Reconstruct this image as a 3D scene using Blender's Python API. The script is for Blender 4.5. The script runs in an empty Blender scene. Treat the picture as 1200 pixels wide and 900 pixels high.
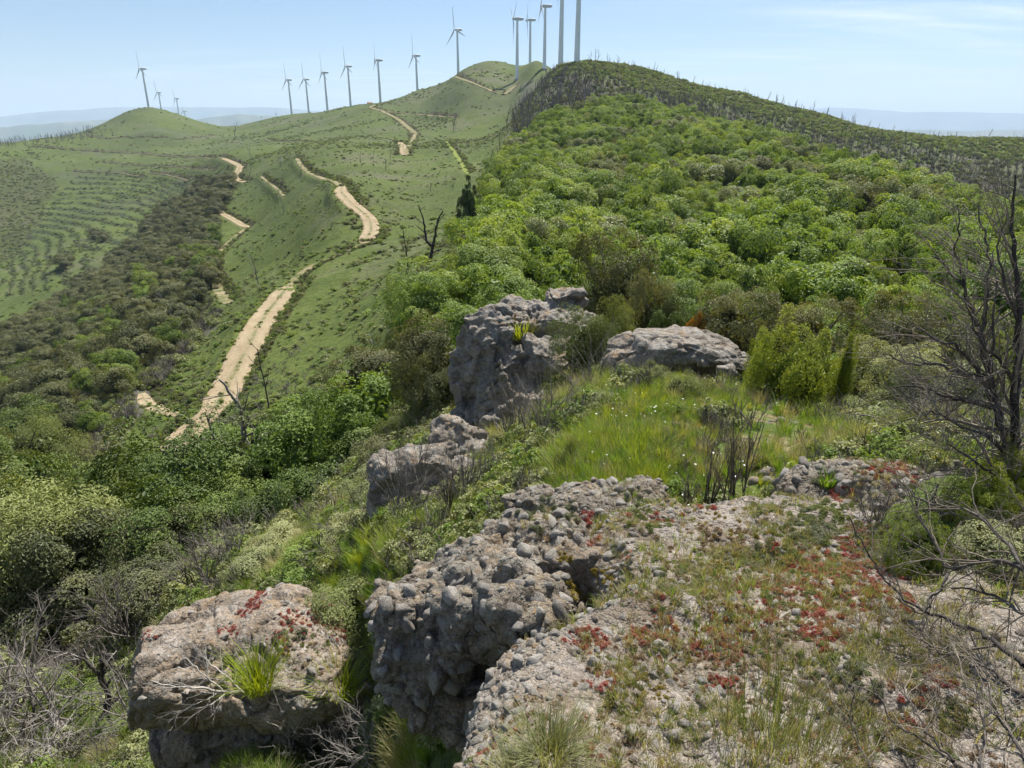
import bpy, bmesh, math, random
import numpy as np
from mathutils import Vector, Matrix, Euler

# ------------------------------------------------------------------ camera, sky, sun, exposure
SC = bpy.context.scene
COL = SC.collection
F = 790.0                      # focal length in pixels of the 1200 x 900 photograph
PITCH = math.radians(20.5)
cam_d = bpy.data.cameras.new('camera')
cam_d.sensor_width = 36.0
cam_d.lens = F / 1200.0 * 36.0
cam_d.clip_start = 0.05
cam_d.clip_end = 120000.0
cam = bpy.data.objects.new('camera', cam_d)
COL.objects.link(cam)
cam.location = (0, 0, 0)       # eye level is z = 0
cam.rotation_euler = (math.pi / 2 - PITCH, 0, 0)
SC.camera = cam

SUN_AZ = math.radians(24.0)    # to the right of the view direction
SUN_EL = math.radians(56.0)
world = bpy.data.worlds.new('World')
SC.world = world
world.use_nodes = True
wn = world.node_tree
wn.nodes.clear()
w_out = wn.nodes.new('ShaderNodeOutputWorld')
w_bg = wn.nodes.new('ShaderNodeBackground')
w_sky = wn.nodes.new('ShaderNodeTexSky')
w_sky.sky_type = 'NISHITA'
w_sky.sun_disc = False
w_sky.sun_elevation = SUN_EL
w_sky.sun_rotation = SUN_AZ
w_sky.altitude = 600
w_sky.air_density = 1.0
w_sky.dust_density = 0.5
w_sky.ozone_density = 3.0
w_bg.inputs['Strength'].default_value = 0.060
# thin cirrus streaks over the whole sky, projected on a high plane
w_tc = wn.nodes.new('ShaderNodeTexCoord')
w_sep = wn.nodes.new('ShaderNodeSeparateXYZ')
w_mx = wn.nodes.new('ShaderNodeMath'); w_mx.operation = 'MAXIMUM'; w_mx.inputs[1].default_value = 0.03
w_add = wn.nodes.new('ShaderNodeMath'); w_add.operation = 'ADD'; w_add.inputs[1].default_value = 0.06
w_comb = wn.nodes.new('ShaderNodeCombineXYZ')
w_dx = wn.nodes.new('ShaderNodeMath'); w_dx.operation = 'DIVIDE'
w_dy = wn.nodes.new('ShaderNodeMath'); w_dy.operation = 'DIVIDE'
wl = wn.links.new
wl(w_tc.outputs['Generated'], w_sep.inputs[0])
wl(w_sep.outputs['Z'], w_mx.inputs[0]); wl(w_mx.outputs[0], w_add.inputs[0])
wl(w_sep.outputs['X'], w_dx.inputs[0]); wl(w_add.outputs[0], w_dx.inputs[1])
wl(w_sep.outputs['Y'], w_dy.inputs[0]); wl(w_add.outputs[0], w_dy.inputs[1])
wl(w_dx.outputs[0], w_comb.inputs[0]); wl(w_dy.outputs[0], w_comb.inputs[1])
w_map = wn.nodes.new('ShaderNodeMapping')
w_map.inputs['Rotation'].default_value = (0, 0, math.radians(-8))
w_map.inputs['Scale'].default_value = (0.34, 1.25, 1)
w_map.inputs['Location'].default_value = (3.1, 0.2, 0)
w_n1 = wn.nodes.new('ShaderNodeTexNoise'); w_n1.inputs['Scale'].default_value = 1.6
w_n1.inputs['Detail'].default_value = 9; w_n1.inputs['Roughness'].default_value = 0.62; w_n1.inputs['Distortion'].default_value = 0.5
w_n2 = wn.nodes.new('ShaderNodeTexNoise'); w_n2.inputs['Scale'].default_value = 0.16; w_n2.inputs['Detail'].default_value = 2
w_map2 = wn.nodes.new('ShaderNodeMapping'); w_map2.inputs['Location'].default_value = (8.4, 5.6, 0)
w_r1 = wn.nodes.new('ShaderNodeValToRGB'); w_r1.color_ramp.elements[0].position = 0.44; w_r1.color_ramp.elements[1].position = 0.70
w_r2 = wn.nodes.new('ShaderNodeValToRGB'); w_r2.color_ramp.elements[0].position = 0.44; w_r2.color_ramp.elements[1].position = 0.62
w_mul = wn.nodes.new('ShaderNodeMath'); w_mul.operation = 'MULTIPLY'
w_mul2 = wn.nodes.new('ShaderNodeMath'); w_mul2.operation = 'MULTIPLY'; w_mul2.inputs[1].default_value = 0.62
w_mix = wn.nodes.new('ShaderNodeMix'); w_mix.data_type = 'RGBA'
wl(w_comb.outputs[0], w_map.inputs[0]); wl(w_map.outputs[0], w_n1.inputs['Vector'])
wl(w_comb.outputs[0], w_map2.inputs[0]); wl(w_map2.outputs[0], w_n2.inputs['Vector'])
wl(w_n1.outputs['Fac'], w_r1.inputs[0]); wl(w_n2.outputs['Fac'], w_r2.inputs[0])
wl(w_r1.outputs[0], w_mul.inputs[0]); wl(w_r2.outputs[0], w_mul.inputs[1])
wl(w_mul.outputs[0], w_mul2.inputs[0]); wl(w_mul2.outputs[0], w_mix.inputs['Factor'])
wl(w_sky.outputs[0], w_mix.inputs['A'])
w_mix.inputs['B'].default_value = (10.0, 10.4, 11.0, 1)
wl(w_mix.outputs['Result'], w_bg.inputs['Color'])
wl(w_bg.outputs[0], w_out.inputs['Surface'])

sun_d = bpy.data.lights.new('sun', 'SUN')
sun_d.energy = 5.0
sun_d.angle = math.radians(0.53)
sun_d.color = (1.0, 0.955, 0.88)
sun = bpy.data.objects.new('sun', sun_d)
COL.objects.link(sun)
SUN_DIR = Vector((math.sin(SUN_AZ) * math.cos(SUN_EL), math.cos(SUN_AZ) * math.cos(SUN_EL), math.sin(SUN_EL)))
sun.rotation_euler = (-SUN_DIR).to_track_quat('-Z', 'Y').to_euler()
sun.location = SUN_DIR * 300

SC.view_settings.view_transform = 'Standard'
SC.view_settings.look = 'None'
SC.view_settings.exposure = 1.0
SC.view_settings.gamma = 1.0
SC.view_settings.use_curve_mapping = False
SC.render.engine = 'CYCLES'
SC.cycles.use_denoising = True
SC.cycles.max_bounces = 5
SC.cycles.diffuse_bounces = 2
SC.cycles.glossy_bounces = 2
SC.cycles.transmission_bounces = 3
SC.cycles.volume_bounces = 1
SC.cycles.use_adaptive_sampling = True
SC.cycles.adaptive_threshold = 0.02

# ------------------------------------------------------------------ helpers
RNG = np.random.default_rng(11)
random.seed(11)

def ray(px, py):
    """pixel of the photograph -> azimuth (from +Y, to the right), slope dz/drho"""
    dx = (np.asarray(px, float) - 600) / F
    dy = -(np.asarray(py, float) - 450) / F
    X = dx
    Y = math.cos(PITCH) + dy * math.sin(PITCH)
    Z = -math.sin(PITCH) + dy * math.cos(PITCH)
    h = np.hypot(X, Y)
    return np.arctan2(X, Y), Z / h

def at(px, py, rho):
    a, e = ray(px, py)
    return Vector((float(np.sin(a) * rho), float(np.cos(a) * rho), float(e * rho)))

def project(x, y, z):
    cz = y * math.cos(PITCH) - z * math.sin(PITCH)
    cu = y * math.sin(PITCH) + z * math.cos(PITCH)
    ok = cz > 0.02
    cz = np.where(ok, cz, 0.02)
    px = np.where(ok, 600 + F * x / cz, -9999)
    py = np.where(ok, 450 - F * cu / cz, -9999)
    return px, py

def _h(ix, iy, iz, seed):
    n = (ix.astype(np.int64) * 374761393 + iy.astype(np.int64) * 668265263 + iz.astype(np.int64) * 1442695041 + seed * 974711) & 0xFFFFFFFF
    n = ((n ^ (n >> 13)) * 1274126177) & 0xFFFFFFFF
    n = n ^ (n >> 16)
    n = (n * 2246822519) & 0xFFFFFFFF
    return ((n ^ (n >> 15)) & 0xFFFFFF) / float(0xFFFFFF)

def vnoise(x, y, z, seed=0):
    x = np.asarray(x, float); y = np.asarray(y, float); z = np.asarray(z, float) + np.zeros_like(x)
    fx, fy, fz = np.floor(x), np.floor(y), np.floor(z)
    tx, ty, tz = x - fx, y - fy, z - fz
    tx = tx * tx * (3 - 2 * tx); ty = ty * ty * (3 - 2 * ty); tz = tz * tz * (3 - 2 * tz)
    r = 0
    for i in (0, 1):
        for j in (0, 1):
            for k in (0, 1):
                w = (tx if i else 1 - tx) * (ty if j else 1 - ty) * (tz if k else 1 - tz)
                r = r + w * _h(fx + i, fy + j, fz + k, seed)
    return r * 2 - 1

def fbm(x, y, z=0.0, octv=4, seed=0, gain=0.5, lac=2.03):
    r = 0; a = 1; s = 0
    for o in range(octv):
        r = r + a * vnoise(x, y, np.asarray(z) + np.zeros_like(x), seed + o * 17)
        s += a; a *= gain
        x = x * lac + 3.7; y = y * lac - 1.3; z = np.asarray(z) * lac + 5.1
    return r / s

def sstep(a, b, x):
    t = np.clip((np.asarray(x, float) - a) / (b - a), 0, 1)
    return t * t * (3 - 2 * t)

def inpoly(px, py, poly):
    px = np.asarray(px, float); py = np.asarray(py, float)
    c = np.zeros(px.shape, bool)
    n = len(poly)
    for i in range(n):
        x1, y1 = poly[i]; x2, y2 = poly[(i + 1) % n]
        if y1 == y2:
            continue
        t = ((y1 > py) != (y2 > py)) & (px < (x2 - x1) * (py - y1) / (y2 - y1) + x1)
        c ^= t
    return c

def mk_mesh(name, V, faces, mats=None, smooth=True, mat_idx=None, attrs=None):
    """faces: list of int arrays (M,k)"""
    V = np.asarray(V, np.float32)
    if not isinstance(faces, list):
        faces = [faces]
    faces = [np.asarray(f, np.int32) for f in faces if len(f)]
    me = bpy.data.meshes.new(name)
    nl = sum(f.size for f in faces); npoly = sum(len(f) for f in faces)
    me.vertices.add(len(V)); me.vertices.foreach_set('co', V.ravel())
    me.loops.add(nl); me.polygons.add(npoly)
    li = np.concatenate([f.ravel() for f in faces])
    tot = np.concatenate([np.full(len(f), f.shape[1], np.int32) for f in faces])
    st = np.concatenate([[0], np.cumsum(tot)[:-1]]).astype(np.int32)
    me.loops.foreach_set('vertex_index', li)
    me.polygons.foreach_set('loop_start', st)
    me.polygons.foreach_set('loop_total', tot)
    me.polygons.foreach_set('use_smooth', np.full(npoly, smooth))
    for m in (mats or []):
        me.materials.append(m)
    if mat_idx is not None:
        me.polygons.foreach_set('material_index', np.asarray(mat_idx, np.int32))
    for k, (dom, typ, arr) in (attrs or {}).items():
        a = me.attributes.new(k, typ, dom)
        a.data.foreach_set('color' if typ == 'FLOAT_COLOR' else ('vector' if typ == 'FLOAT_VECTOR' else 'value'), np.asarray(arr, np.int32 if typ == 'INT' else np.float32).ravel())
    me.update(calc_edges=True)
    return me

def link(name, data, parent=None, loc=None, rot=None, scl=None):
    o = bpy.data.objects.new(name, data)
    COL.objects.link(o)
    if parent is not None:
        o.parent = parent
    if loc is not None: o.location = loc
    if rot is not None: o.rotation_euler = rot
    if scl is not None: o.scale = scl if hasattr(scl, '__len__') else (scl,) * 3
    return o

def tag(o, label=None, cat=None, group=None, kind=None):
    if label: o['label'] = label
    if cat: o['category'] = cat
    if group: o['group'] = group
    if kind: o['kind'] = kind
    return o

def thing(name, label, cat, loc=(0, 0, 0), group=None, rz=0.0, scl=None):
    o = link(name, None, loc=loc, rot=(0, 0, rz), scl=scl)
    o.empty_display_size = 0.2
    return tag(o, label, cat, group)

# --- materials
class NT:
    def __init__(self, name):
        self.m = bpy.data.materials.new(name)
        self.m.use_nodes = True
        self.t = self.m.node_tree
        self.t.nodes.clear()
        self.out = self.t.nodes.new('ShaderNodeOutputMaterial')
    def n(self, typ, ins=None, **props):
        nd = self.t.nodes.new(typ)
        for k, v in props.items():
            setattr(nd, k, v)
        for k, v in (ins or {}).items():
            s = nd.inputs[k]
            if isinstance(v, bpy.types.NodeSocket):
                self.t.links.new(v, s)
            else:
                s.default_value = v
        return nd
    def coord(self, kind='Object'):
        return self.n('ShaderNodeTexCoord').outputs[kind]
    def noise(self, vec, scale, detail=4, rough=0.55, dist=0.0):
        return self.n('ShaderNodeTexNoise', {'Vector': vec, 'Scale': scale, 'Detail': detail, 'Roughness': rough, 'Distortion': dist}).outputs['Fac']
    def ramp(self, fac, stops, interp='LINEAR'):
        nd = self.n('ShaderNodeValToRGB', {'Fac': fac})
        cr = nd.color_ramp; cr.interpolation = interp
        while len(cr.elements) < len(stops):
            cr.elements.new(0.5)
        for e, (p, c) in zip(cr.elements, stops):
            e.position = p
            e.color = (c[0], c[1], c[2], 1) if hasattr(c, '__len__') else (c, c, c, 1)
        return nd.outputs['Color']
    def mix(self, fac, a, b, blend='MIX'):
        nd = self.n('ShaderNodeMix', data_type='RGBA', blend_type=blend)
        for s, v in ((nd.inputs['Factor'], fac), (nd.inputs['A'], a), (nd.inputs['B'], b)):
            if isinstance(v, bpy.types.NodeSocket): self.t.links.new(v, s)
            else: s.default_value = v if not hasattr(v, '__len__') else (v[0], v[1], v[2], 1)
        return nd.outputs['Result']
    def math(self, op, a, b=0.0):
        nd = self.n('ShaderNodeMath', operation=op)
        for s, v in ((nd.inputs[0], a), (nd.inputs[1], b)):
            if isinstance(v, bpy.types.NodeSocket): self.t.links.new(v, s)
            else: s.default_value = v
        return nd.outputs[0]
    def attr(self, name, out='Fac'):
        return self.n('ShaderNodeAttribute', attribute_name=name).outputs[out]
    def bump(self, h, strength=0.5, dist=0.05, normal=None):
        ins = {'Height': h, 'Strength': strength, 'Distance': dist}
        if normal is not None: ins['Normal'] = normal
        return self.n('ShaderNodeBump', ins).outputs[0]
    def surf(self, color, rough=0.9, normal=None, spec=0.2, metallic=0.0):
        ins = {'Base Color': color if isinstance(color, bpy.types.NodeSocket) else (*color, 1), 'Roughness': rough, 'Specular IOR Level': spec, 'Metallic': metallic}
        if normal is not None: ins['Normal'] = normal
        b = self.n('ShaderNodeBsdfPrincipled', ins)
        self.t.links.new(b.outputs[0], self.out.inputs['Surface'])
        return self.m

def leaf_mat(name, c1, c2, c3=None, trans=0.35, rough=0.55, spec=0.25, vary=0.35):
    """thin leaf: diffuse + translucent; tint from the face attribute 'v' and the object's own random value"""
    k = NT(name)
    v = k.attr('v')
    oi = k.n('ShaderNodeObjectInfo').outputs['Random']
    f = k.math('ADD', k.math('MULTIPLY', v, 1 - vary), k.math('MULTIPLY', oi, vary))
    stops = [(0.1, c1), (0.9, c2)] if c3 is None else [(0.05, c1), (0.5, c2), (0.95, c3)]
    col = k.ramp(f, stops)
    p = k.n('ShaderNodeBsdfPrincipled', {'Base Color': col, 'Roughness': rough, 'Specular IOR Level': spec})
    tcol = k.mix(1.0, col, (1.25, 1.15, 0.45), 'MULTIPLY')
    t = k.n('ShaderNodeBsdfTranslucent', {'Color': tcol})
    mx = k.n('ShaderNodeMixShader', {0: trans, 1: p.outputs[0], 2: t.outputs[0]})
    k.t.links.new(mx.outputs[0], k.out.inputs['Surface'])
    return k.m
# ------------------------------------------------------------------ terrain: heights fitted through survey points
CP = []
def cp(px, py, rho, h=0.0):
    a, e = ray(px, py)
    CP.append((float(a), math.log(rho), float(e) - h / rho))

SKYLINE = [(-300, 185, 900), (-150, 172, 900), (0, 166, 950), (60, 161, 950), (100, 156, 960), (125, 143, 1000), (150, 130, 1040), (174, 124, 1080),
           (197, 129, 1060), (225, 139, 1060), (268, 149, 1120), (300, 143, 1120), (330, 136, 1110), (350, 133, 1090), (382, 131, 985), (410, 124, 950),
           (444, 122, 865), (490, 103, 790), (540, 82, 740), (580, 71, 700), (625, 66, 660), (655, 71, 445), (676, 73, 395), (740, 77, 420), (800, 92, 440),
           (870, 108, 455), (900, 118, 460), (960, 130, 465), (1050, 152, 470), (1130, 158, 475), (1200, 161, 480), (1400, 172, 480)]
for p in SKYLINE:
    cp(*p)
    a, e = ray(p[0], p[1])
    CP.append((float(a), math.log(p[2] * 1.35), float(e) - 0.03))
    CP.append((float(a), math.log(max(p[2] * 2.2, 1900)), float(e) - 0.075))
# knolls behind the left hill that carry small far turbines
for p in [(537, 92, 800), (489, 119, 865), (621, 85, 770), (190, 134, 1550), (211, 142, 1750), (219, 150, 1950), (307, 143, 2800), (325, 144, 2800), (346, 146, 2800), (291, 149, 3000)]:
    cp(*p)
for p in [
    # wind-farm hill and grassy spine
    (605, 95, 645), (637, 77, 626), (600, 120, 560), (592, 150, 420), (580, 190, 250), (570, 230, 140), (556, 292, 72),
    (500, 130, 640), (450, 160, 450), (480, 200, 270), (500, 250, 150), (450, 300, 105), (400, 350, 85), (350, 420, 66), (300, 470, 56),
    (530, 137, 560), (470, 175, 340), (435, 127, 700), (540, 110, 600), (523, 167, 350), (547, 200, 220),
    # main dirt road
    (230, 503, 62), (267, 453, 72), (300, 387, 86), (337, 337, 106), (423, 283, 125), (437, 267, 134), (413, 240, 150), (398, 222, 166),
    (420, 440, 45), (480, 380, 38), (520, 330, 45), (440, 480, 25), (400, 550, 21), (300, 600, 23), (200, 640, 25), (100, 700, 25), (30, 720, 23),
    (120, 868, 11.5), (20, 880, 13), (-100, 800, 14), (300, 660, 13), (220, 720, 12), (250, 880, 7.2), (420, 610, 10), (400, 720, 6.7), (425, 800, 5.7), (440, 690, 5.6), (450, 630, 7),
    (520, 600, 7.3), (565, 580, 6.6), (560, 540, 9.6), (600, 520, 9.6), (480, 890, 3.4), (430, 880, 5.0),
    (500, 530, 12.5), (450, 520, 17), (690, 450, 10.5), (640, 510, 7.6), (700, 560, 5.2), (800, 520, 6), (900, 560, 5.2), (800, 450, 8.8), (900, 480, 8), (1000, 510, 7),
    (1100, 490, 8), (1190, 570, 5.5), (1000, 600, 4.4), (1150, 650, 3.6),
    # valley and slopes on the left
    (160, 560, 54), (100, 610, 46), (30, 600, 52), (10, 650, 34), (200, 570, 42), (250, 535, 48),
    (90, 520, 75), (170, 445, 94), (240, 380, 120), (265, 330, 170), (247, 308, 205), (290, 267, 290), (252, 240, 340), (270, 207, 430), (263, 187, 490),
    (340, 300, 145), (300, 330, 140), (330, 245, 250), (390, 212, 220), (350, 187, 340), (320, 170, 520), (400, 165, 430), (430, 145, 600), (380, 150, 680),
    (300, 160, 820), (220, 162, 880), (150, 160, 900), (90, 175, 850), (100, 280, 450), (60, 322, 370), (180, 240, 520), (100, 210, 680), (200, 190, 680), (30, 190, 800), (0, 260, 580),
    (0, 335, 420), (100, 345, 300), (-200, 300, 500), (-300, 450, 150), (-300, 620, 40), (-300, 850, 14),
    # burnt face and the far right flank
    (650, 105, 340), (625, 140, 290), (690, 95, 340), (760, 105, 340), (830, 125, 350), (900, 148, 345), (960, 165, 340), (1050, 185, 340), (1150, 205, 340), (1200, 225, 320), (1400, 240, 320),
]:
    cp(*p)
for p in [  # wooded slope: the canopy is seen, the ground is h below it
    (60, 450, 115, 3), (30, 520, 80, 3), (60, 382, 215, 3), (130, 330, 270, 2.5), (200, 270, 350, 2.5), (250, 217, 430, 2), (0, 430, 180, 3),
    (620, 335, 26, 2.5), (620, 290, 45, 3), (640, 240, 80, 3.2), (640, 200, 130, 3.2), (640, 165, 200, 3.2), (700, 127, 265, 3),
    (720, 370, 17, 2), (800, 375, 17, 2), (800, 330, 30, 2.6), (800, 290, 50, 3), (800, 240, 85, 3.2), (800, 200, 125, 3.2), (760, 135, 245, 3.2), (830, 152, 215, 3.2), (900, 165, 205, 3.2),
    (1000, 400, 16, 2), (1000, 350, 28, 2.6), (1000, 300, 48, 3), (1000, 250, 85, 3.2), (1000, 200, 165, 3.2),
    (1150, 400, 14, 2), (1150, 340, 28, 2.6), (1150, 290, 60, 3), (1150, 255, 110, 3.2), (1120, 230, 150, 3.2), (1200, 258, 130, 3.2), (1400, 300, 110, 3.2), (1500, 500, 8, 0), (1500, 380, 25, 2)]:
    cp(*p)
for p in [(1000, 215, 225, 6), (1100, 245, 210, 8), (1200, 275, 190, 8), (900, 180, 262, 4)]:   # dip behind the wood's edge
    cp(*p)
# ground under the rock ledge the photographer stands on
for a_, r_, z_ in [(-0.1, 0.4, -1.95), (0.3, 0.4, -1.95), (0.6, 0.4, -1.95), (0.0, 1.4, -2.35), (0.25, 1.4, -2.15), (0.55, 1.5, -2.1), (0.8, 1.6, -2.1), (0.2, 2.6, -2.5), (0.5, 2.6, -2.4), (0.75, 2.8, -2.35), (0.1, 3.6, -2.75), (0.4, 3.8, -2.7),
                   (-0.35, 0.8, -2.6), (-0.7, 0.8, -2.8), (-0.3, 1.6, -3.4), (-0.7, 2.0, -4.2), (-0.1, 2.2, -3.1), (-0.5, 4.2, -4.8), (-0.75, 6, -6.5)]:
    CP.append((a_, math.log(r_), z_ / r_))

CPA = np.array(CP)
AS = 4.0
def _tps_fit(P, v, lam):
    n = len(P)
    d2 = ((P[:, None] - P[None]) ** 2).sum(-1)
    K = np.where(d2 > 1e-14, 0.5 * d2 * np.log(np.maximum(d2, 1e-14)), 0) + lam * np.eye(n)
    Q = np.hstack([np.ones((n, 1)), P])
    A = np.zeros((n + 3, n + 3)); A[:n, :n] = K; A[:n, n:] = Q; A[n:, :n] = Q.T
    s = np.linalg.solve(A, np.concatenate([v, np.zeros(3)]))
    return s
_P = np.column_stack([CPA[:, 0] * AS, CPA[:, 1]])
_S = _tps_fit(_P, CPA[:, 2], 0.004)
def tps(a, lr):
    q = np.column_stack([np.ravel(a) * AS, np.ravel(lr)])
    out = np.empty(len(q))
    for i in range(0, len(q), 40000):
        b = q[i:i + 40000]
        d2 = (b ** 2).sum(1)[:, None] + (_P ** 2).sum(1)[None] - 2 * b @ _P.T
        np.maximum(d2, 1e-12, out=d2)
        out[i:i + 40000] = (0.5 * d2 * np.log(d2)) @ _S[:-3] + _S[-3] + b @ _S[-2:]
    return out.reshape(np.shape(a))

AZ = np.concatenate([np.linspace(-math.pi, -0.86, 36)[:-1], np.linspace(-0.86, 0.86, 570), np.linspace(0.86, math.pi, 36)[1:]])
LR = np.concatenate([np.linspace(math.log(0.3), math.log(40), 180)[:-1], np.linspace(math.log(40), math.log(1150), 410)[:-1],
                     np.linspace(math.log(1150), math.log(3300), 60)[:-1], np.linspace(math.log(3300), math.log(60000), 26)])
RHO = np.exp(LR)
ga, gl = np.meshgrid(AZ, LR, indexing='ij')
gr = np.exp(gl)
E0 = tps(np.clip(ga, -0.9, 0.9), np.minimum(gl, math.log(3300)))
GZ = E0 * np.minimum(gr, 3300)
back = -1.95 - 0.35 * gr ** 0.9
back = np.maximum(back, -420)
wb = sstep(0.9, 1.6, np.abs(ga))
GZ = GZ * (1 - wb) + back * wb
wf = sstep(math.log(2600), math.log(5200), gl)
plain = -430 + 60 * fbm(np.sin(ga) * gr / 4000, np.cos(ga) * gr / 4000, octv=3, seed=5)
GZ = GZ * (1 - wf) + plain * wf
GX = np.sin(ga) * gr; GY = np.cos(ga) * gr
# relief at several scales, fading in with distance so that near ground stays as surveyed
GZ += 0.10 * sstep(4, 14, gr) * fbm(GX / 1.3, GY / 1.3, octv=2, seed=1)
GZ += 0.55 * sstep(14, 60, gr) * fbm(GX / 7, GY / 7, octv=3, seed=2)
GZ += 1.6 * sstep(50, 140, gr) * (1 - wf) * fbm(GX / 32, GY / 32, octv=3, seed=3)
GZ += 4.5 * sstep(200, 500, gr) * (1 - sstep(640, 740, gr) * 0.7) * (1 - wf) * -np.abs(fbm(GX / 150, GY / 150, octv=3, seed=4)) + 0.0
GZ += 30.0 * sstep(1500, 2500, gr) * (1 - sstep(2550, 2700, gr)) * fbm(GX / 600, GY / 600, octv=3, seed=6) * 0.0

_lrn = len(LR)
def grid_sample(G, a, rho):
    fi = np.interp(a, AZ, np.arange(len(AZ)))
    fj = np.interp(np.log(rho), LR, np.arange(_lrn))
    i = np.clip(fi.astype(int), 0, len(AZ) - 2); j = np.clip(fj.astype(int), 0, _lrn - 2)
    u = fi - i; v = fj - j
    return (G[i, j] * (1 - u) * (1 - v) + G[i + 1, j] * u * (1 - v) + G[i, j + 1] * (1 - u) * v + G[i + 1, j + 1] * u * v)

def gz(x, y):
    x = np.asarray(x, float); y = np.asarray(y, float)
    return grid_sample(GZ, np.arctan2(x, y), np.maximum(np.hypot(x, y), 0.31))

def hit(px, py, rmin=1.0, rmax=3200.0):
    """first point of the ground seen along a pixel's ray"""
    a, e = ray(px, py)
    a = float(a); e = float(e)
    rr = np.exp(np.linspace(math.log(rmin), math.log(rmax), 1400))
    d = grid_sample(GZ, np.full(rr.shape, a), rr) - e * rr
    k = np.argmax(d >= 0)
    if d[k] < 0:
        return None
    r = rr[k] if k == 0 else rr[k - 1] + (rr[k] - rr[k - 1]) * (-d[k - 1]) / (d[k] - d[k - 1] + 1e-12)
    return np.array([math.sin(a) * r, math.cos(a) * r, e * r])

# ------------------------------------------------------------------ dirt tracks cut into the slopes
TRACKS = [  # name, label-free structure; pixels, half width (m), kind
    ('dirt_road', [(196, 528), (212, 516), (230, 503), (253, 480), (267, 453), (283, 420), (300, 387), (320, 357), (338, 336)], 2.0, 0),
    ('dirt_road', [(426, 285), (436, 270), (433, 256), (414, 240), (399, 225), (401, 219)], 1.9, 0),
    ('dirt_track', [(166, 461), (169, 470), (186, 482), (211, 488)], 1.1, 0),
    ('dirt_track', [(146, 533), (165, 526), (188, 519)], 1.2, 0),
    ('dirt_track', [(469, 167), (473, 174), (474, 182)], 2.2, 0),
    ('dirt_track', [(432, 126), (447, 130), (467, 140), (487, 157)], 2.2, 1),
    ('dirt_track', [(452, 131), (470, 133), (490, 134), (531, 138)], 2.0, 1),
    ('dirt_track', [(533, 90), (553, 97), (577, 107)], 2.2, 1),
    ('dirt_track', [(348, 186), (352, 193), (362, 203), (378, 209), (394, 214)], 1.2, 1),
    ('dirt_track', [(262, 186), (272, 190), (282, 195), (279, 201), (273, 207), (279, 211), (288, 214)], 2.2, 0),
    ('dirt_track', [(253, 239), (252, 244), (263, 252), (276, 259), (290, 267)], 1.9, 0),
    ('dirt_track', [(306, 207), (316, 215), (328, 223), (333, 230)], 1.0, 1),
    ('dirt_track', [(248, 306), (246, 316), (250, 328), (258, 342), (267, 356)], 1.4, 1),
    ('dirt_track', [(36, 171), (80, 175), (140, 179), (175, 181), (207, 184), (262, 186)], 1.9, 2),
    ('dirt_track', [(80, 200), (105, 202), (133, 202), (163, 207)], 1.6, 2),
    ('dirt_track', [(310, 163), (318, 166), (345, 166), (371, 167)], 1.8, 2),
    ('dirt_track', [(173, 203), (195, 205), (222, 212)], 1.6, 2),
    ('dirt_track', [(338, 336), (352, 322), (372, 310), (400, 297), (426, 285)], 0.8, 1),
    ('dirt_track', [(401, 219), (398, 216), (392, 213)], 1.3, 1),
    ('dirt_track', [(474, 182), (480, 170), (487, 157)], 1.4, 1),
    ('dirt_track', [(250, 306), (262, 290), (278, 276), (290, 267)], 1.1, 1),
    ('dirt_track', [(253, 239), (262, 226), (276, 217), (288, 214)], 1.3, 1),
    ('dirt_track', [(560, 100), (575, 107), (590, 112), (604, 100)], 1.6, 1),
    ('dirt_track', [(433, 126), (440, 123), (452, 121)], 2.0, 0),
    ('dirt_track', [(120, 190), (160, 194), (205, 196), (250, 200)], 1.3, 2),
    ('dirt_track', [(100, 160), (130, 163), (170, 160), (215, 163), (255, 158)], 1.3, 2),
    ('dirt_track', [(523, 166), (532, 178), (541, 192), (548, 204)], 1.0, 3),
]
def resample(pts, step):
    pts = np.array(pts)
    d = np.concatenate([[0], np.cumsum(np.hypot(*(np.diff(pts[:, :2], axis=0).T)))])
    n = max(6, int(d[-1] / step))
    t = np.linspace(0, d[-1], n)
    out = np.column_stack([np.interp(t, d, pts[:, k]) for k in range(3)])
    for _ in range(max(2, n // 25)):
        out[1:-1] = (out[:-2] + 2 * out[1:-1] + out[2:]) / 4
    return out
TRK = []
for name, pix, hw, kind in TRACKS:
    dense = []
    for (x1, y1), (x2, y2) in zip(pix[:-1], pix[1:]):
        for t in np.linspace(0, 1, 6, endpoint=False):
            dense.append((x1 + (x2 - x1) * t, y1 + (y2 - y1) * t))
    dense.append(pix[-1])
    pts = [hit(*p, rmin=20) for p in dense]
    pts = [p for p in pts if p is not None]
    # drop jumps over hidden ground
    keep = [pts[0]]
    for p in pts[1:]:
        if abs(math.log(math.hypot(*p[:2]) / math.hypot(*keep[-1][:2]))) < 0.25:
            keep.append(p)
    c = resample(keep, 0.9 if kind == 0 and hw > 1.9 and pix[0][1] > 250 else 2.0)
    zz = gz(c[:, 0], c[:, 1])
    for _ in range(12):
        zz[1:-1] = (zz[:-2] + 2 * zz[1:-1] + zz[2:]) / 4
    c[:, 2] = zz
    TRK.append((name, c, hw, kind))
M_TRACK = np.zeros(GZ.shape); M_BANK = np.zeros(GZ.shape)
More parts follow.
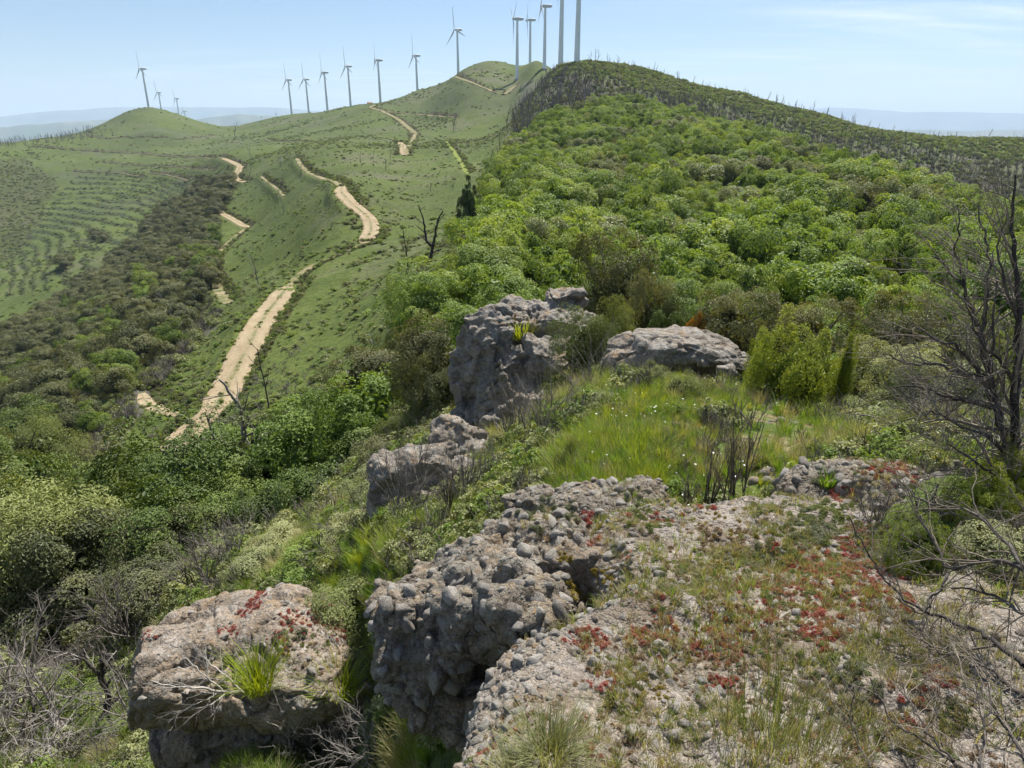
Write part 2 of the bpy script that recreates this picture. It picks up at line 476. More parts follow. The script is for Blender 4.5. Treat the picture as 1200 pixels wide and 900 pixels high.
for name, c, hw, kind in TRK:
    rr = np.hypot(c[:, 0], c[:, 1])
    R = hw * 2.6 + 2
    sel = (gr > rr.min() - R) & (gr < rr.max() + R) & (np.abs(ga) < 0.86)
    aa = np.arctan2(c[:, 0], c[:, 1])
    sel &= (ga > aa.min() - R / rr.min()) & (ga < aa.max() + R / rr.min())
    ii = np.argwhere(sel)
    if not len(ii): continue
    X = GX[sel]; Y = GY[sel]
    d = np.full(X.shape, 1e9); zr = np.zeros(X.shape); side = np.zeros(X.shape)
    tg = np.gradient(c[:, :2], axis=0)
    for k0 in range(0, len(X), 4000):
        dd = (X[k0:k0 + 4000, None] - c[None, :, 0]) ** 2 + (Y[k0:k0 + 4000, None] - c[None, :, 1]) ** 2
        k = dd.argmin(1)
        d[k0:k0 + 4000] = np.sqrt(dd[np.arange(len(k)), k]); zr[k0:k0 + 4000] = c[k, 2]
        side[k0:k0 + 4000] = 0
    z = GZ[sel]
    grow = np.maximum(1.0, gr[sel] * 0.0028)
    inner = hw + 0.25 * grow
    up = z > zr
    outer = np.where(up, inner + 1.1 * grow, inner + 2.2 * grow)
    t = sstep(0, 1, (d - inner) / (outer - inner))
    off = np.where(d < inner, np.maximum(0.10, gr[sel] * 0.0008), 0)
    GZ[sel] = np.where(d < outer, (zr - off) * (1 - t) + z * t, z)
    M_BANK[sel] = np.maximum(M_BANK[sel], (up & (d > inner * 0.8) & (d < outer * 1.15)) * 1.0)
    M_TRACK[sel] = np.maximum(M_TRACK[sel], (d < inner) * 1.0)

# terraces on the far left slope
gpx, gpy = project(GX, GY, GZ)
TERR = [(-10, 350), (15, 300), (55, 240), (90, 205), (150, 200), (225, 215), (250, 228), (210, 258), (150, 298), (70, 338)]
m_terr = inpoly(gpx, gpy, TERR) & (gr > 200)
step = 2.3
ph = (GZ + 1.5 * fbm(GX / 60, GY / 60, octv=2, seed=9)) / step
fr = ph - np.floor(ph)
saw = np.where(fr < 0.72, fr * 0.35, 0.252 + (fr - 0.72) / 0.28 * 0.748)
GZ = np.where(m_terr, GZ + (saw - fr) * step * 0.8, GZ)
M_RISER = np.where(m_terr, sstep(0.66, 0.74, fr), 0)

# running horizon along each azimuth, to tell what the viewpoint can see
EG = GZ / gr
RUNMAX = np.maximum.accumulate(EG, axis=1)
def visible(x, y, z):
    rho = np.hypot(x, y)
    rm = grid_sample(RUNMAX, np.arctan2(x, y), np.maximum(rho * 0.985, 0.31))
    px, py = project(x, y, z)
    return (z / rho > rm - 0.002) & (px > -30) & (px < 1230) & (py > -60) & (py < 930)

# ------------------------------------------------------------------ ground zones (what grows or lies there), as vertex masks
jx = 10 * fbm(GX / 9, GY / 9, octv=3, seed=21) * sstep(3, 12, gr); jy = 6 * fbm(GX / 9, GY / 9, octv=3, seed=22) * sstep(3, 12, gr)
qx, qy = gpx + jx, gpy + jy
WOOD = [(575, 215), (600, 165), (640, 140), (700, 121), (760, 126), (830, 150), (900, 162), (960, 182), (1000, 198), (1060, 213), (1120, 228), (1160, 242), (1260, 275), (1300, 420),
        (1010, 420), (900, 405), (880, 375), (800, 370), (690, 345), (540, 345), (480, 400), (490, 330), (540, 290)]
BURNT = [(590, 185), (600, 130), (612, 100), (660, 82), (700, 90), (760, 108), (850, 128), (960, 158), (1100, 178), (1250, 196), (1250, 280), (1160, 250), (1000, 202), (900, 170), (830, 155), (760, 132), (700, 128), (640, 150), (610, 185)]
VALLEY = [(-60, 420), (0, 400), (60, 350), (130, 300), (200, 255), (245, 215), (262, 200), (255, 240), (262, 300), (245, 360), (235, 380), (200, 400), (165, 435), (120, 470), (60, 520), (0, 580), (-60, 600)]
DRYBAND = [(60, 570), (110, 510), (170, 445), (225, 390), (262, 360), (250, 385), (190, 450), (140, 520), (95, 600), (40, 640), (30, 600)]
MEADOW = [(640, 600), (655, 520), (690, 490), (760, 440), (850, 440), (960, 500), (975, 520), (900, 600), (830, 620), (760, 615)]
LOWDRY = [(-100, 760), (60, 730), (160, 740), (220, 800), (260, 905), (-100, 1000)]
DARKHILL = [(-80, 190), (30, 185), (70, 215), (45, 260), (20, 300), (-80, 350)]
zr_burn = inpoly(qx, qy, BURNT) & (gr > 150)
zr_wood = inpoly(qx, qy, WOOD) & (gr > 9)
zr_val = inpoly(qx, qy, VALLEY) & (gr > 40)
zr_dry = (inpoly(qx, qy, DRYBAND) & (gr > 30)) | (inpoly(qx, qy, LOWDRY) & (gr > 5))
zr_mead = inpoly(qx, qy, MEADOW) & (gr > 3)
zr_dark = inpoly(qx, qy, DARKHILL) & (gr > 200)
zoneA = np.stack([np.maximum(zr_burn * 0.62, zr_dry * 0.9), zr_mead * 1.0, np.maximum(np.maximum(zr_wood, zr_val) * 1.0, zr_dark * 0.55), np.ones(GZ.shape)], -1)
zoneB = np.stack([M_BANK, M_RISER, np.maximum(M_TRACK, 0), np.ones(GZ.shape)], -1)

k = NT('hillside_ground')
co = k.coord('Object')
za = k.n('ShaderNodeSeparateColor', {0: k.attr('zone_a', 'Color')}).outputs
zb = k.n('ShaderNodeSeparateColor', {0: k.attr('zone_b', 'Color')}).outputs
n_big = k.noise(co, 0.018, 4, 0.6)
n_mid = k.noise(co, 0.16, 5, 0.62)
n_sm = k.noise(co, 1.1, 5, 0.65)
n_ti = k.noise(co, 7.0, 4, 0.65)
grass = k.ramp(n_mid, [(0.30, (0.045, 0.065, 0.016)), (0.48, (0.078, 0.105, 0.024)), (0.64, (0.116, 0.138, 0.034)), (0.8, (0.149, 0.135, 0.054))])
g2 = k.ramp(n_sm, [(0.32, (0.036, 0.048, 0.014)), (0.5, (0.078, 0.107, 0.024)), (0.7, (0.125, 0.138, 0.039))])
grass = k.mix(0.5, grass, g2)
dryc = k.ramp(n_sm, [(0.3, (0.060, 0.051, 0.043)), (0.55, (0.145, 0.128, 0.106)), (0.75, (0.204, 0.187, 0.153))])
grass = k.mix(k.ramp(k.math('ADD', k.math('MULTIPLY', n_big, 0.6), k.math('MULTIPLY', n_mid, 0.4)), [(0.50, 0.0), (0.62, 0.55)]), grass, dryc)
maq = k.ramp(n_sm, [(0.35, (0.030, 0.042, 0.016)), (0.65, (0.075, 0.095, 0.034))])
grass = k.mix(k.ramp(k.math('ADD', k.math('MULTIPLY', k.noise(co, 0.011, 5, 0.62), 0.62), k.math('MULTIPLY', n_mid, 0.38)), [(0.46, 0.0), (0.56, 0.62)]), grass, maq)
soil = k.ramp(n_ti, [(0.35, (0.111, 0.076, 0.047)), (0.65, (0.255, 0.187, 0.119))])
grass = k.mix(k.ramp(k.math('ADD', k.math('MULTIPLY', n_sm, 0.6), k.math('MULTIPLY', n_mid, 0.4)), [(0.60, 0.0), (0.68, 0.6)]), grass, soil)
burnc = k.ramp(n_sm, [(0.3, (0.05, 0.045, 0.042)), (0.6, (0.115, 0.105, 0.095)), (0.8, (0.13, 0.135, 0.075))])
c = k.mix(k.math('MULTIPLY', za['Red'], k.ramp(n_mid, [(0.3, 0.35), (0.6, 1.0)])), grass, burnc)
floor_c = k.ramp(n_sm, [(0.35, (0.030, 0.030, 0.015)), (0.65, (0.068, 0.064, 0.034))])
c = k.mix(k.math('MULTIPLY', za['Blue'], 0.85), c, floor_c)
mead = k.ramp(n_sm, [(0.3, (0.064, 0.102, 0.021)), (0.6, (0.111, 0.162, 0.030)), (0.75, (0.170, 0.162, 0.068))])
c = k.mix(k.math('MULTIPLY', za['Green'], k.ramp(n_ti, [(0.4, 0.1), (0.6, 0.8)])), c, mead)
c = k.mix(k.math('MULTIPLY', za['Green'], k.ramp(k.noise(co, 2.2, 5, 0.65), [(0.45, 0.0), (0.6, 0.8)])), c, soil)
c = k.mix(k.math('MULTIPLY', zb['Green'], 0.75), c, (0.038, 0.047, 0.024))
bank = k.ramp(n_sm, [(0.35, (0.034, 0.034, 0.019)), (0.6, (0.102, 0.076, 0.047)), (0.75, (0.170, 0.128, 0.076))])  # bare bank earth, darkened so its colour also carries the bank's shade
c = k.mix(k.math('MULTIPLY', zb['Red'], 0.85), c, bank)
nb = k.bump(n_sm, 0.7, 0.5)
nb = k.bump(n_ti, 0.6, 0.06, nb)
GROUND_MAT = k.surf(c, 0.95, nb, 0.1)

NAz, NRr = GZ.shape
idx = np.arange(NAz * NRr).reshape(NAz, NRr)
q = np.stack([idx[:-1, :-1], idx[:-1, 1:], idx[1:, 1:], idx[1:, :-1]], -1).reshape(-1, 4)
GV = np.stack([GX, GY, GZ], -1).reshape(-1, 3)
gm = mk_mesh('ground', GV, [q[:, ::-1]], [GROUND_MAT], True,
             attrs={'zone_a': ('POINT', 'FLOAT_COLOR', zoneA.reshape(-1, 4)), 'zone_b': ('POINT', 'FLOAT_COLOR', zoneB.reshape(-1, 4))})
ground = tag(link('ground', gm), kind='structure')

# track ribbons
k = NT('dirt_track_soil')
co = k.coord('Object')
n1 = k.noise(co, 0.5, 5, 0.65); n2 = k.noise(co, 4.5, 5, 0.7)
rut = k.attr('rut')
dc = k.ramp(k.math('ADD', k.math('MULTIPLY', n1, 0.5), k.math('MULTIPLY', n2, 0.5)), [(0.3, (0.181, 0.131, 0.075)), (0.5, (0.302, 0.239, 0.151)), (0.7, (0.392, 0.334, 0.226))])
gc = k.ramp(n2, [(0.35, (0.068, 0.087, 0.027)), (0.6, (0.151, 0.151, 0.068))])
dc = k.mix(k.math('MULTIPLY', rut, k.ramp(n1, [(0.42, 0.15), (0.58, 1.0)])), dc, gc)
ROAD_MAT = k.surf(dc, 0.95, k.bump(n2, 0.6, 0.12), 0.1)
k = NT('overgrown_track_soil')
co = k.coord('Object')
n1 = k.noise(co, 0.3, 5, 0.65); n2 = k.noise(co, 3, 5, 0.7)
dc = k.ramp(n1, [(0.38, (0.082, 0.098, 0.033)), (0.52, (0.197, 0.172, 0.090)), (0.66, (0.295, 0.238, 0.156))])
TRACK_MAT = k.surf(dc, 0.95, k.bump(n2, 0.6, 0.12), 0.1)
k = NT('grassy_track')
co = k.coord('Object')
n1 = k.noise(co, 0.4, 5, 0.65)
GTRACK_MAT = k.surf(k.ramp(n1, [(0.35, (0.107, 0.148, 0.025)), (0.65, (0.180, 0.205, 0.049))]), 0.95, None, 0.1)
k = NT('shade_toned_track')
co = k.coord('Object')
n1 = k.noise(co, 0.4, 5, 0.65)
STRACK_MAT = k.surf(k.ramp(n1, [(0.35, (0.049, 0.053, 0.025)), (0.65, (0.139, 0.123, 0.070))]), 0.95, None, 0.1)  # darker copy of the track soil, shade put into its colour
for name, c, hw, kind in TRK:
    t = np.gradient(c[:, :2], axis=0); t /= np.linalg.norm(t, axis=1)[:, None] + 1e-9
    nrm = np.column_stack([t[:, 1], -t[:, 0]])
    s = np.linspace(-1, 1, 11)
    wid = hw * (1 + 0.18 * fbm(np.arange(len(c)) * 0.21, np.zeros(len(c)), octv=3, seed=33))
    wid[:3] *= (0.4, 0.7, 0.9); wid[-3:] *= (0.9, 0.7, 0.4)
    rr = np.hypot(c[:, 0], c[:, 1])
    P = np.zeros((len(c), 11, 3))
    P[:, :, 0] = c[:, None, 0] + nrm[:, None, 0] * s[None] * wid[:, None]
    P[:, :, 1] = c[:, None, 1] + nrm[:, None, 1] * s[None] * wid[:, None]
    prof = np.where(np.abs(s) > 0.99, -0.35, 0.0) - 0.05 * np.exp(-((np.abs(s) - 0.5) / 0.18) ** 2)
    P[:, :, 2] = c[:, None, 2] + prof[None] + 0.05 * fbm(P[:, :, 0] / 0.8, P[:, :, 1] / 0.8, octv=2, seed=41) + (rr * 0.0006)[:, None]
    ids = np.arange(len(c) * 11).reshape(len(c), 11)
    qq = np.stack([ids[:-1, :-1], ids[1:, :-1], ids[1:, 1:], ids[:-1, 1:]], -1).reshape(-1, 4)
    rutv = np.tile(np.exp(-(s / 0.16) ** 2) + sstep(0.78, 1.0, np.abs(s)), (len(c), 1))
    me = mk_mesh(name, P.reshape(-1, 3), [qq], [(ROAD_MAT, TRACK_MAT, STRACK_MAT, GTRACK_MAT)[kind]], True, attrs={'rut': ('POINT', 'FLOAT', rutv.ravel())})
    if me.polygons and me.polygons[0].normal.z < 0:
        me.flip_normals()
    tag(link(name, me), kind='structure')

# ------------------------------------------------------------------ far hills and mountains
k = NT('far_hill_cover')
co = k.coord('Object')
FARM = k.surf(k.ramp(k.noise(co, 0.0012, 5, 0.6), [(0.35, (0.06, 0.085, 0.04)), (0.65, (0.15, 0.15, 0.10))]), 0.95, None, 0.05)
def far_range(rho, prof, depth, seed, amp):
    """prof: (pixel x, pixel y) of the crest; a real ridge with front and back slopes"""
    prof = np.array(prof, float)
    xs = np.linspace(prof[0, 0], prof[-1, 0], 260)
    ys = np.interp(xs, prof[:, 0], prof[:, 1]) + amp * fbm(xs / 45, np.zeros_like(xs), octv=5, seed=seed)
    a, e = ray(xs, ys)
    s = np.linspace(-1, 1, 13)
    V = np.zeros((len(xs), 13, 3))
    for j, sj in enumerate(s):
        r = rho + sj * depth
        top = e * rho
        z = -450 + (top + 450) * (1 - abs(sj) ** 1.4) * (1 + 0.16 * (abs(sj) > 0.05) * fbm(xs / 18, np.full_like(xs, sj * 3), octv=3, seed=seed + 1))
        if sj == 0: z = top
        V[:, j] = np.column_stack([np.sin(a) * r, np.cos(a) * r, z])
    ids = np.arange(V.shape[0] * 13).reshape(-1, 13)
    qq = np.stack([ids[:-1, :-1], ids[1:, :-1], ids[1:, 1:], ids[:-1, 1:]], -1).reshape(-1, 4)
    me = mk_mesh('distant_hills', V.reshape(-1, 3), [qq], [FARM], True)
    tag(link('distant_hills', me), kind='structure')
far_range(9000, [(-700, 170), (-200, 156), (0, 148), (70, 143), (150, 139), (220, 140), (280, 132), (330, 136), (420, 148), (520, 165)], 2200, 3, 3.0)
far_range(17000, [(-700, 150), (-200, 140), (0, 137), (50, 130), (110, 127), (180, 126), (260, 124), (330, 127), (420, 132), (520, 150)], 3500, 7, 2.5)
far_range(10000, [(820, 175), (900, 158), (980, 148), (1050, 152), (1130, 154), (1200, 152), (1300, 150), (1500, 146), (1900, 160)], 2200, 11, 2.0)
far_range(20000, [(800, 145), (900, 132), (975, 126), (1010, 127), (1060, 131), (1130, 130), (1200, 133), (1350, 130), (1900, 150)], 3500, 13, 2.0)
# ------------------------------------------------------------------ wind turbines
def tube(pts, radii, sides=8, cap=True):
    """swept tube, returns verts and quads (+ fan caps as tris)"""
    pts = np.asarray(pts, float); n = len(pts)
    tg = np.gradient(pts, axis=0); tg /= np.linalg.norm(tg, axis=1)[:, None] + 1e-12
    ref = np.array([0.31, 0.12, 0.94]) if abs(tg[0, 2]) < 0.9 else np.array([0.9, 0.3, 0.1])
    u = np.cross(tg, ref); u /= np.linalg.norm(u, axis=1)[:, None] + 1e-12
    v = np.cross(tg, u)
    an = np.linspace(0, 2 * math.pi, sides, endpoint=False)
    V = pts[:, None] + np.asarray(radii)[:, None, None] * (np.cos(an)[None, :, None] * u[:, None] + np.sin(an)[None, :, None] * v[:, None])
    ids = np.arange(n * sides).reshape(n, sides)
    nx = np.roll(ids, -1, axis=1)
    Q = np.stack([ids[:-1], nx[:-1], nx[1:], ids[1:]], -1).reshape(-1, 4)
    return V.reshape(-1, 3), Q

class Acc:
    def __init__(self):
        self.V = []; self.Q = []; self.T = []; self.n = 0
    def add(self, V, Q=None, T=None):
        V = np.asarray(V)
        if Q is not None and len(Q): self.Q.append(np.asarray(Q) + self.n)
        if T is not None and len(T): self.T.append(np.asarray(T) + self.n)
        self.V.append(V); self.n += len(V)
    def mesh(self, name, mats, smooth=True, attrs=None):
        fs = []
        if self.Q: fs.append(np.concatenate(self.Q))
        if self.T: fs.append(np.concatenate(self.T))
        return mk_mesh(name, np.concatenate(self.V), fs, mats, smooth, attrs=attrs)

k = NT('turbine_white_paint')
co = k.coord('Object')
TURB = k.surf(k.ramp(k.noise(co, 0.6, 4), [(0.3, (0.66, 0.69, 0.71)), (0.7, (0.76, 0.78, 0.79))]), 0.45, None, 0.4)
k = NT('turbine_grey_paint')
TURB2 = k.surf((0.5, 0.53, 0.56), 0.5, None, 0.4)
k = NT('concrete_footing')
CONC = k.surf(k.ramp(k.noise(k.coord(), 2.0, 5), [(0.3, (0.32, 0.30, 0.27)), (0.7, (0.45, 0.43, 0.39))]), 0.9, None, 0.2)
HUB = 47.0; BL = 22.5
hz = np.array([-2.0, 0, 6, 16, 26, 36, HUB - 1.2])
V, Q = tube(np.column_stack([0 * hz, 0 * hz, hz]), np.array([1.62, 1.6, 1.5, 1.38, 1.25, 1.1, 0.95]), 20)
tower_me = mk_mesh('tower', V, [Q], [TURB])
# tower foot ring
a = Acc(); V, Q = tube([(0, 0, -2.2), (0, 0, 0.35), (0, 0, 0.36)], [2.6, 2.5, 0.4], 20); a.add(V, Q)
foot_me = a.mesh('footing', [CONC], False)
# nacelle: rounded box lying along X, rotor at -X end
def nacelle_mesh():
    xs = np.array([-2.7, -2.6, -2.2, -1, 1.5, 4.0, 5.2, 5.6, 5.65])
    w = np.array([0.1, 0.85, 1.15, 1.3, 1.35, 1.25, 1.0, 0.7, 0.05]); h = np.array([0.1, 0.85, 1.1, 1.25, 1.3, 1.2, 0.9, 0.6, 0.05])
    an = np.linspace(0, 2 * math.pi, 20, endpoint=False)
    sx = np.sign(np.cos(an)) * np.abs(np.cos(an)) ** 0.55; sz = np.sign(np.sin(an)) * np.abs(np.sin(an)) ** 0.55
    V = np.zeros((len(xs), 20, 3)); V[:, :, 0] = xs[:, None]; V[:, :, 1] = w[:, None] * sx; V[:, :, 2] = HUB + h[:, None] * sz
    ids = np.arange(len(xs) * 20).reshape(-1, 20); nx = np.roll(ids, -1, 1)
    return mk_mesh('nacelle', V.reshape(-1, 3), [np.stack([ids[:-1], ids[1:], nx[1:], nx[:-1]], -1).reshape(-1, 4)], [TURB2])
nac_me = nacelle_mesh()
a = Acc(); V, Q = tube([(-2.6, 0, 0), (-2.9, 0, 0), (-3.6, 0, 0), (-4.3, 0, 0), (-4.6, 0, 0), (-4.65, 0, 0)], [0.9, 0.95, 0.92, 0.65, 0.3, 0.02], 16); a.add(V, Q)
hub_me = a.mesh('rotor_hub', [TURB])
def blade_mesh():
    r = np.array([0.5, 1.5, 3.2, 5, 8, 12, 16, 19.5, 21.6, 22.3, 22.5])
    ch = np.array([0.8, 0.85, 1.75, 2.0, 1.7, 1.35, 1.0, 0.72, 0.5, 0.28, 0.05]); th = np.array([0.8, 0.8, 0.55, 0.42, 0.3, 0.22, 0.15, 0.1, 0.07, 0.04, 0.02])
    tw = np.radians([20, 20, 18, 14, 9, 5, 3, 1, 0, 0, 0])
    an = np.linspace(0, 2 * math.pi, 12, endpoint=False)
    V = np.zeros((len(r), 12, 3))
    for i in range(len(r)):
        cx = np.cos(an) * ch[i] / 2 + ch[i] * 0.18 * (r[i] > 2); cy = np.sin(an) * th[i] / 2
        V[i, :, 1] = cx * math.cos(tw[i]) - cy * math.sin(tw[i])
        V[i, :, 0] = cx * math.sin(tw[i]) + cy * math.cos(tw[i])
        V[i, :, 2] = r[i]
    ids = np.arange(len(r) * 12).reshape(-1, 12); nx = np.roll(ids, -1, 1)
    return mk_mesh('blade', V.reshape(-1, 3), [np.stack([ids[:-1], nx[:-1], nx[1:], ids[1:]], -1).reshape(-1, 4)], [TURB2])
blade_me = blade_mesh()

def turbine(px, py, rho, yaw, phase, label, on_ground=True):
    if on_ground:
        a_, e_ = ray(px, py); a_ = float(a_)
        x, y = math.sin(a_) * rho, math.cos(a_) * rho
        z = float(gz(x, y)) - 0.2
    t = thing('wind_turbine', label, 'wind turbine', (x, y, z), 'wind turbines along the ridge', rz=yaw)
    link('tower', tower_me, t); link('footing', foot_me, t); link('nacelle', nac_me, t)
    h = link('rotor_hub', hub_me, t, (0, 0, HUB))
    for i in range(3):
        link('blade', blade_me, h, (-3.4, 0, 0), (math.radians(phase + 120 * i), 0, 0))
    return t
# px,py of the tower foot, distance, yaw, blade phase, label
T = [(676, 74, 395, .12, 10, 'rightmost wind turbine, its thick tower cut off by the top of the picture'),
     (657, 73, 445, .10, 25, 'second wind turbine from the right, tower running out of the top of the picture'),
     (638, 77, 626, .14, 5, 'white wind turbine third from the right on the hilltop, nacelle touching the top edge'),
     (621, 87, 770, .10, 35, 'shorter white wind turbine tucked between two taller ones on the hilltop'),
     (606, 96, 645, .16, 62, 'leftmost of the five turbines on the hilltop, its whole tower showing'),
     (537, 84, 800, .55, -8, 'lone white wind turbine behind the grassy shoulder left of the hilltop cluster'),
     (489, 103, 865, .35, -4, 'white wind turbine with its foot hidden behind the steep grassy slope'),
     (446, 122, 868, .15, 2, 'tall white wind turbine beside the little shed on the ridge crest'),
     (411, 124, 955, .42, -6, 'wind turbine just left of the one beside the ridge shed'),
     (384, 131, 985, .30, -3, 'wind turbine in the middle of the row of five on the descending ridge'),
     (362, 133, 1092, .45, -2, 'second wind turbine from the left end of the ridge row'),
     (342, 134, 1105, .40, -5, 'leftmost full-height wind turbine of the row on the ridge crest'),
     (174, 124, 1080, .35, -3, 'wind turbine standing on top of the round left hill'),
     (190, 134, 1550, .45, -9, 'wind turbine just right of the round hilltop, foot hidden behind it'),
     (211, 142, 1750, .40, -20, 'small wind turbine low behind the right flank of the round hill'),
     (219, 150, 1950, .40, 4, 'tiniest wind turbine behind the round hill, only nacelle and blade showing'),
     (307, 143, 2800, .05, 90, 'tiny far wind turbine in the gap left of the ridge row'),
     (325, 144, 2800, .30, 0, 'tiny far wind turbine in front of the blue hills beside the ridge end'),
     (346, 146, 2800, .05, 85, 'tiny far wind turbine between the first two towers of the ridge row'),
     (291, 149, 3000, .10, 70, 'faintest wind turbine low in the saddle between the two hills')]
for px, py, rho, yaw, phase, lb in T:
    turbine(px, py, rho, yaw - float(ray(px, py)[0]), phase, lb)
# ------------------------------------------------------------------ scatter helper (uncountable cover only): one object, instances from geometry nodes
_SCN = [0]
def proto_collection(meshes):
    c = bpy.data.collections.new('prototypes')
    for i, me in enumerate(meshes):
        o = bpy.data.objects.new('p%03d' % i, me)
        c.objects.link(o)
    return c
def scatter(name, meshes, pos, rot, scl, idx=None, parent=None, label=None, cat=None):
    pos = np.asarray(pos, np.float32)
    n = len(pos)
    if n == 0: return None
    idx = RNG.integers(0, len(meshes), n) if idx is None else idx
    me = bpy.data.meshes.new(name)
    me.vertices.add(n); me.vertices.foreach_set('co', pos.ravel())
    a = me.attributes.new('rot', 'FLOAT_VECTOR', 'POINT'); a.data.foreach_set('vector', np.asarray(rot, np.float32).ravel())
    s = np.asarray(scl, np.float32)
    if s.ndim == 1: s = np.repeat(s[:, None], 3, 1)
    a = me.attributes.new('scl', 'FLOAT_VECTOR', 'POINT'); a.data.foreach_set('vector', s.ravel())
    a = me.attributes.new('idx', 'INT', 'POINT'); a.data.foreach_set('value', np.asarray(idx, np.int32))
    ng = bpy.data.node_groups.new(name + '_scatter', 'GeometryNodeTree')
    ng.interface.new_socket('Geometry', in_out='INPUT', socket_type='NodeSocketGeometry')
    ng.interface.new_socket('Geometry', in_out='OUTPUT', socket_type='NodeSocketGeometry')
    gi = ng.nodes.new('NodeGroupInput'); go = ng.nodes.new('NodeGroupOutput')
    ci = ng.nodes.new('GeometryNodeCollectionInfo'); ci.inputs['Collection'].default_value = proto_collection(meshes)
    ci.inputs['Separate Children'].default_value = True; ci.inputs['Reset Children'].default_value = True
    ip = ng.nodes.new('GeometryNodeInstanceOnPoints'); ip.inputs['Pick Instance'].default_value = True
    def na(nm, t):
        x = ng.nodes.new('GeometryNodeInputNamedAttribute'); x.data_type = t; x.inputs['Name'].default_value = nm
        return x.outputs['Attribute']
    e2r = ng.nodes.new('FunctionNodeEulerToRotation')
    L = ng.links.new
    L(gi.outputs[0], ip.inputs['Points']); L(ci.outputs[0], ip.inputs['Instance'])
    L(na('idx', 'INT'), ip.inputs['Instance Index'])
    L(na('rot', 'FLOAT_VECTOR'), e2r.inputs[0]); L(e2r.outputs[0], ip.inputs['Rotation'])
    L(na('scl', 'FLOAT_VECTOR'), ip.inputs['Scale'])
    L(ip.outputs[0], go.inputs[0])
    o = link(name, me, parent)
    md = o.modifiers.new('scatter', 'NODES'); md.node_group = ng
    tag(o, label, cat, kind='stuff')
    return o

def eulers_from_normals(N, spin):
    out = np.zeros((len(N), 3))
    for i, (n, s) in enumerate(zip(N, spin)):
        q = Vector(n).to_track_quat('Z', 'Y')
        out[i] = (q.to_matrix() @ Matrix.Rotation(s, 3, 'Z')).to_euler()
    return out

# ------------------------------------------------------------------ conglomerate rock
def rock_mat(name, base, pale, dark, warm, peb=9.0, warm_amt=0.5, moss=0.3):
    k = NT(name)
    co = k.coord('Object')
    vo = k.n('ShaderNodeTexVoronoi', {'Vector': co, 'Scale': peb, 'Randomness': 1.0}, feature='F1')
    vo2 = k.n('ShaderNodeTexVoronoi', {'Vector': co, 'Scale': peb * 2.7, 'Randomness': 1.0}, feature='F1')
    n1 = k.noise(co, 1.7, 6, 0.65); n2 = k.noise(co, 9, 6, 0.7); n3 = k.noise(co, 55, 4, 0.7)
    cellr = k.n('ShaderNodeSeparateColor', {0: vo.outputs['Color']}).outputs['Red']
    cell2 = k.n('ShaderNodeSeparateColor', {0: vo2.outputs['Color']}).outputs['Green']
    c = k.ramp(cellr, [(0.0, dark), (0.3, base), (0.6, pale), (0.85, warm), (1.0, base)])
    c2 = k.ramp(cell2, [(0.0, dark), (0.35, base), (0.7, pale), (1.0, warm)])
    c = k.mix(0.5, c, c2)
    c = k.mix(k.ramp(n2, [(0.4, 0.0), (0.62, 0.75)]), c, base)
    c = k.mix(k.ramp(n1, [(0.45, 0.0), (0.62, warm_amt)]), c, warm)
    c = k.mix(k.ramp(k.noise(co, 4.1, 5, 0.7), [(0.55, 0.0), (0.63, 0.7)]), c, pale)          # crustose grey lichen
    c = k.mix(k.ramp(k.noise(co, 12.0, 4, 0.7), [(0.66, 0.0), (0.70, 0.8)]), c, (0.42, 0.23, 0.07))   # ochre lichen spots
    c = k.mix(k.ramp(n3, [(0.35, 0.5), (0.5, 0.0)]), c, dark)
    c = k.mix(k.ramp(k.noise(co, 20, 5, 0.75), [(0.36, 0.8), (0.47, 0.0)]), c, dark)
    c = k.mix(k.ramp(k.noise(co, 2.2, 5, 0.7), [(0.36, 0.55), (0.48, 0.0)]), c, dark)          # weather stains
    if moss:
        up = k.n('ShaderNodeSeparateXYZ', {0: k.n('ShaderNodeNewGeometry').outputs['Normal']}).outputs['Z']
        mm = k.math('MULTIPLY', k.ramp(k.noise(co, 2.6, 5, 0.7), [(0.55, 0.0), (0.66, moss)]), k.ramp(up, [(0.55, 0.0), (0.8, 1.0)]))
        c = k.mix(mm, c, k.ramp(n3, [(0.3, (0.17, 0.10, 0.05)), (0.6, (0.30, 0.20, 0.10))]))
    h = k.math('ADD', k.math('MULTIPLY', vo.outputs['Distance'], -0.9), k.math('MULTIPLY', vo2.outputs['Distance'], -0.4))
    nb = k.bump(k.noise(co, 3.2, 6, 0.7), 0.7, 0.16)
    nb = k.bump(h, 0.8, 0.035, nb)
    nb = k.bump(n2, 0.7, 0.05, nb)
    nb = k.bump(n3, 0.6, 0.008, nb)
    return k.surf(c, 0.92, nb, 0.15)
ROCK_GREY = rock_mat('grey_conglomerate', (0.188, 0.169, 0.140), (0.301, 0.282, 0.240), (0.076, 0.064, 0.051), (0.226, 0.171, 0.108), 11.0, 0.6, 0.5)
ROCK_TAN = rock_mat('tan_conglomerate', (0.255, 0.211, 0.166), (0.389, 0.359, 0.327), (0.101, 0.082, 0.062), (0.335, 0.244, 0.159), 9.0, 0.65, 0.6)
ROCK_FAR = rock_mat('weathered_grey_rock', (0.242, 0.222, 0.195), (0.359, 0.343, 0.312), (0.101, 0.090, 0.074), (0.281, 0.211, 0.140), 6.0, 0.35, 0.7)

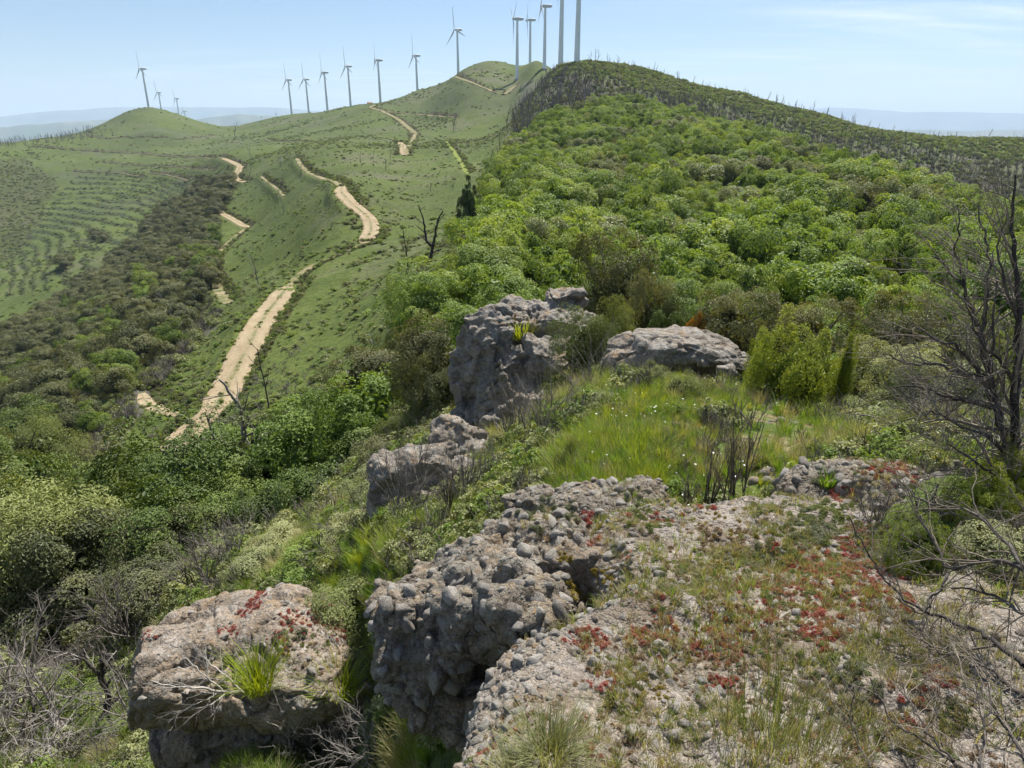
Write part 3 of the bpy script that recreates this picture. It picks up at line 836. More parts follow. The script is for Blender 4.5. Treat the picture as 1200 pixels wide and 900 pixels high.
def superell(center, half, rz=0.0, tilt=(0, 0), p=0.55, cuts=9):
    bm = bmesh.new(); bmesh.ops.create_icosphere(bm, subdivisions=4, radius=1.0)
    V = np.array([v.co[:] for v in bm.verts]); T = np.array([[v.index for v in f.verts] for f in bm.faces]); bm.free()
    q_ = p * 0.55
    n = np.abs(V) ** (1 / q_)
    s = (n.sum(1)) ** q_
    V = V / s[:, None]
    rg = np.random.default_rng(int(abs(center[0] * 977 + center[1] * 131 + half[0] * 61) * 10) % 100000)
    for _ in range(cuts):                       # knock flat facets off the lump
        pn = rg.normal(0, 1, 3); pn /= np.linalg.norm(pn)
        over = V @ pn - rg.uniform(0.70, 0.98)
        V = V - np.where(over > 0, over * 0.93, 0)[:, None] * pn
    V = V * np.array(half)
    M = np.array((Matrix.Rotation(rz, 3, 'Z') @ Matrix.Rotation(tilt[0], 3, 'X') @ Matrix.Rotation(tilt[1], 3, 'Y')))
    return V @ M.T + np.array(center), T

def build_rock(name, lumps, voxel, mat, amps=((0.9, 0.10), (0.3, 0.05), (0.1, 0.02)), seed=0, strata=0.0):
    a = Acc()
    for c, h, rz, tl, p in lumps:
        V, T = superell(c, h, rz, tl, p)
        a.add(V, None, T)
    tmp = link('tmp_rock', a.mesh('tmp_rock', []))
    md = tmp.modifiers.new('r', 'REMESH'); md.mode = 'VOXEL'; md.voxel_size = voxel
    dg = bpy.context.evaluated_depsgraph_get(); dg.update()
    ev = tmp.evaluated_get(dg); em = ev.to_mesh()
    n = len(em.vertices); V = np.empty(n * 3, np.float32); em.vertices.foreach_get('co', V); V = V.reshape(-1, 3).astype(float)
    Qf = np.empty(len(em.polygons) * 4, np.int32); em.polygons.foreach_get('vertices', Qf); Qf = Qf.reshape(-1, 4)
    ev.to_mesh_clear()
    td = tmp.data; bpy.data.objects.remove(tmp); bpy.data.meshes.remove(td)
    # relax the voxel steps, then displace along the normals
    E = np.concatenate([Qf[:, [0, 1]], Qf[:, [1, 2]], Qf[:, [2, 3]], Qf[:, [3, 0]]])
    deg = np.bincount(E.ravel(), minlength=n).astype(float)
    for _ in range(4):
        S = np.zeros_like(V); np.add.at(S, E[:, 0], V[E[:, 1]]); np.add.at(S, E[:, 1], V[E[:, 0]])
        V = 0.4 * V + 0.6 * S / np.maximum(deg, 1)[:, None]
    def normals(V):
        fn = np.cross(V[Qf[:, 2]] - V[Qf[:, 0]], V[Qf[:, 3]] - V[Qf[:, 1]])
        N = np.zeros_like(V)
        for j in range(4): np.add.at(N, Qf[:, j], fn)
        return N / (np.linalg.norm(N, axis=1)[:, None] + 1e-12)
    N = normals(V)
    d = np.zeros(n)
    for lam, am in amps:
        f = fbm(V[:, 0] / lam, V[:, 1] / lam, V[:, 2] / lam, octv=2, seed=seed + int(lam * 100))
        d += am * (f if lam < 0.5 else np.sign(f) * np.abs(f) ** 0.8 * 1.2)
    cr = np.abs(fbm(V[:, 0] / 0.55, V[:, 1] / 0.55, V[:, 2] / 0.55, octv=3, seed=seed + 91))
    d -= 0.07 * amps[0][0] * np.exp(-(cr / 0.035) ** 2)          # cracks
    if strata:
        zz = V[:, 2] + 0.12 * fbm(V[:, 0] / 0.8, V[:, 1] / 0.8, V[:, 2] / 0.8, octv=2, seed=seed + 5)
        ph = zz / (strata * 6); fr = ph - np.floor(ph)
        d += strata * (np.exp(-((fr - 0.5) / 0.10) ** 2) * -1.0) * (1 - np.abs(N[:, 2])) 
    V = V + N * d[:, None]
    N = normals(V)
    me = mk_mesh(name, V, [Qf], [mat], True)
    if me.polygons[len(me.polygons) // 2].normal.dot(Vector(N[Qf[len(Qf) // 2][0]])) < 0: pass
    return me, V, Qf, N

# pebbles: shared low meshes
def pebble_mat(name, stops):
    k = NT(name)
    co = k.coord('Object'); r = k.n('ShaderNodeObjectInfo').outputs['Random']
    wp = k.n('ShaderNodeNewGeometry').outputs['Position']
    c = k.ramp(r, stops)
    n = k.noise(co, 2.2, 5, 0.7); n2 = k.noise(co, 9, 4, 0.7)
    c = k.mix(k.ramp(n, [(0.45, 0.0), (0.62, 0.6)]), c, (0.430, 0.418, 0.392))
    c = k.mix(k.ramp(n2, [(0.62, 0.0), (0.72, 0.7)]), c, (0.086, 0.078, 0.071))
    c = k.mix(k.ramp(k.noise(co, 1.3, 3, 0.6), [(0.64, 0.0), (0.70, 0.6)]), c, (0.344, 0.191, 0.071))
    w1 = k.noise(wp, 7.0, 6, 0.7); w2 = k.noise(wp, 60, 5, 0.7)
    c = k.mix(k.ramp(w1, [(0.42, 0.0), (0.60, 0.6)]), c, (0.292, 0.265, 0.231))
    c = k.mix(k.ramp(w2, [(0.33, 0.5), (0.44, 0.0)]), c, (0.095, 0.083, 0.071))
    c = k.mix(k.ramp(w2, [(0.52, 0.0), (0.64, 0.65)]), c, (0.473, 0.452, 0.423))
    c = k.mix(k.ramp(k.noise(wp, 15, 4, 0.7), [(0.63, 0.0), (0.68, 0.75)]), c, (0.344, 0.191, 0.067))
    return k.surf(c, 0.9, k.bump(w2, 0.9, 0.012, k.bump(n2, 0.6, 0.15)), 0.15)
PEB_M = [pebble_mat('grey_pebble', [(0.0, (0.197, 0.174, 0.144)), (0.4, (0.306, 0.278, 0.237)), (0.7, (0.394, 0.362, 0.311)), (1.0, (0.496, 0.459, 0.404))]),
         pebble_mat('brown_pebble', [(0.0, (0.189, 0.132, 0.077)), (0.5, (0.306, 0.223, 0.141)), (1.0, (0.379, 0.292, 0.192))])]
def pebble_mesh(seed, mat, sub=2):
    bm = bmesh.new(); bmesh.ops.create_icosphere(bm, subdivisions=sub, radius=1.0)
    V = np.array([v.co[:] for v in bm.verts]); T = np.array([[v.index for v in f.verts] for f in bm.faces]); bm.free()
    r = np.random.default_rng(seed)
    V = V * (1 + 0.42 * vnoise(V[:, 0] * 1.3, V[:, 1] * 1.3, V[:, 2] * 1.3, seed) + 0.22 * vnoise(V[:, 0] * 2.6, V[:, 1] * 3, V[:, 2] * 3, seed + 1))[:, None]
    for _ in range(7):
        pn = r.normal(0, 1, 3); pn /= np.linalg.norm(pn); over = V @ pn - r.uniform(0.6, 0.95)
        V = V - np.where(over > 0, over, 0)[:, None] * pn
    V *= np.array([1.0, r.uniform(0.65, 0.9), r.uniform(0.5, 0.8)])
    return mk_mesh('pebble', V, [T], [mat], True)
PEB = [pebble_mesh(60 + i, PEB_M[0 if i % 3 else 1]) for i in range(9)]

def sample_surface(V, Qf, N, n, rng, weight=None):
    A = V[Qf[:, 0]]; B = V[Qf[:, 1]]; C = V[Qf[:, 2]]; D = V[Qf[:, 3]]
    ar = 0.5 * np.linalg.norm(np.cross(C - A, D - B), axis=1)
    if weight is not None: ar = ar * weight
    f = rng.choice(len(Qf), n, p=ar / ar.sum())
    u = rng.random(n)[:, None]; v = rng.random(n)[:, None]
    P = (A[f] * (1 - u) + B[f] * u) * (1 - v) + (D[f] * (1 - u) + C[f] * u) * v
    return P, N[Qf[f, 0]]

def add_pebbles(rock, V, Qf, N, n, smin, smax, nparts, seed, weight=None, embed=0.35, pw=3.0):
    """embedded pebbles: the largest visible ones are parts, the rest one part of stuff"""
    rng = np.random.default_rng(seed)
    # only where the viewpoint (or a step beside it) can see the surface
    facing = np.einsum('ij,ij->i', N[Qf[:, 0]], -V[Qf[:, 0]]) > -0.25 * np.linalg.norm(V[Qf[:, 0]], axis=1)
    fx, fy = project(V[Qf[:, 0], 0], V[Qf[:, 0], 1], V[Qf[:, 0], 2])
    seen = 0.04 + 1.0 * ((fx > -200) & (fx < 1700) & (fy > 0) & (fy < 1150)) / (1 + (np.linalg.norm(V[Qf[:, 0]], axis=1) / 3.0) ** 2)
    w = facing * seen if weight is None else facing * weight * seen
    P, NN = sample_surface(V, Qf, N, n, rng, w)
    s = smin + (smax - smin) * rng.random(n) ** pw
    order = np.argsort(-s)
    cell = {}; keep = []
    cs = smax * 1.6
    for i in order:
        p = P[i]; key = tuple((p // cs).astype(int)); ok = True
        for dx in (-1, 0, 1):
            for dy in (-1, 0, 1):
                for dz in (-1, 0, 1):
                    for j in cell.get((key[0] + dx, key[1] + dy, key[2] + dz), ()):
                        if np.sum((P[j] - p) ** 2) < (0.72 * (s[i] + s[j])) ** 2:
                            ok = False; break
                    if not ok: break
                if not ok: break
            if not ok: break
        if ok:
            cell.setdefault(key, []).append(i); keep.append(i)
    keep = np.array(keep)
    px, py = project(P[keep, 0], P[keep, 1], P[keep, 2])
    inview = (px > -20) & (px < 1220) & (py > 0) & (py < 915)
    score = s[keep] / np.linalg.norm(P[keep], axis=1) * inview
    big = keep[np.argsort(-score)[:nparts]]; bigset = set(big.tolist())
    small = np.array([i for i in keep if i not in bigset], int)
    spin = rng.uniform(0, 6.28, n)
    dep = embed * rng.uniform(0.3, 1.5, n) * 0.6
    jit = NN + rng.normal(0, 0.25, NN.shape)
    eu = eulers_from_normals(jit[big], spin[big])
    for i, e in zip(big, eu):
        link('pebble', PEB[int(rng.integers(len(PEB)))], rock, P[i] - NN[i] * s[i] * dep[i], e, s[i])
    if len(small):
        eu = eulers_from_normals(jit[small], spin[small])
        scatter('pebbles', PEB, P[small] - NN[small] * (s * dep)[small, None], eu, s[small], parent=rock)

def L(px, py, rho, half, rz=0.0, tilt=(0, 0), p=0.55):
    return (tuple(at(px, py, rho)), half, rz, tilt, p)

ROCKS = {}
def rock_thing(key, name, label, lumps, voxel, mat, seed, amps, strata=0.0, peb=None):
    me, V, Qf, N = build_rock(name, lumps, voxel, mat, amps, seed, strata)
    o = tag(link(name, me), label, 'rock')
    ROCKS[key] = (o, V, Qf, N)
    if peb: add_pebbles(o, V, Qf, N, *peb)
    return o
AMP_NEAR = ((0.55, 0.09), (0.22, 0.05), (0.08, 0.022), (0.035, 0.008))
AMP_MID = ((1.1, 0.16), (0.45, 0.13), (0.18, 0.07), (0.08, 0.03))
# A: overhanging boulder in the middle foreground
rock_thing('A', 'overhanging_boulder', 'knobbly grey conglomerate boulder overhanging on its left, middle of the foreground',
           [((-0.02, 3.34, -2.50), (0.72, 0.42, 0.19), 0.05, (0.06, -0.04), 0.40), ((-0.05, 3.46, -2.90), (0.64, 0.44, 0.50), 0.05, (0.12, -0.05), 0.40), ((-0.46, 3.16, -2.66), (0.32, 0.34, 0.30), 0.35, (0.10, -0.12), 0.42), ((0.45, 3.35, -2.55), (0.42, 0.40, 0.34), 0.0, (0.1, 0), 0.45),
            ((0.12, 3.02, -2.42), (0.24, 0.16, 0.10), 0.3, (0.1, 0.05), 0.45), ((-0.2, 3.2, -3.1), (0.5, 0.34, 0.3), 0.1, (0.2, 0), 0.5)],
           0.017, ROCK_GREY, 3, ((0.55, 0.12), (0.24, 0.09), (0.10, 0.06), (0.05, 0.035)), 0.0, (15000, 0.005, 0.066, 290, 5, None, 0.55, 13.0))
# C: pale boulder lower left
rock_thing('C', 'pale_boulder', 'big pale tan boulder with red stonecrop streaks on top, lower left',
           [L(300, 775, 5.95, (1.28, 0.70, 0.42), -0.10, (0.14, -0.14), 0.55), L(325, 850, 6.0, (1.25, 0.64, 0.82), -0.05, (0.10, -0.2), 0.5), L(212, 785, 6.1, (0.55, 0.55, 0.48), 0.25, (0.12, -0.25), 0.48), L(410, 785, 5.7, (0.66, 0.55, 0.42), 0.0, (0.16, 0.06), 0.42), L(330, 930, 6.2, (1.0, 0.6, 0.7), 0, (0.0, 0), 0.5)],
           0.026, ROCK_TAN, 13, ((0.8, 0.10), (0.35, 0.07), (0.14, 0.035), (0.06, 0.014)), 0.0, (9000, 0.008, 0.06, 120, 6, None, 0.6, 14.0))
# D: cliff
rock_thing('D', 'rock_cliff', 'tall grey rock outcrop dropping in a shaded cliff, centre of the ridge',
           [L(563, 425, 12.9, (0.62, 0.62, 1.20), 0.12, (0.0, 0.04), 0.32), L(640, 380, 13.4, (0.98, 0.62, 0.45), -0.1, (0.18, -0.14), 0.36), L(600, 430, 12.5, (0.60, 0.5, 0.45), 0.2, (0.12, 0), 0.38), L(584, 462, 12.1, (0.46, 0.45, 0.75), 0.1, (0.02, 0), 0.36),
            L(622, 490, 11.7, (0.66, 0.5, 0.55), 0, (0.06, 0.05), 0.4), L(655, 420, 12.7, (0.72, 0.6, 0.55), 0, (0.18, 0), 0.45), L(565, 515, 12.3, (0.6, 0.5, 0.75), 0, (0, 0), 0.45), L(662, 352, 13.8, (0.44, 0.35, 0.30), 0.3, (0.2, -0.1), 0.4), L(600, 520, 11.4, (0.6, 0.45, 0.55), 0, (0.05, 0), 0.45)],
           0.028, ROCK_FAR, 23, ((1.1, 0.12), (0.45, 0.12), (0.18, 0.08), (0.08, 0.045)), 0.05)
rock_thing('E', 'flat_boulder', 'long flat-topped grey boulder with a dark undercut, behind the meadow',
           [L(765, 412, 10.4, (0.76, 0.55, 0.38), -0.05, (0.16, 0.02), 0.36), L(832, 408, 10.3, (0.70, 0.48, 0.13), -0.10, (0.16, 0.17), 0.36), L(735, 432, 10.1, (0.44, 0.4, 0.36), 0, (0.05, 0), 0.42), L(820, 430, 10.6, (0.55, 0.35, 0.26), 0, (0, 0), 0.45)],
           0.022, ROCK_FAR, 33, ((0.8, 0.06), (0.35, 0.05), (0.14, 0.035), (0.06, 0.016)), 0.03)
rock_thing('F1', 'small_crag', 'small rounded grey crag just below the cliff, ochre plant on top',
           [L(538, 528, 9.6, (0.46, 0.40, 0.50), 0.1, (0.1, 0), 0.42), L(562, 550, 9.3, (0.36, 0.34, 0.42), 0, (0, 0), 0.45)], 0.022, ROCK_FAR, 43, ((0.5, 0.09), (0.2, 0.07), (0.09, 0.045), (0.05, 0.02)), 0.02)
rock_thing('F2', 'low_crag', 'low pale-rimmed grey crag behind bare heath twigs, left of the ridge',
           [L(480, 565, 8.5, (0.56, 0.42, 0.50), 0.2, (0.12, -0.1), 0.40), L(535, 572, 8.3, (0.50, 0.38, 0.40), 0, (0.1, 0.1), 0.42), L(490, 600, 8.2, (0.6, 0.4, 0.45), 0, (0, 0), 0.45)], 0.022, ROCK_FAR, 53, ((0.5, 0.09), (0.2, 0.07), (0.09, 0.045), (0.05, 0.02)), 0.02)
rock_thing('G', 'pebbly_mound', 'broad pebbly conglomerate mound right of the meadow grass',
           [L(985, 592, 4.75, (0.42, 0.42, 0.22), 0.2, (0.15, 0), 0.6), L(1075, 585, 4.75, (0.5, 0.42, 0.2), 0, (0.12, 0), 0.6), L(1020, 620, 4.4, (0.5, 0.3, 0.17), 0, (0.1, 0), 0.6)],
           0.024, ROCK_GREY, 63, ((0.45, 0.06), (0.2, 0.04), (0.07, 0.018)), 0.0, (7000, 0.008, 0.060, 170, 7, None, 0.4, 10.0))
rock_thing('H', 'knobbly_ledge', 'small knobbly ledge of grey conglomerate at the foot of the meadow grass',
           [L(625, 600, 4.75, (0.24, 0.28, 0.20), 0.2, (0.1, -0.1), 0.6), L(700, 600, 4.5, (0.36, 0.28, 0.13), 0, (0.15, 0), 0.6), L(745, 585, 4.7, (0.22, 0.22, 0.12), 0, (0.15, 0), 0.6)],
           0.022, ROCK_GREY, 73, ((0.4, 0.06), (0.2, 0.04), (0.07, 0.018)), 0.0, (3500, 0.008, 0.055, 110, 8, None, 0.4, 10.0))
rock_thing('I', 'meadow_slab', 'flat pale rock slab showing through the grass below the flat boulder',
           [L(728, 492, 7.4, (0.42, 0.36, 0.09), 0.3, (0.16, 0.05), 0.6)], 0.03, ROCK_TAN, 83, ((0.5, 0.05), (0.2, 0.03), (0.08, 0.015)), 0.0)
rock_thing('J', 'rim_rock', 'pale rock rim at the cliff foot beside grey heath twigs',
           [L(615, 525, 9.8, (0.5, 0.3, 0.2), 0.6, (0.2, -0.2), 0.6), L(583, 548, 9.2, (0.3, 0.22, 0.16), 0.6, (0.2, -0.1), 0.6)], 0.035, ROCK_TAN, 93, ((0.5, 0.07), (0.2, 0.04), (0.08, 0.015)), 0.0)
rock_thing('K', 'loose_block', 'small pale loose block under the overhanging end of the flat boulder',
           [L(852, 434, 9.7, (0.17, 0.13, 0.09), 0.3, (0, 0.1), 0.5)], 0.02, ROCK_FAR, 97, ((0.3, 0.03), (0.1, 0.02)), 0.0)

# ------------------------------------------------------------------ ledge the photographer stands on
LEDGE = np.array([(-0.55, -0.6), (-0.28, 0.4), (-0.20, 1.0), (-0.17, 1.5), (-0.13, 1.9), (0.03, 2.28), (0.36, 2.55), (0.50, 2.9), (0.42, 3.45), (0.55, 3.85), (0.95, 4.05), (1.6, 4.1), (2.3, 4.05), (3.1, 3.9), (3.9, 3.2), (4.2, 2.0), (4.2, -0.6)])
def poly_dist(x, y, poly):
    d = np.full(x.shape, 1e9)
    for (x1, y1), (x2, y2) in zip(poly, np.roll(poly, -1, 0)):
        ex, ey = x2 - x1, y2 - y1
        t = np.clip(((x - x1) * ex + (y - y1) * ey) / (ex * ex + ey * ey), 0, 1)
        d = np.minimum(d, np.hypot(x - x1 - t * ex, y - y1 - t * ey))
    return np.where(inpoly(x, y, poly), d, -d)
lx, ly = np.meshgrid(np.arange(-0.8, 4.4, 0.017), np.arange(-0.7, 4.35, 0.017), indexing='ij')
ld = poly_dist(lx, ly, LEDGE) + 0.07 * fbm(lx / 0.35, ly / 0.35, octv=3, seed=71) 
zt = -1.42 - 0.235 * ly + 0.06 * lx - 0.03 * np.maximum(lx - 2.2, 0) ** 2
stepline = 2.62 + 0.10 * (lx - 0.4) + 0.16 * fbm(lx / 0.5, ly / 0.5, octv=2, seed=72)
zt += 0.05 * (1 - sstep(-0.07, 0.07, ly - stepline)) - 0.04 - 0.07 * np.exp(-((ly - stepline) / 0.05) ** 2) * (1 - sstep(0.9, 1.8, lx))
zt += 0.08 * fbm(lx / 0.6, ly / 0.6, octv=3, seed=73) + 0.05 * fbm(lx / 0.17, ly / 0.17, octv=2, seed=74) + 0.016 * fbm(lx / 0.05, ly / 0.05, octv=2, seed=75)
edge = np.clip(ld, -0.20, 0.35)
zl = zt - 0.10 * (1 - sstep(0, 0.22, edge)) - 1.35 * sstep(0.02, -0.17, edge)
ids = np.arange(lx.size).reshape(lx.shape)
qq = np.stack([ids[:-1, :-1], ids[1:, :-1], ids[1:, 1:], ids[:-1, 1:]], -1).reshape(-1, 4)
keepf = (ld.ravel()[qq] > -0.19).any(1)
qq = qq[keepf]
used = np.unique(qq); remap = np.full(lx.size, -1); remap[used] = np.arange(len(used))
LV = np.column_stack([lx.ravel(), ly.ravel(), zl.ravel()])[used]; LQ = remap[qq]
# gravelly earth lies in the hollows of the ledge, bare rock on its swells
k = NT('ledge_rock_and_grit')
co = k.coord('Object')
vo = k.n('ShaderNodeTexVoronoi', {'Vector': co, 'Scale': 26.0}, feature='F1')
vo2 = k.n('ShaderNodeTexVoronoi', {'Vector': co, 'Scale': 70.0}, feature='F1')
n1 = k.noise(co, 2.3, 6, 0.65); n2 = k.noise(co, 14, 6, 0.7); n3 = k.noise(co, 90, 4, 0.7)
c1 = k.ramp(k.n('ShaderNodeSeparateColor', {0: vo.outputs['Color']}).outputs['Red'], [(0, (0.096, 0.078, 0.059)), (0.3, (0.252, 0.215, 0.174)), (0.65, (0.370, 0.348, 0.311)), (0.9, (0.311, 0.229, 0.148)), (1, (0.429, 0.414, 0.392))])
c2 = k.ramp(k.n('ShaderNodeSeparateColor', {0: vo2.outputs['Color']}).outputs['Green'], [(0, (0.096, 0.078, 0.059)), (0.4, (0.244, 0.200, 0.148)), (1, (0.385, 0.340, 0.281))])
c = k.mix(k.ramp(n2, [(0.4, 0.25), (0.6, 0.85)]), c1, c2)
c = k.mix(k.ramp(k.noise(co, 5.0, 6, 0.7), [(0.42, 0.0), (0.58, 0.7)]), c, k.ramp(n3, [(0.35, (0.20, 0.17, 0.15)), (0.6, (0.37, 0.335, 0.305))]))
soil = k.ramp(n3, [(0.3, (0.074, 0.056, 0.037)), (0.7, (0.185, 0.137, 0.089))])
c = k.mix(k.ramp(n1, [(0.50, 0.0), (0.62, 0.75)]), c, soil)
h = k.math('ADD', k.math('MULTIPLY', vo.outputs['Distance'], -0.8), k.math('MULTIPLY', vo2.outputs['Distance'], -0.4))
nb = k.bump(h, 1.0, 0.03); nb = k.bump(n2, 0.8, 0.03, nb); nb = k.bump(n3, 0.8, 0.008, nb)
LEDGE_MAT = k.surf(c, 0.93, nb, 0.12)
fn = np.cross(LV[LQ[:, 2]] - LV[LQ[:, 0]], LV[LQ[:, 3]] - LV[LQ[:, 1]])
LN = np.zeros_like(LV)
for j in range(4): np.add.at(LN, LQ[:, j], fn)
LN /= np.linalg.norm(LN, axis=1)[:, None] + 1e-12
ledge = tag(link('rock_ledge', mk_mesh('rock_ledge', LV, [LQ], [LEDGE_MAT], True)), 'broad gravelly rock ledge filling the lower right foreground', 'rock')
# more stones along the broken left edge and on bare patches
bare = fbm(LV[LQ[:, 0], 0] / 0.45, LV[LQ[:, 0], 1] / 0.45, octv=3, seed=78)
edl = poly_dist(LV[LQ[:, 0], 0], LV[LQ[:, 0], 1], LEDGE)
lw = 0.10 + 1.2 * sstep(-0.05, 0.3, bare) + 1.6 * (1 - sstep(0.05, 0.3, edl)) * (LV[LQ[:, 0], 0] < 1.0)
add_pebbles(ledge, LV, LQ, LN, 66000, 0.003, 0.034, 300, 9, lw, 0.25, 8.5)
def ledge_z(x, y):
    i = np.clip(((np.asarray(x) + 0.8) / 0.017).astype(int), 0, lx.shape[0] - 1); j = np.clip(((np.asarray(y) + 0.7) / 0.017).astype(int), 0, lx.shape[1] - 1)
    return zl[i, j], ld[i, j]
# ------------------------------------------------------------------ foliage
k = NT('rough_bark')
co = k.coord('Object')
BARK = k.surf(k.ramp(k.noise(co, 9, 5, 0.7), [(0.3, (0.06, 0.05, 0.04)), (0.7, (0.18, 0.155, 0.13))]), 0.9, k.bump(k.noise(co, 25, 4), 0.6, 0.03), 0.1)
LM = {
    'bright': leaf_mat('fresh_oak_leaf', (0.095, 0.152, 0.028), (0.195, 0.282, 0.056), (0.34, 0.40, 0.12), 0.36, vary=0.45),
    'mid': leaf_mat('green_oak_leaf', (0.075, 0.120, 0.024), (0.160, 0.228, 0.046), (0.26, 0.32, 0.08), 0.36, vary=0.5),
    'grey': leaf_mat('grey_green_leaf', (0.110, 0.134, 0.055), (0.220, 0.250, 0.107), (0.336, 0.354, 0.171), 0.26),
    'olive': leaf_mat('olive_brown_leaf', (0.068, 0.074, 0.028), (0.140, 0.145, 0.056), (0.23, 0.225, 0.092), 0.24),
    'holm': leaf_mat('holm_oak_leaf', (0.058, 0.071, 0.029), (0.127, 0.140, 0.056), (0.233, 0.232, 0.098), 0.20),
    'heath': leaf_mat('tree_heath_leaf', (0.068, 0.092, 0.024), (0.155, 0.185, 0.052), (0.30, 0.325, 0.115), 0.24),
    'juniper': leaf_mat('juniper_needle', (0.084, 0.128, 0.020), (0.213, 0.268, 0.034), (0.401, 0.427, 0.055), 0.29),
    'pale': leaf_mat('pale_bush_leaf', (0.142, 0.165, 0.073), (0.285, 0.305, 0.134), (0.440, 0.445, 0.220), 0.26),
    'orange': leaf_mat('orange_leaf', (0.207, 0.104, 0.022), (0.388, 0.207, 0.043), (0.440, 0.317, 0.073), 0.27),
    'cypress': leaf_mat('dark_conifer_needle', (0.036, 0.054, 0.022), (0.078, 0.104, 0.040), (0.142, 0.171, 0.063), 0.18),
    'dbright': leaf_mat('shade_toned_oak_leaf', (0.062, 0.095, 0.018), (0.140, 0.198, 0.034), (0.26, 0.32, 0.07), 0.24),  # fresh oak leaf darkened: bush shadow put into the leaf colour
    'dmid': leaf_mat('shade_toned_green_oak_leaf', (0.046, 0.074, 0.016), (0.108, 0.156, 0.030), (0.21, 0.265, 0.062), 0.20),  # green oak leaf darkened the same way, shadow in its colour
}
def leaves(rng, P, D, size, up=0.3, slim=0.5, along=0.0, DC=None):
    """one leaf (quad) at each P; D outward direction; along>0 points the leaf's long axis along D"""
    n = len(P)
    nrm = D * 0.5 + rng.normal(0, 0.42, (n, 3)); nrm[:, 2] += up * 0.7
    if DC is not None: nrm += DC * 0.75
    nrm /= np.linalg.norm(nrm, axis=1)[:, None] + 1e-9
    t = rng.normal(0, 1, (n, 3)) + D * along * 2.5
    if along > 0: t[:, 2] += along * 2.0
    t -= nrm * (t * nrm).sum(1)[:, None]; t /= np.linalg.norm(t, axis=1)[:, None] + 1e-9
    b = np.cross(nrm, t)
    s = size * rng.uniform(0.6, 1.3, n)
    L_ = (s * 0.5)[:, None]; W = (s * 0.5 * slim)[:, None]
    bend = nrm * (s * 0.12)[:, None]
    V = np.stack([P + t * L_ - bend, P + b * W, P - t * L_ - bend, P - b * W], 1).reshape(-1, 3)
    Q = np.arange(n * 4).reshape(n, 4)
    return V, Q

def crown_mesh(seed, mat, ncl=60, per=70, leaf=0.045, rad=(0.5, 0.5, 0.40), cz=0.6, clr=(0.12, 0.2), shell=0.5, flat=0.0, along=0.0, slim=0.55, csquash=0.8, irr=0.28, low=-0.75, spire=0.0):
    rng = np.random.default_rng(seed)
    C = []
    while len(C) < ncl:
        d = rng.normal(0, 1, 3); d /= np.linalg.norm(d)
        if d[2] < low: continue
        r = (shell + (1 - shell) * rng.random() ** 0.6) if rng.random() < 0.3 else rng.uniform(0.82, 1.0)
        wob = 1 + irr * 2 * float(vnoise(np.array(d[0] * 1.7 + seed), np.array(d[1] * 1.7), np.array(d[2] * 1.7), seed))
        p = d * r * np.array(rad) * wob
        if spire: p[:2] *= max(0.12, 1 - spire * (p[2] / rad[2] * 0.5 + 0.5))
        C.append(p)
    C = np.array(C); C[:, 2] += cz
    cr = rng.uniform(*clr, ncl)
    if spire: cr = cr * np.clip(1.25 - 0.8 * (C[:, 2] - cz + rad[2]) / (2 * rad[2]), 0.4, 1)
    n = ncl * per
    ci = np.repeat(np.arange(ncl), per)
    CD = (C - np.array([0, 0, cz])) / np.array(rad); CD /= np.linalg.norm(CD, axis=1)[:, None] + 1e-9
    d = rng.normal(0, 1, (n, 3)) + CD[ci] * 0.55; d[:, 2] += 0.3; d /= np.linalg.norm(d, axis=1)[:, None]
    rr = (0.55 + 0.5 * rng.random(n) ** 0.5)
    P = C[ci] + d * (rr * cr[ci])[:, None] * np.array([1, 1, csquash])
    V, Q = leaves(rng, P, d, leaf, 0.35, slim, along, CD[ci])
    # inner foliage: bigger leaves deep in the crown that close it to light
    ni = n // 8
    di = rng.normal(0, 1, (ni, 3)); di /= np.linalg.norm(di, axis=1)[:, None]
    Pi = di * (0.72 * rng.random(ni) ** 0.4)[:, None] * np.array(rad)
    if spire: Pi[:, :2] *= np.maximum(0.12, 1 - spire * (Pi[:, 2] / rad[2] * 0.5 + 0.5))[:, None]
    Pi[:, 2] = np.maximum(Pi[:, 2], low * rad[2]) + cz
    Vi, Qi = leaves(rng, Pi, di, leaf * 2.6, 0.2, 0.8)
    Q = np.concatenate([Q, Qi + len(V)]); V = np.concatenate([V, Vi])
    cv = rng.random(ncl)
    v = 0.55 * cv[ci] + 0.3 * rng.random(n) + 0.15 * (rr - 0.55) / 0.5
    v = np.concatenate([v, rng.random(ni) * 0.35])  # inner leaves get only dark tints, painting shade into the crown's gaps
    me = mk_mesh('crown', V, [Q], [mat], False, attrs={'v': ('FACE', 'FLOAT', v)})
    return me, C

def trunk_mesh(seed, C, h0=0.32, r0=0.045, nl=7, lean=0.06, mat=None):
    rng = np.random.default_rng(seed + 500)
    a = Acc()
    top = np.array([rng.normal(0, lean), rng.normal(0, lean), h0 + 0.25])
    mid = np.array([top[0] * 0.4 + rng.normal(0, 0.02), top[1] * 0.4, h0 * 0.55])
    V, Q = tube([(0, 0, -0.06), (0, 0, 0.0), mid, top * 0.9 + np.array([0, 0, 0.02]), top + np.array([0, 0, 0.1])], [r0 * 1.5, r0 * 1.15, r0 * 0.85, r0 * 0.55, r0 * 0.2], 7); a.add(V, Q)
    for c in C[rng.permutation(len(C))[:nl]]:
        f = rng.uniform(0.45, 1.0)
        s = mid * (1 - f) + top * f
        m = (s + c) / 2 + np.array([0, 0, -0.04]) + rng.normal(0, 0.02, 3)
        V, Q = tube([s, m, c], [r0 * 0.5, r0 * 0.32, r0 * 0.1], 5); a.add(V, Q)
    return a.mesh('trunk', [mat or BARK])

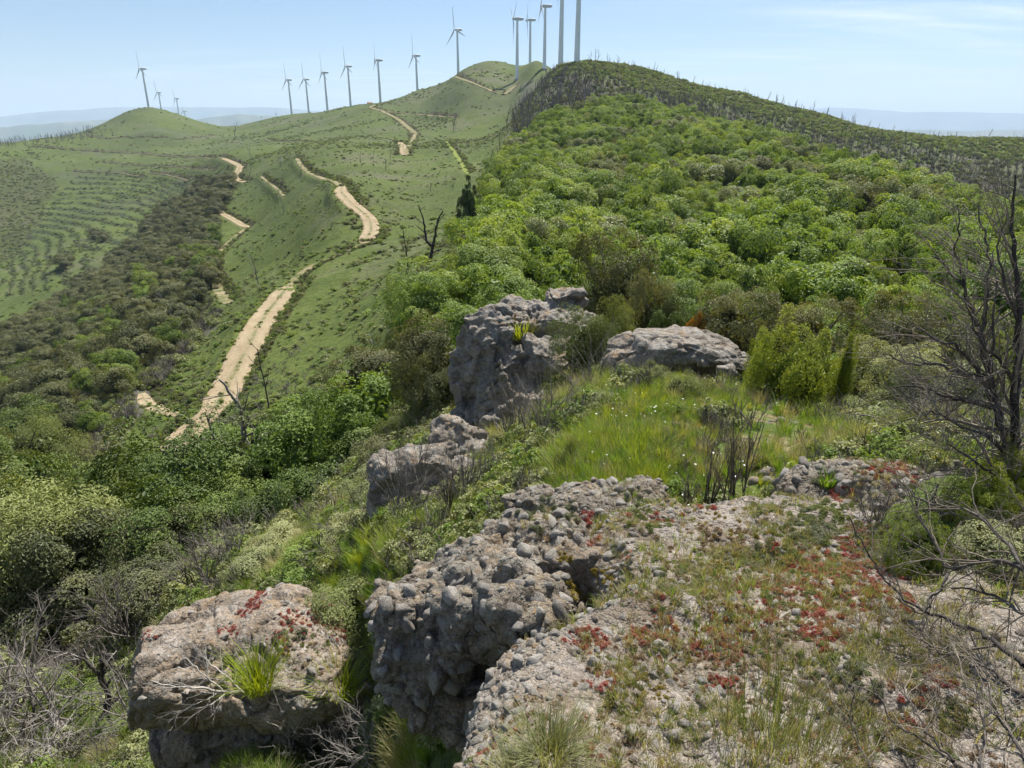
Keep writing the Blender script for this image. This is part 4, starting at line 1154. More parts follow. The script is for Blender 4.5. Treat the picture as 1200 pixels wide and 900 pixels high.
class Proto:
    def __init__(self, seed, mat, trunk=None, **kw):
        self.crown, C = crown_mesh(seed, LM[mat], **kw)
        self.trunk = trunk_mesh(seed, C, **(trunk or {}))
        self.mat = mat
def plant(proto, name, label, cat, loc, h, rz, group=None, wide=1.0):
    t = thing(name, label, cat, loc, group, rz, (h * wide, h * wide, h))
    link('trunk', proto.trunk, t); link('crown', proto.crown, t)
    return t

# prototypes: far woodland (coarser leaves)
W_BR = [Proto(100 + i, 'bright', ncl=40, per=150, leaf=0.051, rad=(0.46, 0.46, 0.40), cz=0.56, clr=(0.12, 0.20), irr=0.5) for i in range(5)]
W_MD = [Proto(120 + i, 'mid', ncl=40, per=150, leaf=0.051, rad=(0.48, 0.48, 0.42), cz=0.58, clr=(0.12, 0.21), irr=0.5) for i in range(3)]
W_GR = [Proto(130 + i, 'grey', ncl=40, per=150, leaf=0.051, rad=(0.48, 0.48, 0.38), cz=0.58, clr=(0.12, 0.20), irr=0.5) for i in range(2)]
W_OL = [Proto(140 + i, 'olive', ncl=40, per=150, leaf=0.051, rad=(0.46, 0.46, 0.40), cz=0.56, clr=(0.12, 0.20), irr=0.5) for i in range(2)]
W_HO = [Proto(150 + i, 'holm', ncl=40, per=150, leaf=0.051, rad=(0.52, 0.52, 0.38), cz=0.56, clr=(0.14, 0.22), irr=0.4) for i in range(4)]
# near plants (finer leaves)
N_BR = [Proto(200 + i, 'dbright', ncl=62, per=300, leaf=0.0280, rad=(0.50, 0.50, 0.46), cz=0.44, clr=(0.11, 0.20), low=-0.95, irr=0.34) for i in range(3)]
N_MD = [Proto(210 + i, 'dmid', ncl=62, per=300, leaf=0.0269, rad=(0.50, 0.50, 0.46), cz=0.44, clr=(0.11, 0.20), low=-0.95, irr=0.34) for i in range(2)]
N_OL = [Proto(220 + i, 'olive', ncl=90, per=213, leaf=0.0258, rad=(0.48, 0.48, 0.46), cz=0.44, clr=(0.09, 0.15), low=-0.95, irr=0.3, along=0.3) for i in range(2)]
N_GR = [Proto(225 + i, 'grey', ncl=90, per=213, leaf=0.0258, rad=(0.50, 0.50, 0.46), cz=0.44, clr=(0.09, 0.15), low=-0.95, irr=0.3, along=0.2) for i in range(2)]
N_HE = [Proto(230 + i, 'heath', ncl=60, per=300, leaf=0.0269, rad=(0.48, 0.48, 0.46), cz=0.44, clr=(0.10, 0.18), low=-0.95, irr=0.34, along=0.8, slim=0.35, csquash=1.4) for i in range(3)]
N_PA = [Proto(240 + i, 'pale', ncl=85, per=213, leaf=0.0258, rad=(0.50, 0.50, 0.46), cz=0.44, clr=(0.09, 0.15), low=-0.95, irr=0.3, along=0.4, slim=0.45) for i in range(2)]
N_HO = [Proto(250 + i, 'holm', ncl=60, per=300, leaf=0.0269, rad=(0.50, 0.50, 0.46), cz=0.44, clr=(0.10, 0.18), irr=0.28) for i in range(2)]
N_JU = [Proto(260 + i, 'juniper', ncl=75, per=266, leaf=0.0314, rad=(0.42, 0.42, 0.46), cz=0.50, clr=(0.06, 0.12), irr=0.4, along=1.0, slim=0.3, csquash=2.2) for i in range(2)]
N_SP = [Proto(270, 'juniper', ncl=60, per=231, leaf=0.0269, rad=(0.42, 0.42, 0.48), cz=0.50, clr=(0.07, 0.12), low=-0.95, irr=0.3, along=1.0, slim=0.3, csquash=1.8, spire=0.7)]
N_CY = [Proto(280, 'cypress', ncl=80, per=213, leaf=0.0258, rad=(0.44, 0.44, 0.44), cz=0.54, clr=(0.07, 0.13), irr=0.25, spire=0.5, trunk=dict(h0=0.5, r0=0.022))]
N_OR = [Proto(290, 'orange', ncl=50, per=178, leaf=0.0314, rad=(0.42, 0.42, 0.42), cz=0.52, clr=(0.08, 0.14), low=-0.95, irr=0.35)]

def poisson(n, spacing, region, seed, amin=-0.80, amax=0.80, rmin=10, rmax=320, lift=2.5, grow=0.0):
    """points in the world whose tops fall inside a region of the photograph"""
    rng = np.random.default_rng(seed)
    a = rng.uniform(amin, amax, n); r = np.sqrt(rng.uniform(rmin ** 2, rmax ** 2, n))
    # more candidates near
    m = n // 2
    r[:m] = np.exp(rng.uniform(math.log(rmin), math.log(rmax), m))
    x = np.sin(a) * r; y = np.cos(a) * r; z = gz(x, y)
    px, py = project(x, y, z + lift)
    ok = region(px, py, r)
    out = []; cell = {}
    cs = spacing * (1 + grow)
    for i in np.nonzero(ok)[0]:
        sp = spacing * (1 + grow * min(1, r[i] / rmax))
        key = (int(x[i] // cs), int(y[i] // cs)); good = True
        for dx in (-1, 0, 1):
            for dy in (-1, 0, 1):
                for j in cell.get((key[0] + dx, key[1] + dy), ()):
                    if (x[i] - x[j]) ** 2 + (y[i] - y[j]) ** 2 < sp * sp:
                        good = False; break
                if not good: break
            if not good: break
        if good:
            cell.setdefault(key, []).append(i); out.append(i)
    out = np.array(out, int)
    return np.column_stack([x[out], y[out], z[out]])

def fits(poly, rmin=0, rmax=1e9):
    return lambda px, py, r: inpoly(px, py, poly) & (r > rmin) & (r < rmax)

# ---- the wood on the right-hand slope
WOODT = [(574, 218), (590, 190), (612, 165), (640, 142), (700, 119), (760, 125), (830, 148), (900, 160), (960, 180), (1000, 196), (1060, 210), (1120, 226), (1160, 240), (1230, 265), (2200, 420), (2200, 620), (1300, 430),
         (1080, 405), (1010, 392), (900, 385), (860, 372), (800, 352), (700, 330), (612, 332), (545, 342), (505, 370), (480, 372), (495, 330), (550, 300), (562, 255)]
pts = poisson(76000, 2.55, fits(WOODT, 17), 301, amin=-0.15, amax=1.08, rmin=17, rmax=300, lift=2.4, grow=0.45)
rho = np.hypot(pts[:, 0], pts[:, 1])
rng = np.random.default_rng(77)
tone_n = fbm(pts[:, 0] / 14, pts[:, 1] / 14, octv=2, seed=55) + rng.normal(0, 0.32, len(pts))
hh = np.interp(rho, [17, 30, 60, 120, 260], [2.0, 2.9, 4.2, 4.9, 5.4]) * rng.uniform(0.55, 1.3, len(pts))
vis = visible(pts[:, 0], pts[:, 1], pts[:, 2] + hh)
px, py = project(pts[:, 0], pts[:, 1], pts[:, 2] + hh * 0.6)
LAND = [(560, 300, 'beside the dark conifer at the wood\'s left end'), (520, 350, 'left of the cliff outcrop'), (640, 300, 'just behind the cliff outcrop'), (800, 320, 'behind the olive-brown bush on the ridge'),
        (900, 340, 'behind the flat boulder'), (1000, 340, 'beyond the yellow-green juniper'), (1130, 330, 'behind the bare tree on the right'), (640, 200, 'along the wood\'s left edge below the burnt face'),
        (760, 220, 'in the middle of the wooded slope'), (900, 230, 'in the middle right of the wooded slope'), (720, 140, 'at the top of the wood under the turbines'), (880, 180, 'at the wood\'s upper edge below grey burnt scrub'), (1050, 240, 'at the wood\'s upper right edge')]
F_BR = [Proto(300 + i, 'bright', ncl=62, per=230, leaf=0.034, rad=(0.47, 0.47, 0.42), cz=0.50, clr=(0.10, 0.19), irr=0.34) for i in range(2)]
F_MD = [Proto(310, 'mid', ncl=62, per=230, leaf=0.034, rad=(0.47, 0.47, 0.42), cz=0.50, clr=(0.10, 0.19), irr=0.34)]
def pick_tone(t, near):
    if t > 0.95: return 'olive', (N_OL if near else W_OL)
    if t > 0.50: return 'grey', (N_GR if near else W_GR)
    if t < -0.42: return 'mid', (F_MD if near else W_MD)
    return 'bright', (F_BR if near else W_BR)
TONEW = {'bright': 'fresh bright green', 'mid': 'deep green', 'grey': 'dull grey-green', 'olive': 'olive-brown'}
score = np.where(vis, hh / rho, 0)
order = np.argsort(-score)
ntree = 300
for i in order[:ntree]:
    tone, pr = pick_tone(tone_n[i], rho[i] < 34)
    lm = min(LAND, key=lambda q_: (q_[0] - px[i]) ** 2 + (2 * (q_[1] - py[i])) ** 2)[2]
    plant(pr[int(rng.integers(len(pr)))], 'oak_tree', '%s scrub oak %s' % (TONEW[tone], lm), 'tree', (pts[i, 0], pts[i, 1], pts[i, 2] - 0.05), float(hh[i]), float(rng.uniform(0, 6.28)),
          '%s oaks %s' % (TONEW[tone], lm), float(rng.uniform(0.66, 1.2)))
def joined_proto(p):
    """crown and trunk in one mesh, for the part of a wood that reads as one mass"""
    me = p.crown.copy(); bm = bmesh.new(); bm.from_mesh(me)
    bm.from_mesh(p.trunk); nf = len(p.crown.polygons)
    bm.faces.ensure_lookup_table()
    for f in bm.faces[nf:]: f.material_index = 1
    bm.to_mesh(me); bm.free(); me.materials.append(BARK); return me
FARP = [joined_proto(p) for p in W_BR + W_MD + W_GR + W_OL]
rest = order[ntree:]
fi = []
for i in rest:
    t = tone_n[i]
    fi.append(int(rng.integers(10, 12)) if t > 0.95 else int(rng.integers(8, 10)) if t > 0.50 else int(rng.integers(5, 8)) if t < -0.42 else int(rng.integers(0, 5)))
scatter('woodland', FARP, pts[rest], np.column_stack([np.zeros(len(rest)), np.zeros(len(rest)), rng.uniform(0, 6.28, len(rest))]), np.column_stack([hh[rest] * rng.uniform(0.7, 1.15, len(rest)), hh[rest] * rng.uniform(0.7, 1.15, len(rest)), hh[rest]]), np.array(fi))

# ---- dark evergreen oaks in the valley on the left
VALT = [(-60, 410), (0, 395), (60, 345), (130, 296), (200, 252), (245, 212), (264, 196), (258, 240), (258, 290), (240, 350), (228, 375), (195, 395), (160, 425), (115, 462), (60, 505), (25, 540), (-10, 560), (-60, 590)]
def val_region(px, py, r):
    w_ = fbm(px / 38, py / 38, octv=3, seed=88)
    return ((inpoly(px + 26 * w_, py + 16 * w_, VALT) & (w_ > -0.42)) | (inpoly(px + 70 * w_, py + 40 * w_, VALT) & (w_ > 0.28))) & (r > 55)
pts = poisson(60000, 3.3, val_region, 302, amin=-0.80, amax=-0.25, rmin=55, rmax=480, lift=2.8, grow=0.5)
rho = np.hypot(pts[:, 0], pts[:, 1])
hh = np.interp(rho, [60, 120, 400], [3.6, 4.4, 5.0]) * rng.uniform(0.7, 1.25, len(pts))
vis = visible(pts[:, 0], pts[:, 1], pts[:, 2] + hh)
px, py = project(pts[:, 0], pts[:, 1], pts[:, 2] + hh * 0.6)
order = np.argsort(-np.where(vis, hh / rho, 0))
VLAND = [(40, 480, 'at the left edge near the leaning dead trunk'), (100, 430, 'in the valley left of the grey dry strip'), (180, 380, 'at the valley wood\'s edge below the road'), (40, 400, 'deep in the valley on the left'), (130, 340, 'in the middle of the valley wood'), (220, 300, 'up the valley beside the overgrown track'), (240, 230, 'at the head of the valley')]
tn = rng.random(len(pts))
for i in order[:260]:
    pr = W_HO if tn[i] < 0.76 else W_MD if tn[i] < 0.87 else W_OL if tn[i] < 0.95 else W_BR
    tw = 'dark grey-green evergreen oak' if tn[i] < 0.76 else 'deep green oak' if tn[i] < 0.87 else 'olive-brown oak' if tn[i] < 0.95 else 'lighter green oak'
    lm = min(VLAND, key=lambda q_: (q_[0] - px[i]) ** 2 + (1.5 * (q_[1] - py[i])) ** 2)[2]
    plant(pr[int(rng.integers(len(pr)))], 'evergreen_oak', '%s %s' % (tw, lm), 'tree', (pts[i, 0], pts[i, 1], pts[i, 2] - 0.1), float(hh[i]), float(rng.uniform(0, 6.28)), '%ss %s' % (tw, lm), float(rng.uniform(0.85, 1.1)))
rest = order[260:]
if len(rest):
    FARV = [joined_proto(p) for p in W_HO]
    scatter('valley_woodland', FARV, pts[rest], np.column_stack([np.zeros(len(rest)), np.zeros(len(rest)), rng.uniform(0, 6.28, len(rest))]), np.column_stack([hh[rest] * 1.15, hh[rest] * 1.15, hh[rest]]))

# ---- single bushes and trees one can point at: crown centre pixel, crown width px, distance, height/width, prototypes, label
def bush(px, py, wpx, rho, hw, protos, name, label, cat='shrub', rz=None, group=None):
    best = None                            # slide a little along the ray to where the bush stands on the ground
    for f_ in np.concatenate([[1.0], np.arange(0.84, 1.40, 0.02)]):
        q_ = at(px, py, rho * f_)
        h = wpx / F * q_.length * 1.25 * hw
        gap = (q_.z - 0.5 * h - float(gz(q_.x, q_.y))) / h
        cost = max(gap - 0.15, 0) * 4 + max(-0.45 - gap, 0) + abs(f_ - 1)
        if best is None or cost < best[0]: best = (cost, q_)
    p = best[1]
    slant = p.length
    wid = wpx / F * slant * (1.32 if px < 450 else 1.18)
    h = wid * hw
    base = p.z - 0.5 * h
    g = float(gz(p.x, p.y))
    base = min(base, g + 0.05)             # roots reach the ground
    top = p.z + 0.5 * h
    H = max(top - base, 0.3)
    pr = protos[int(rng.integers(len(protos)))]
    return plant(pr, name, label, cat, (p.x, p.y, base), H, rng.uniform(0, 6.28) if rz is None else rz, group, wid / H * 0.95)
B = [
    (222, 592, 128, 22, 1.0, N_MD, 'oak_bush', 'large dark-bottomed green oak bush hiding the lower end of the dirt road', 'tree'),
    (180, 560, 70, 26, 1.0, N_MD, 'oak_bush', 'deep green oak bush behind the large one at the dirt road\'s end', 'tree'),
    (348, 550, 110, 21, 1.0, F_BR, 'oak_bush', 'round bright green oak bush right of the forked grey dead tree', 'tree'),
    (300, 588, 84, 20, 0.95, N_MD, 'oak_bush', 'deep green oak bush between the two large bright ones', 'tree'),
    (432, 490, 95, 19, 0.9, F_BR, 'oak_bush', 'bright green oak bush left of the cliff, below the olive bushes', 'tree'),
    (400, 508, 72, 21, 0.9, F_MD, 'oak_bush', 'small bright green oak bush at the foot of the grassy slope', 'tree'),
    (480, 512, 56, 15.5, 1.0, N_HE, 'heath_bush', 'round yellow-green heath bush in front of the shaded cliff foot', 'shrub'),
    (440, 440, 80, 19, 0.8, N_OL, 'olive_bush', 'olive-brown bush on the slope left of the cliff', 'shrub'),
    (500, 425, 85, 17, 1.25, N_OL, 'olive_bush', 'tall olive-brown bush standing against the cliff\'s left side', 'shrub'),
    (515, 470, 60, 15, 1.5, N_HO, 'holm_oak_bush', 'dark evergreen bush in shade at the cliff\'s left foot', 'shrub'),
    (505, 362, 70, 21, 0.9, F_BR, 'oak_bush', 'bright green bush rising left of the cliff top', 'tree'),
    (470, 405, 50, 23, 0.8, N_HE, 'heath_bush', 'small yellow-green bush beside pale dead twigs on the slope', 'shrub'),
    (551, 268, 36, 58, 2.4, N_CY, 'conifer', 'tall slim dark conifer standing at the left end of the wood', 'tree'),
    (580, 290, 46, 48, 1.1, N_BR, 'oak_tree', 'bright green oak right beside the slim dark conifer', 'tree'),
    (725, 322, 92, 15.5, 0.85, N_OL, 'holm_oak_bush', 'rounded olive-brown evergreen on the ridge behind the cliff top', 'tree'),
    (770, 345, 55, 15, 0.8, N_OL, 'holm_oak_bush', 'smaller olive bush touching the rounded evergreen\'s right side', 'shrub'),
    (692, 405, 74, 11.4, 0.95, N_HE, 'heath_bush', 'dark-hearted yellow-green heath bush between the cliff and the flat boulder', 'shrub'),
    (720, 385, 55, 11.8, 0.8, N_HE, 'heath_bush', 'yellow-green heath tips left of the flat boulder', 'shrub'),
    (610, 452, 62, 11.4, 0.5, N_JU, 'juniper', 'small bright juniper growing on the cliff ledge', 'shrub'),
    (603, 392, 34, 12.6, 0.6, N_GR, 'ledge_shrub', 'little grey-green shrub in the cleft of the cliff', 'shrub'),
    (790, 372, 60, 13, 0.8, N_MD, 'oak_bush', 'deep green bush just behind the flat boulder', 'shrub'),
    (818, 376, 26, 12.6, 1.1, N_OR, 'orange_bush', 'small orange-leaved bush behind the flat boulder', 'shrub'),
    (858, 372, 80, 14, 0.75, N_OL, 'olive_bush', 'broad olive-brown bush right behind the flat boulder\'s end', 'shrub'),
    (905, 392, 60, 12.5, 0.8, N_OL, 'olive_bush', 'olive bush between the flat boulder and the juniper', 'shrub'),
    (950, 385, 75, 14, 0.8, N_OL, 'olive_bush', 'olive-brown bush behind the yellow-green juniper', 'shrub'),
    (930, 448, 88, 9.0, 0.95, N_JU, 'juniper', 'dense yellow-green juniper with a dark heart, right of the meadow', 'shrub'),
    (893, 430, 34, 9.3, 1.2, N_JU, 'juniper', 'small upright juniper left of the dense one', 'shrub'),
    (991, 436, 26, 9.0, 3.2, N_SP, 'juniper_spire', 'slim dark juniper spire beside the dense juniper', 'tree'),
    (1030, 425, 70, 10.5, 0.7, N_PA, 'pale_bush', 'pale grey-green bush right of the juniper spire', 'shrub'),
    (1080, 430, 75, 9.5, 0.75, N_PA, 'pale_bush', 'pale green bush behind the twiggy dead heath', 'shrub'),
    (1130, 470, 80, 8.0, 0.9, N_GR, 'grey_bush', 'grey-green bush under the bare tree\'s limbs', 'shrub'),
    (1060, 385, 80, 14, 0.7, N_OL, 'olive_bush', 'olive bush below the oak wood near the bare tree', 'shrub'),
    (1140, 390, 80, 14, 0.8, N_GR, 'grey_bush', 'dull green bush seen through the bare tree\'s branches', 'shrub'),
    (1030, 488, 70, 7.6, 0.45, N_HE, 'broom_bush', 'low yellow-green broom behind the pebbly mound', 'shrub'),
    (1085, 500, 60, 7.4, 0.45, N_HE, 'broom_bush', 'low yellow-green broom under the twiggy dead heath', 'shrub'),
    (1150, 600, 56, 3.9, 0.75, N_JU, 'spurge_bush', 'bright yellow-green spurge bush beside the pebbly mound', 'shrub'),
    (1185, 560, 50, 4.3, 0.9, N_JU, 'spurge_bush', 'yellow-green leafy bush at the right edge behind bare twigs', 'shrub'),
    (1075, 665, 62, 3.1, 0.35, N_JU, 'spurge_bush', 'low yellow cushion on the ledge behind dead twigs', 'shrub'),
    (1180, 650, 80, 3.3, 0.6, N_PA, 'grey_leaved_bush', 'silvery green leafy bush at the right edge', 'shrub'),
    (672, 545, 36, 5.6, 1.3, N_HE, 'heath_bush', 'small dark heath sprig at the left end of the meadow grass', 'shrub'),
    (712, 478, 52, 7.9, 0.6, N_HE, 'heath_bush', 'low green bush left of the meadow slab', 'shrub'),
    (800, 462, 55, 8.6, 0.8, N_HE, 'heath_bush', 'feathery green heath in front of the flat boulder', 'shrub'),
    (755, 452, 48, 9.0, 0.8, N_HE, 'heath_bush', 'green broom against the flat boulder\'s left front', 'shrub'),
    (55, 660, 130, 21, 0.9, N_HE, 'heath_bush', 'big pale-topped heath bush with deep shade below, left edge', 'shrub'),
    (20, 700, 90, 20, 1.0, N_HO, 'holm_oak_bush', 'dark evergreen bush under the pale-topped heath at the left edge', 'shrub'),
    (140, 655, 70, 20, 1.05, N_HO, 'holm_oak_bush', 'rounded dark olive bush between the heath and the oak bushes', 'shrub'),
    (115, 605, 85, 26, 0.75, N_PA, 'pale_bush', 'pale grey-green bush left of the large oak bush', 'shrub'),
    (165, 610, 60, 25, 0.8, N_HE, 'heath_bush', 'yellow-tipped bush in front of the large oak bush', 'shrub'),
    (8, 750, 40, 15, 1.0, N_BR, 'oak_bush', 'bright green bush cut by the left edge of the picture', 'shrub'),
    (15, 625, 60, 32, 0.9, N_MD, 'oak_bush', 'green bush at the left edge below the leaning dead trunk', 'shrub'),
    (40, 530, 55, 66, 1.0, N_HE, 'oak_tree', 'yellow-green oak standing apart at the valley wood\'s lower end', 'tree'),
    (30, 510, 50, 70, 0.9, N_MD, 'oak_tree', 'deep green oak behind the yellow-green one at the left edge', 'tree'),
    (210, 635, 80, 18, 0.8, N_HO, 'holm_oak_bush', 'dark green bush in the hollow above the pale boulder', 'shrub'),
    (262, 625, 80, 18, 0.75, N_MD, 'oak_bush', 'green bush in the hollow below the bright oak bushes', 'shrub'),
    (335, 640, 70, 15, 0.6, N_PA, 'bramble_bush', 'low light green bramble on the slope above the pale boulder', 'shrub'),
    (385, 660, 80, 11, 0.5, F_BR, 'bramble_bush', 'low bright green bramble right of the hollow', 'shrub'),
    (300, 668, 60, 12.5, 0.6, N_GR, 'bramble_bush', 'grey-green low bush just above the pale boulder', 'shrub'),
    (420, 628, 60, 10.5, 0.55, N_PA, 'bramble_bush', 'pale low bush left of the grey heath twigs', 'shrub'),
    (420, 715, 90, 6.0, 0.5, N_HE, 'broom_bush', 'yellow-green broom at the pale boulder\'s right shoulder', 'shrub'),
    (425, 770, 60, 5.3, 0.6, N_GR, 'broom_bush', 'grey-green cushion right of the pale boulder', 'shrub'),
    (100, 815, 55, 11.5, 0.6, N_BR, 'bramble_bush', 'light green low bush left of the white-limbed dead tree', 'shrub'),
    (135, 850, 40, 10.8, 0.6, N_BR, 'bramble_bush', 'small light green bush at the white-limbed dead tree\'s foot', 'shrub'),
    (390, 850, 50, 5.6, 0.7, N_GR, 'bramble_bush', 'small leafy bush in shade under the pale boulder', 'shrub'),
    (340, 580, 60, 22, 0.8, N_PA, 'pale_bush', 'pale bush at the foot of the round bright oak bush', 'shrub'),
    (35, 640, 120, 25, 1.05, N_HE, 'heath_tree', 'tall pale-tipped heath crown at the left edge above the dark bushes', 'tree'),
    (130, 612, 92, 26, 1.1, N_MD, 'oak_bush', 'tall dark oak left of the large bush at the road\'s end', 'tree'),
    (195, 655, 100, 18, 1.0, N_MD, 'oak_bush', 'dark rounded oak crown in the hollow, left of centre', 'tree'),
    (95, 668, 100, 19, 1.1, N_HO, 'holm_oak_bush', 'tall dark evergreen crown between two heath bushes on the left', 'tree'),
    (275, 612, 92, 19, 1.0, N_BR, 'oak_bush', 'rounded green oak crown below the forked dead tree', 'tree'),
    (330, 610, 80, 17, 0.9, N_MD, 'oak_bush', 'dark oak crown below the round bright bush', 'tree'),
    (10, 565, 70, 40, 1.1, N_MD, 'oak_bush', 'dark oak at the left edge beside the leaning dead trunk', 'tree'),
    (365, 515, 75, 25, 0.9, N_MD, 'oak_bush', 'dark green oak bush behind the round bright one', 'tree'),
    (420, 545, 85, 17, 0.8, N_MD, 'oak_bush', 'dark leafy bush below the bright bush left of the cliff', 'tree'),
    (455, 535, 60, 15, 0.9, N_HO, 'holm_oak_bush', 'dark evergreen bush left of the small crag', 'shrub'),
    (375, 590, 80, 17, 0.75, N_MD, 'oak_bush', 'green bush in front of the round bright oak bush', 'shrub'),
    (270, 545, 70, 25, 0.9, F_BR, 'oak_bush', 'bright oak bush joining the two large ones by the dead tree', 'tree'),
    (445, 575, 60, 11, 0.7, N_GR, 'grey_bush', 'grey-green bush left of the low pale-rimmed crag', 'shrub'),
    (85, 710, 90, 17, 0.8, N_HO, 'holm_oak_bush', 'dark evergreen bush in deep shade left of the hollow', 'shrub'),
    (180, 690, 80, 15, 0.7, N_HO, 'holm_oak_bush', 'dark bush above the pale boulder\'s left end', 'shrub'),
]
for b in B:
    if b[6] == 'none': continue
    bush(*b)
# ------------------------------------------------------------------ dead wood
def wood_mat(name, c1, c2, c3):
    k = NT(name); co = k.coord('Object')
    n = k.noise(co, 6, 4, 0.7)
    r = k.n('ShaderNodeObjectInfo').outputs['Random']
    f = k.math('ADD', k.math('MULTIPLY', n, 0.8), k.math('MULTIPLY', r, 0.2))
    return k.surf(k.ramp(f, [(0.3, c1), (0.52, c2), (0.75, c3)]), 0.85, k.bump(k.noise(co, 40, 3), 0.5, 0.01), 0.15)
DEADG = wood_mat('grey_dead_twig', (0.10, 0.088, 0.075), (0.19, 0.17, 0.15), (0.30, 0.275, 0.25))
DEADW = wood_mat('silver_dead_wood', (0.22, 0.20, 0.175), (0.40, 0.37, 0.335), (0.56, 0.53, 0.49))
CHAR = wood_mat('charred_wood', (0.028, 0.024, 0.021), (0.065, 0.056, 0.05), (0.14, 0.125, 0.11))
BROWN = wood_mat('brown_twig', (0.085, 0.07, 0.055), (0.16, 0.135, 0.105), (0.24, 0.21, 0.17))

def nrmz(v): return v / (np.linalg.norm(v) + 1e-12)
def grow(accs, rng, p, d, length, r, depth, P):
    """recursive branch; accs[level] collects tubes"""
    lvl = P['depth'] - depth
    nseg = P['seg'][min(lvl, len(P['seg']) - 1)]
    pts = [np.array(p, float)]; d = nrmz(np.array(d, float)); dirs = [d]
    for i in range(nseg):
        d = nrmz(d + rng.normal(0, P['wob'], 3) + np.array([0, 0, P['up']]))
        pts.append(pts[-1] + d * length / nseg); dirs.append(d)
    rad = np.linspace(r, r * (0.45 if depth else 0.25), nseg + 1)
    V, Q = tube(pts, rad, P['sides'][min(lvl, len(P['sides']) - 1)])
    accs[min(lvl, len(accs) - 1)].add(V, Q)
    if depth == 0: return
    nch = P['kids'][min(lvl, len(P['kids']) - 1)]
    nch = int(rng.integers(max(1, nch - 1), nch + 2))
    for c in range(nch):
        f = P.get('from', 0.3) + (1 - P.get('from', 0.3)) * (c + rng.random()) / nch
        fi = min(f * nseg, nseg - 1e-3); i = int(fi); t = fi - i
        q_ = pts[i] * (1 - t) + pts[i + 1] * t
        ax = nrmz(np.cross(dirs[i], rng.normal(0, 1, 3)))
        an = rng.uniform(*P['ang'])
        nd = dirs[i] * math.cos(an) + ax * math.sin(an)
        grow(accs, rng, q_, nd, length * rng.uniform(*P['len']), rad[i] * P['rr'] * rng.uniform(0.8, 1.1), depth - 1, P)

HEATH = dict(depth=3, seg=[4, 3, 3, 2], wob=0.11, up=0.06, sides=[4, 3, 3, 3], kids=[4, 4, 3], ang=(0.2, 0.6), len=(0.40, 0.62), rr=0.62)
BUSHY = dict(depth=3, seg=[4, 4, 3, 2], wob=0.18, up=0.01, sides=[4, 4, 3, 3], kids=[4, 4, 4], ang=(0.35, 0.95), len=(0.42, 0.68), rr=0.62)
SNAG = dict(depth=2, seg=[7, 4, 3], wob=0.09, up=0.05, sides=[6, 4, 3], kids=[5, 3], ang=(0.5, 1.0), len=(0.18, 0.40), rr=0.5)
def dead_shrub_meshes(seed, stems, P, h=1.0, r=0.012, spread=0.5, mat=None, mat2=None):
    rng = np.random.default_rng(seed)
    accs = [Acc(), Acc()]
    for i in range(stems):
        a_ = rng.uniform(0, 6.283); s = spread * math.sqrt(rng.random())
        d = np.array([math.cos(a_) * s, math.sin(a_) * s, 1.0])
        grow(accs, rng, (rng.normal(0, 0.05), rng.normal(0, 0.05), -0.04), d, h * rng.uniform(0.6, 1.0) * 0.75, r * rng.uniform(0.6, 1.1), P['depth'], P)
    return accs[0].mesh('stem', [mat or DEADG]), accs[1].mesh('twigs', [mat2 or mat or DEADG])
HS = [dead_shrub_meshes(700 + i, 11, HEATH, 1.0, 0.012, 0.45, DEADG) for i in range(4)]
HB = [dead_shrub_meshes(720 + i, 8, BUSHY, 1.0, 0.016, 1.0, DEADG, DEADG) for i in range(3)]
HW = [dead_shrub_meshes(740 + i, 8, BUSHY, 1.0, 0.009, 0.8, DEADG, DEADW) for i in range(2)]
HC = [dead_shrub_meshes(760 + i, 5, HEATH, 1.0, 0.022, 0.32, CHAR, BROWN) for i in range(3)]
def snag_meshes(seed, mat, P=SNAG, r=0.02, lean=0.06, stems=1):
    rng = np.random.default_rng(seed); accs = [Acc(), Acc()]
    for s in range(stems):
        grow(accs, rng, (rng.normal(0, 0.02) * (stems > 1), 0, -0.03), (rng.normal(0, lean) + (s - (stems - 1) / 2) * 0.35, rng.normal(0, lean), 1), rng.uniform(0.8, 1.0), r, P['depth'], P)
    return accs[0].mesh('trunk', [mat]), accs[1].mesh('branches', [mat])
SN = [snag_meshes(800 + i, CHAR if i % 2 == 0 else DEADG) for i in range(6)]
SNF = [snag_meshes(820 + i, CHAR if i % 2 else DEADG, dict(SNAG, depth=2, kids=[7, 2], len=(0.12, 0.34), wob=0.13), 0.012, 0.12) for i in range(4)]

SNP = [snag_meshes(840 + i, (DEADG, BROWN, CHAR, DEADG)[i], dict(SNAG, depth=2, kids=[7, 2], len=(0.12, 0.34), wob=0.12), 0.026, 0.10) for i in range(4)]
def place_dead(ms, name, label, px, py, hpx, rho=None, wide=1.0, rz=None, lean=(0, 0), cat='dead shrub', group=None, part=('stem', 'twigs'), sink=0.0):
    """px,py: pixel of the foot; hpx: height in pixels"""
    if rho is None:
        h_ = hit(px, py, 3.0); p = Vector(h_)
    else:
        p = at(px, py, rho)
    hgt = hpx / F * p.length / max(0.6, math.cos(math.atan2(-p.z, math.hypot(p.x, p.y))))
    t = thing(name, label, cat, (p.x, p.y, p.z - sink), group, 0, (hgt * wide, hgt * wide, hgt))
    t.rotation_euler = (lean[0], lean[1], RNG.uniform(0, 6.28) if rz is None else rz)
    link(part[0], ms[0], t); link(part[1], ms[1], t)
    return t
TP = ('trunk', 'branches')
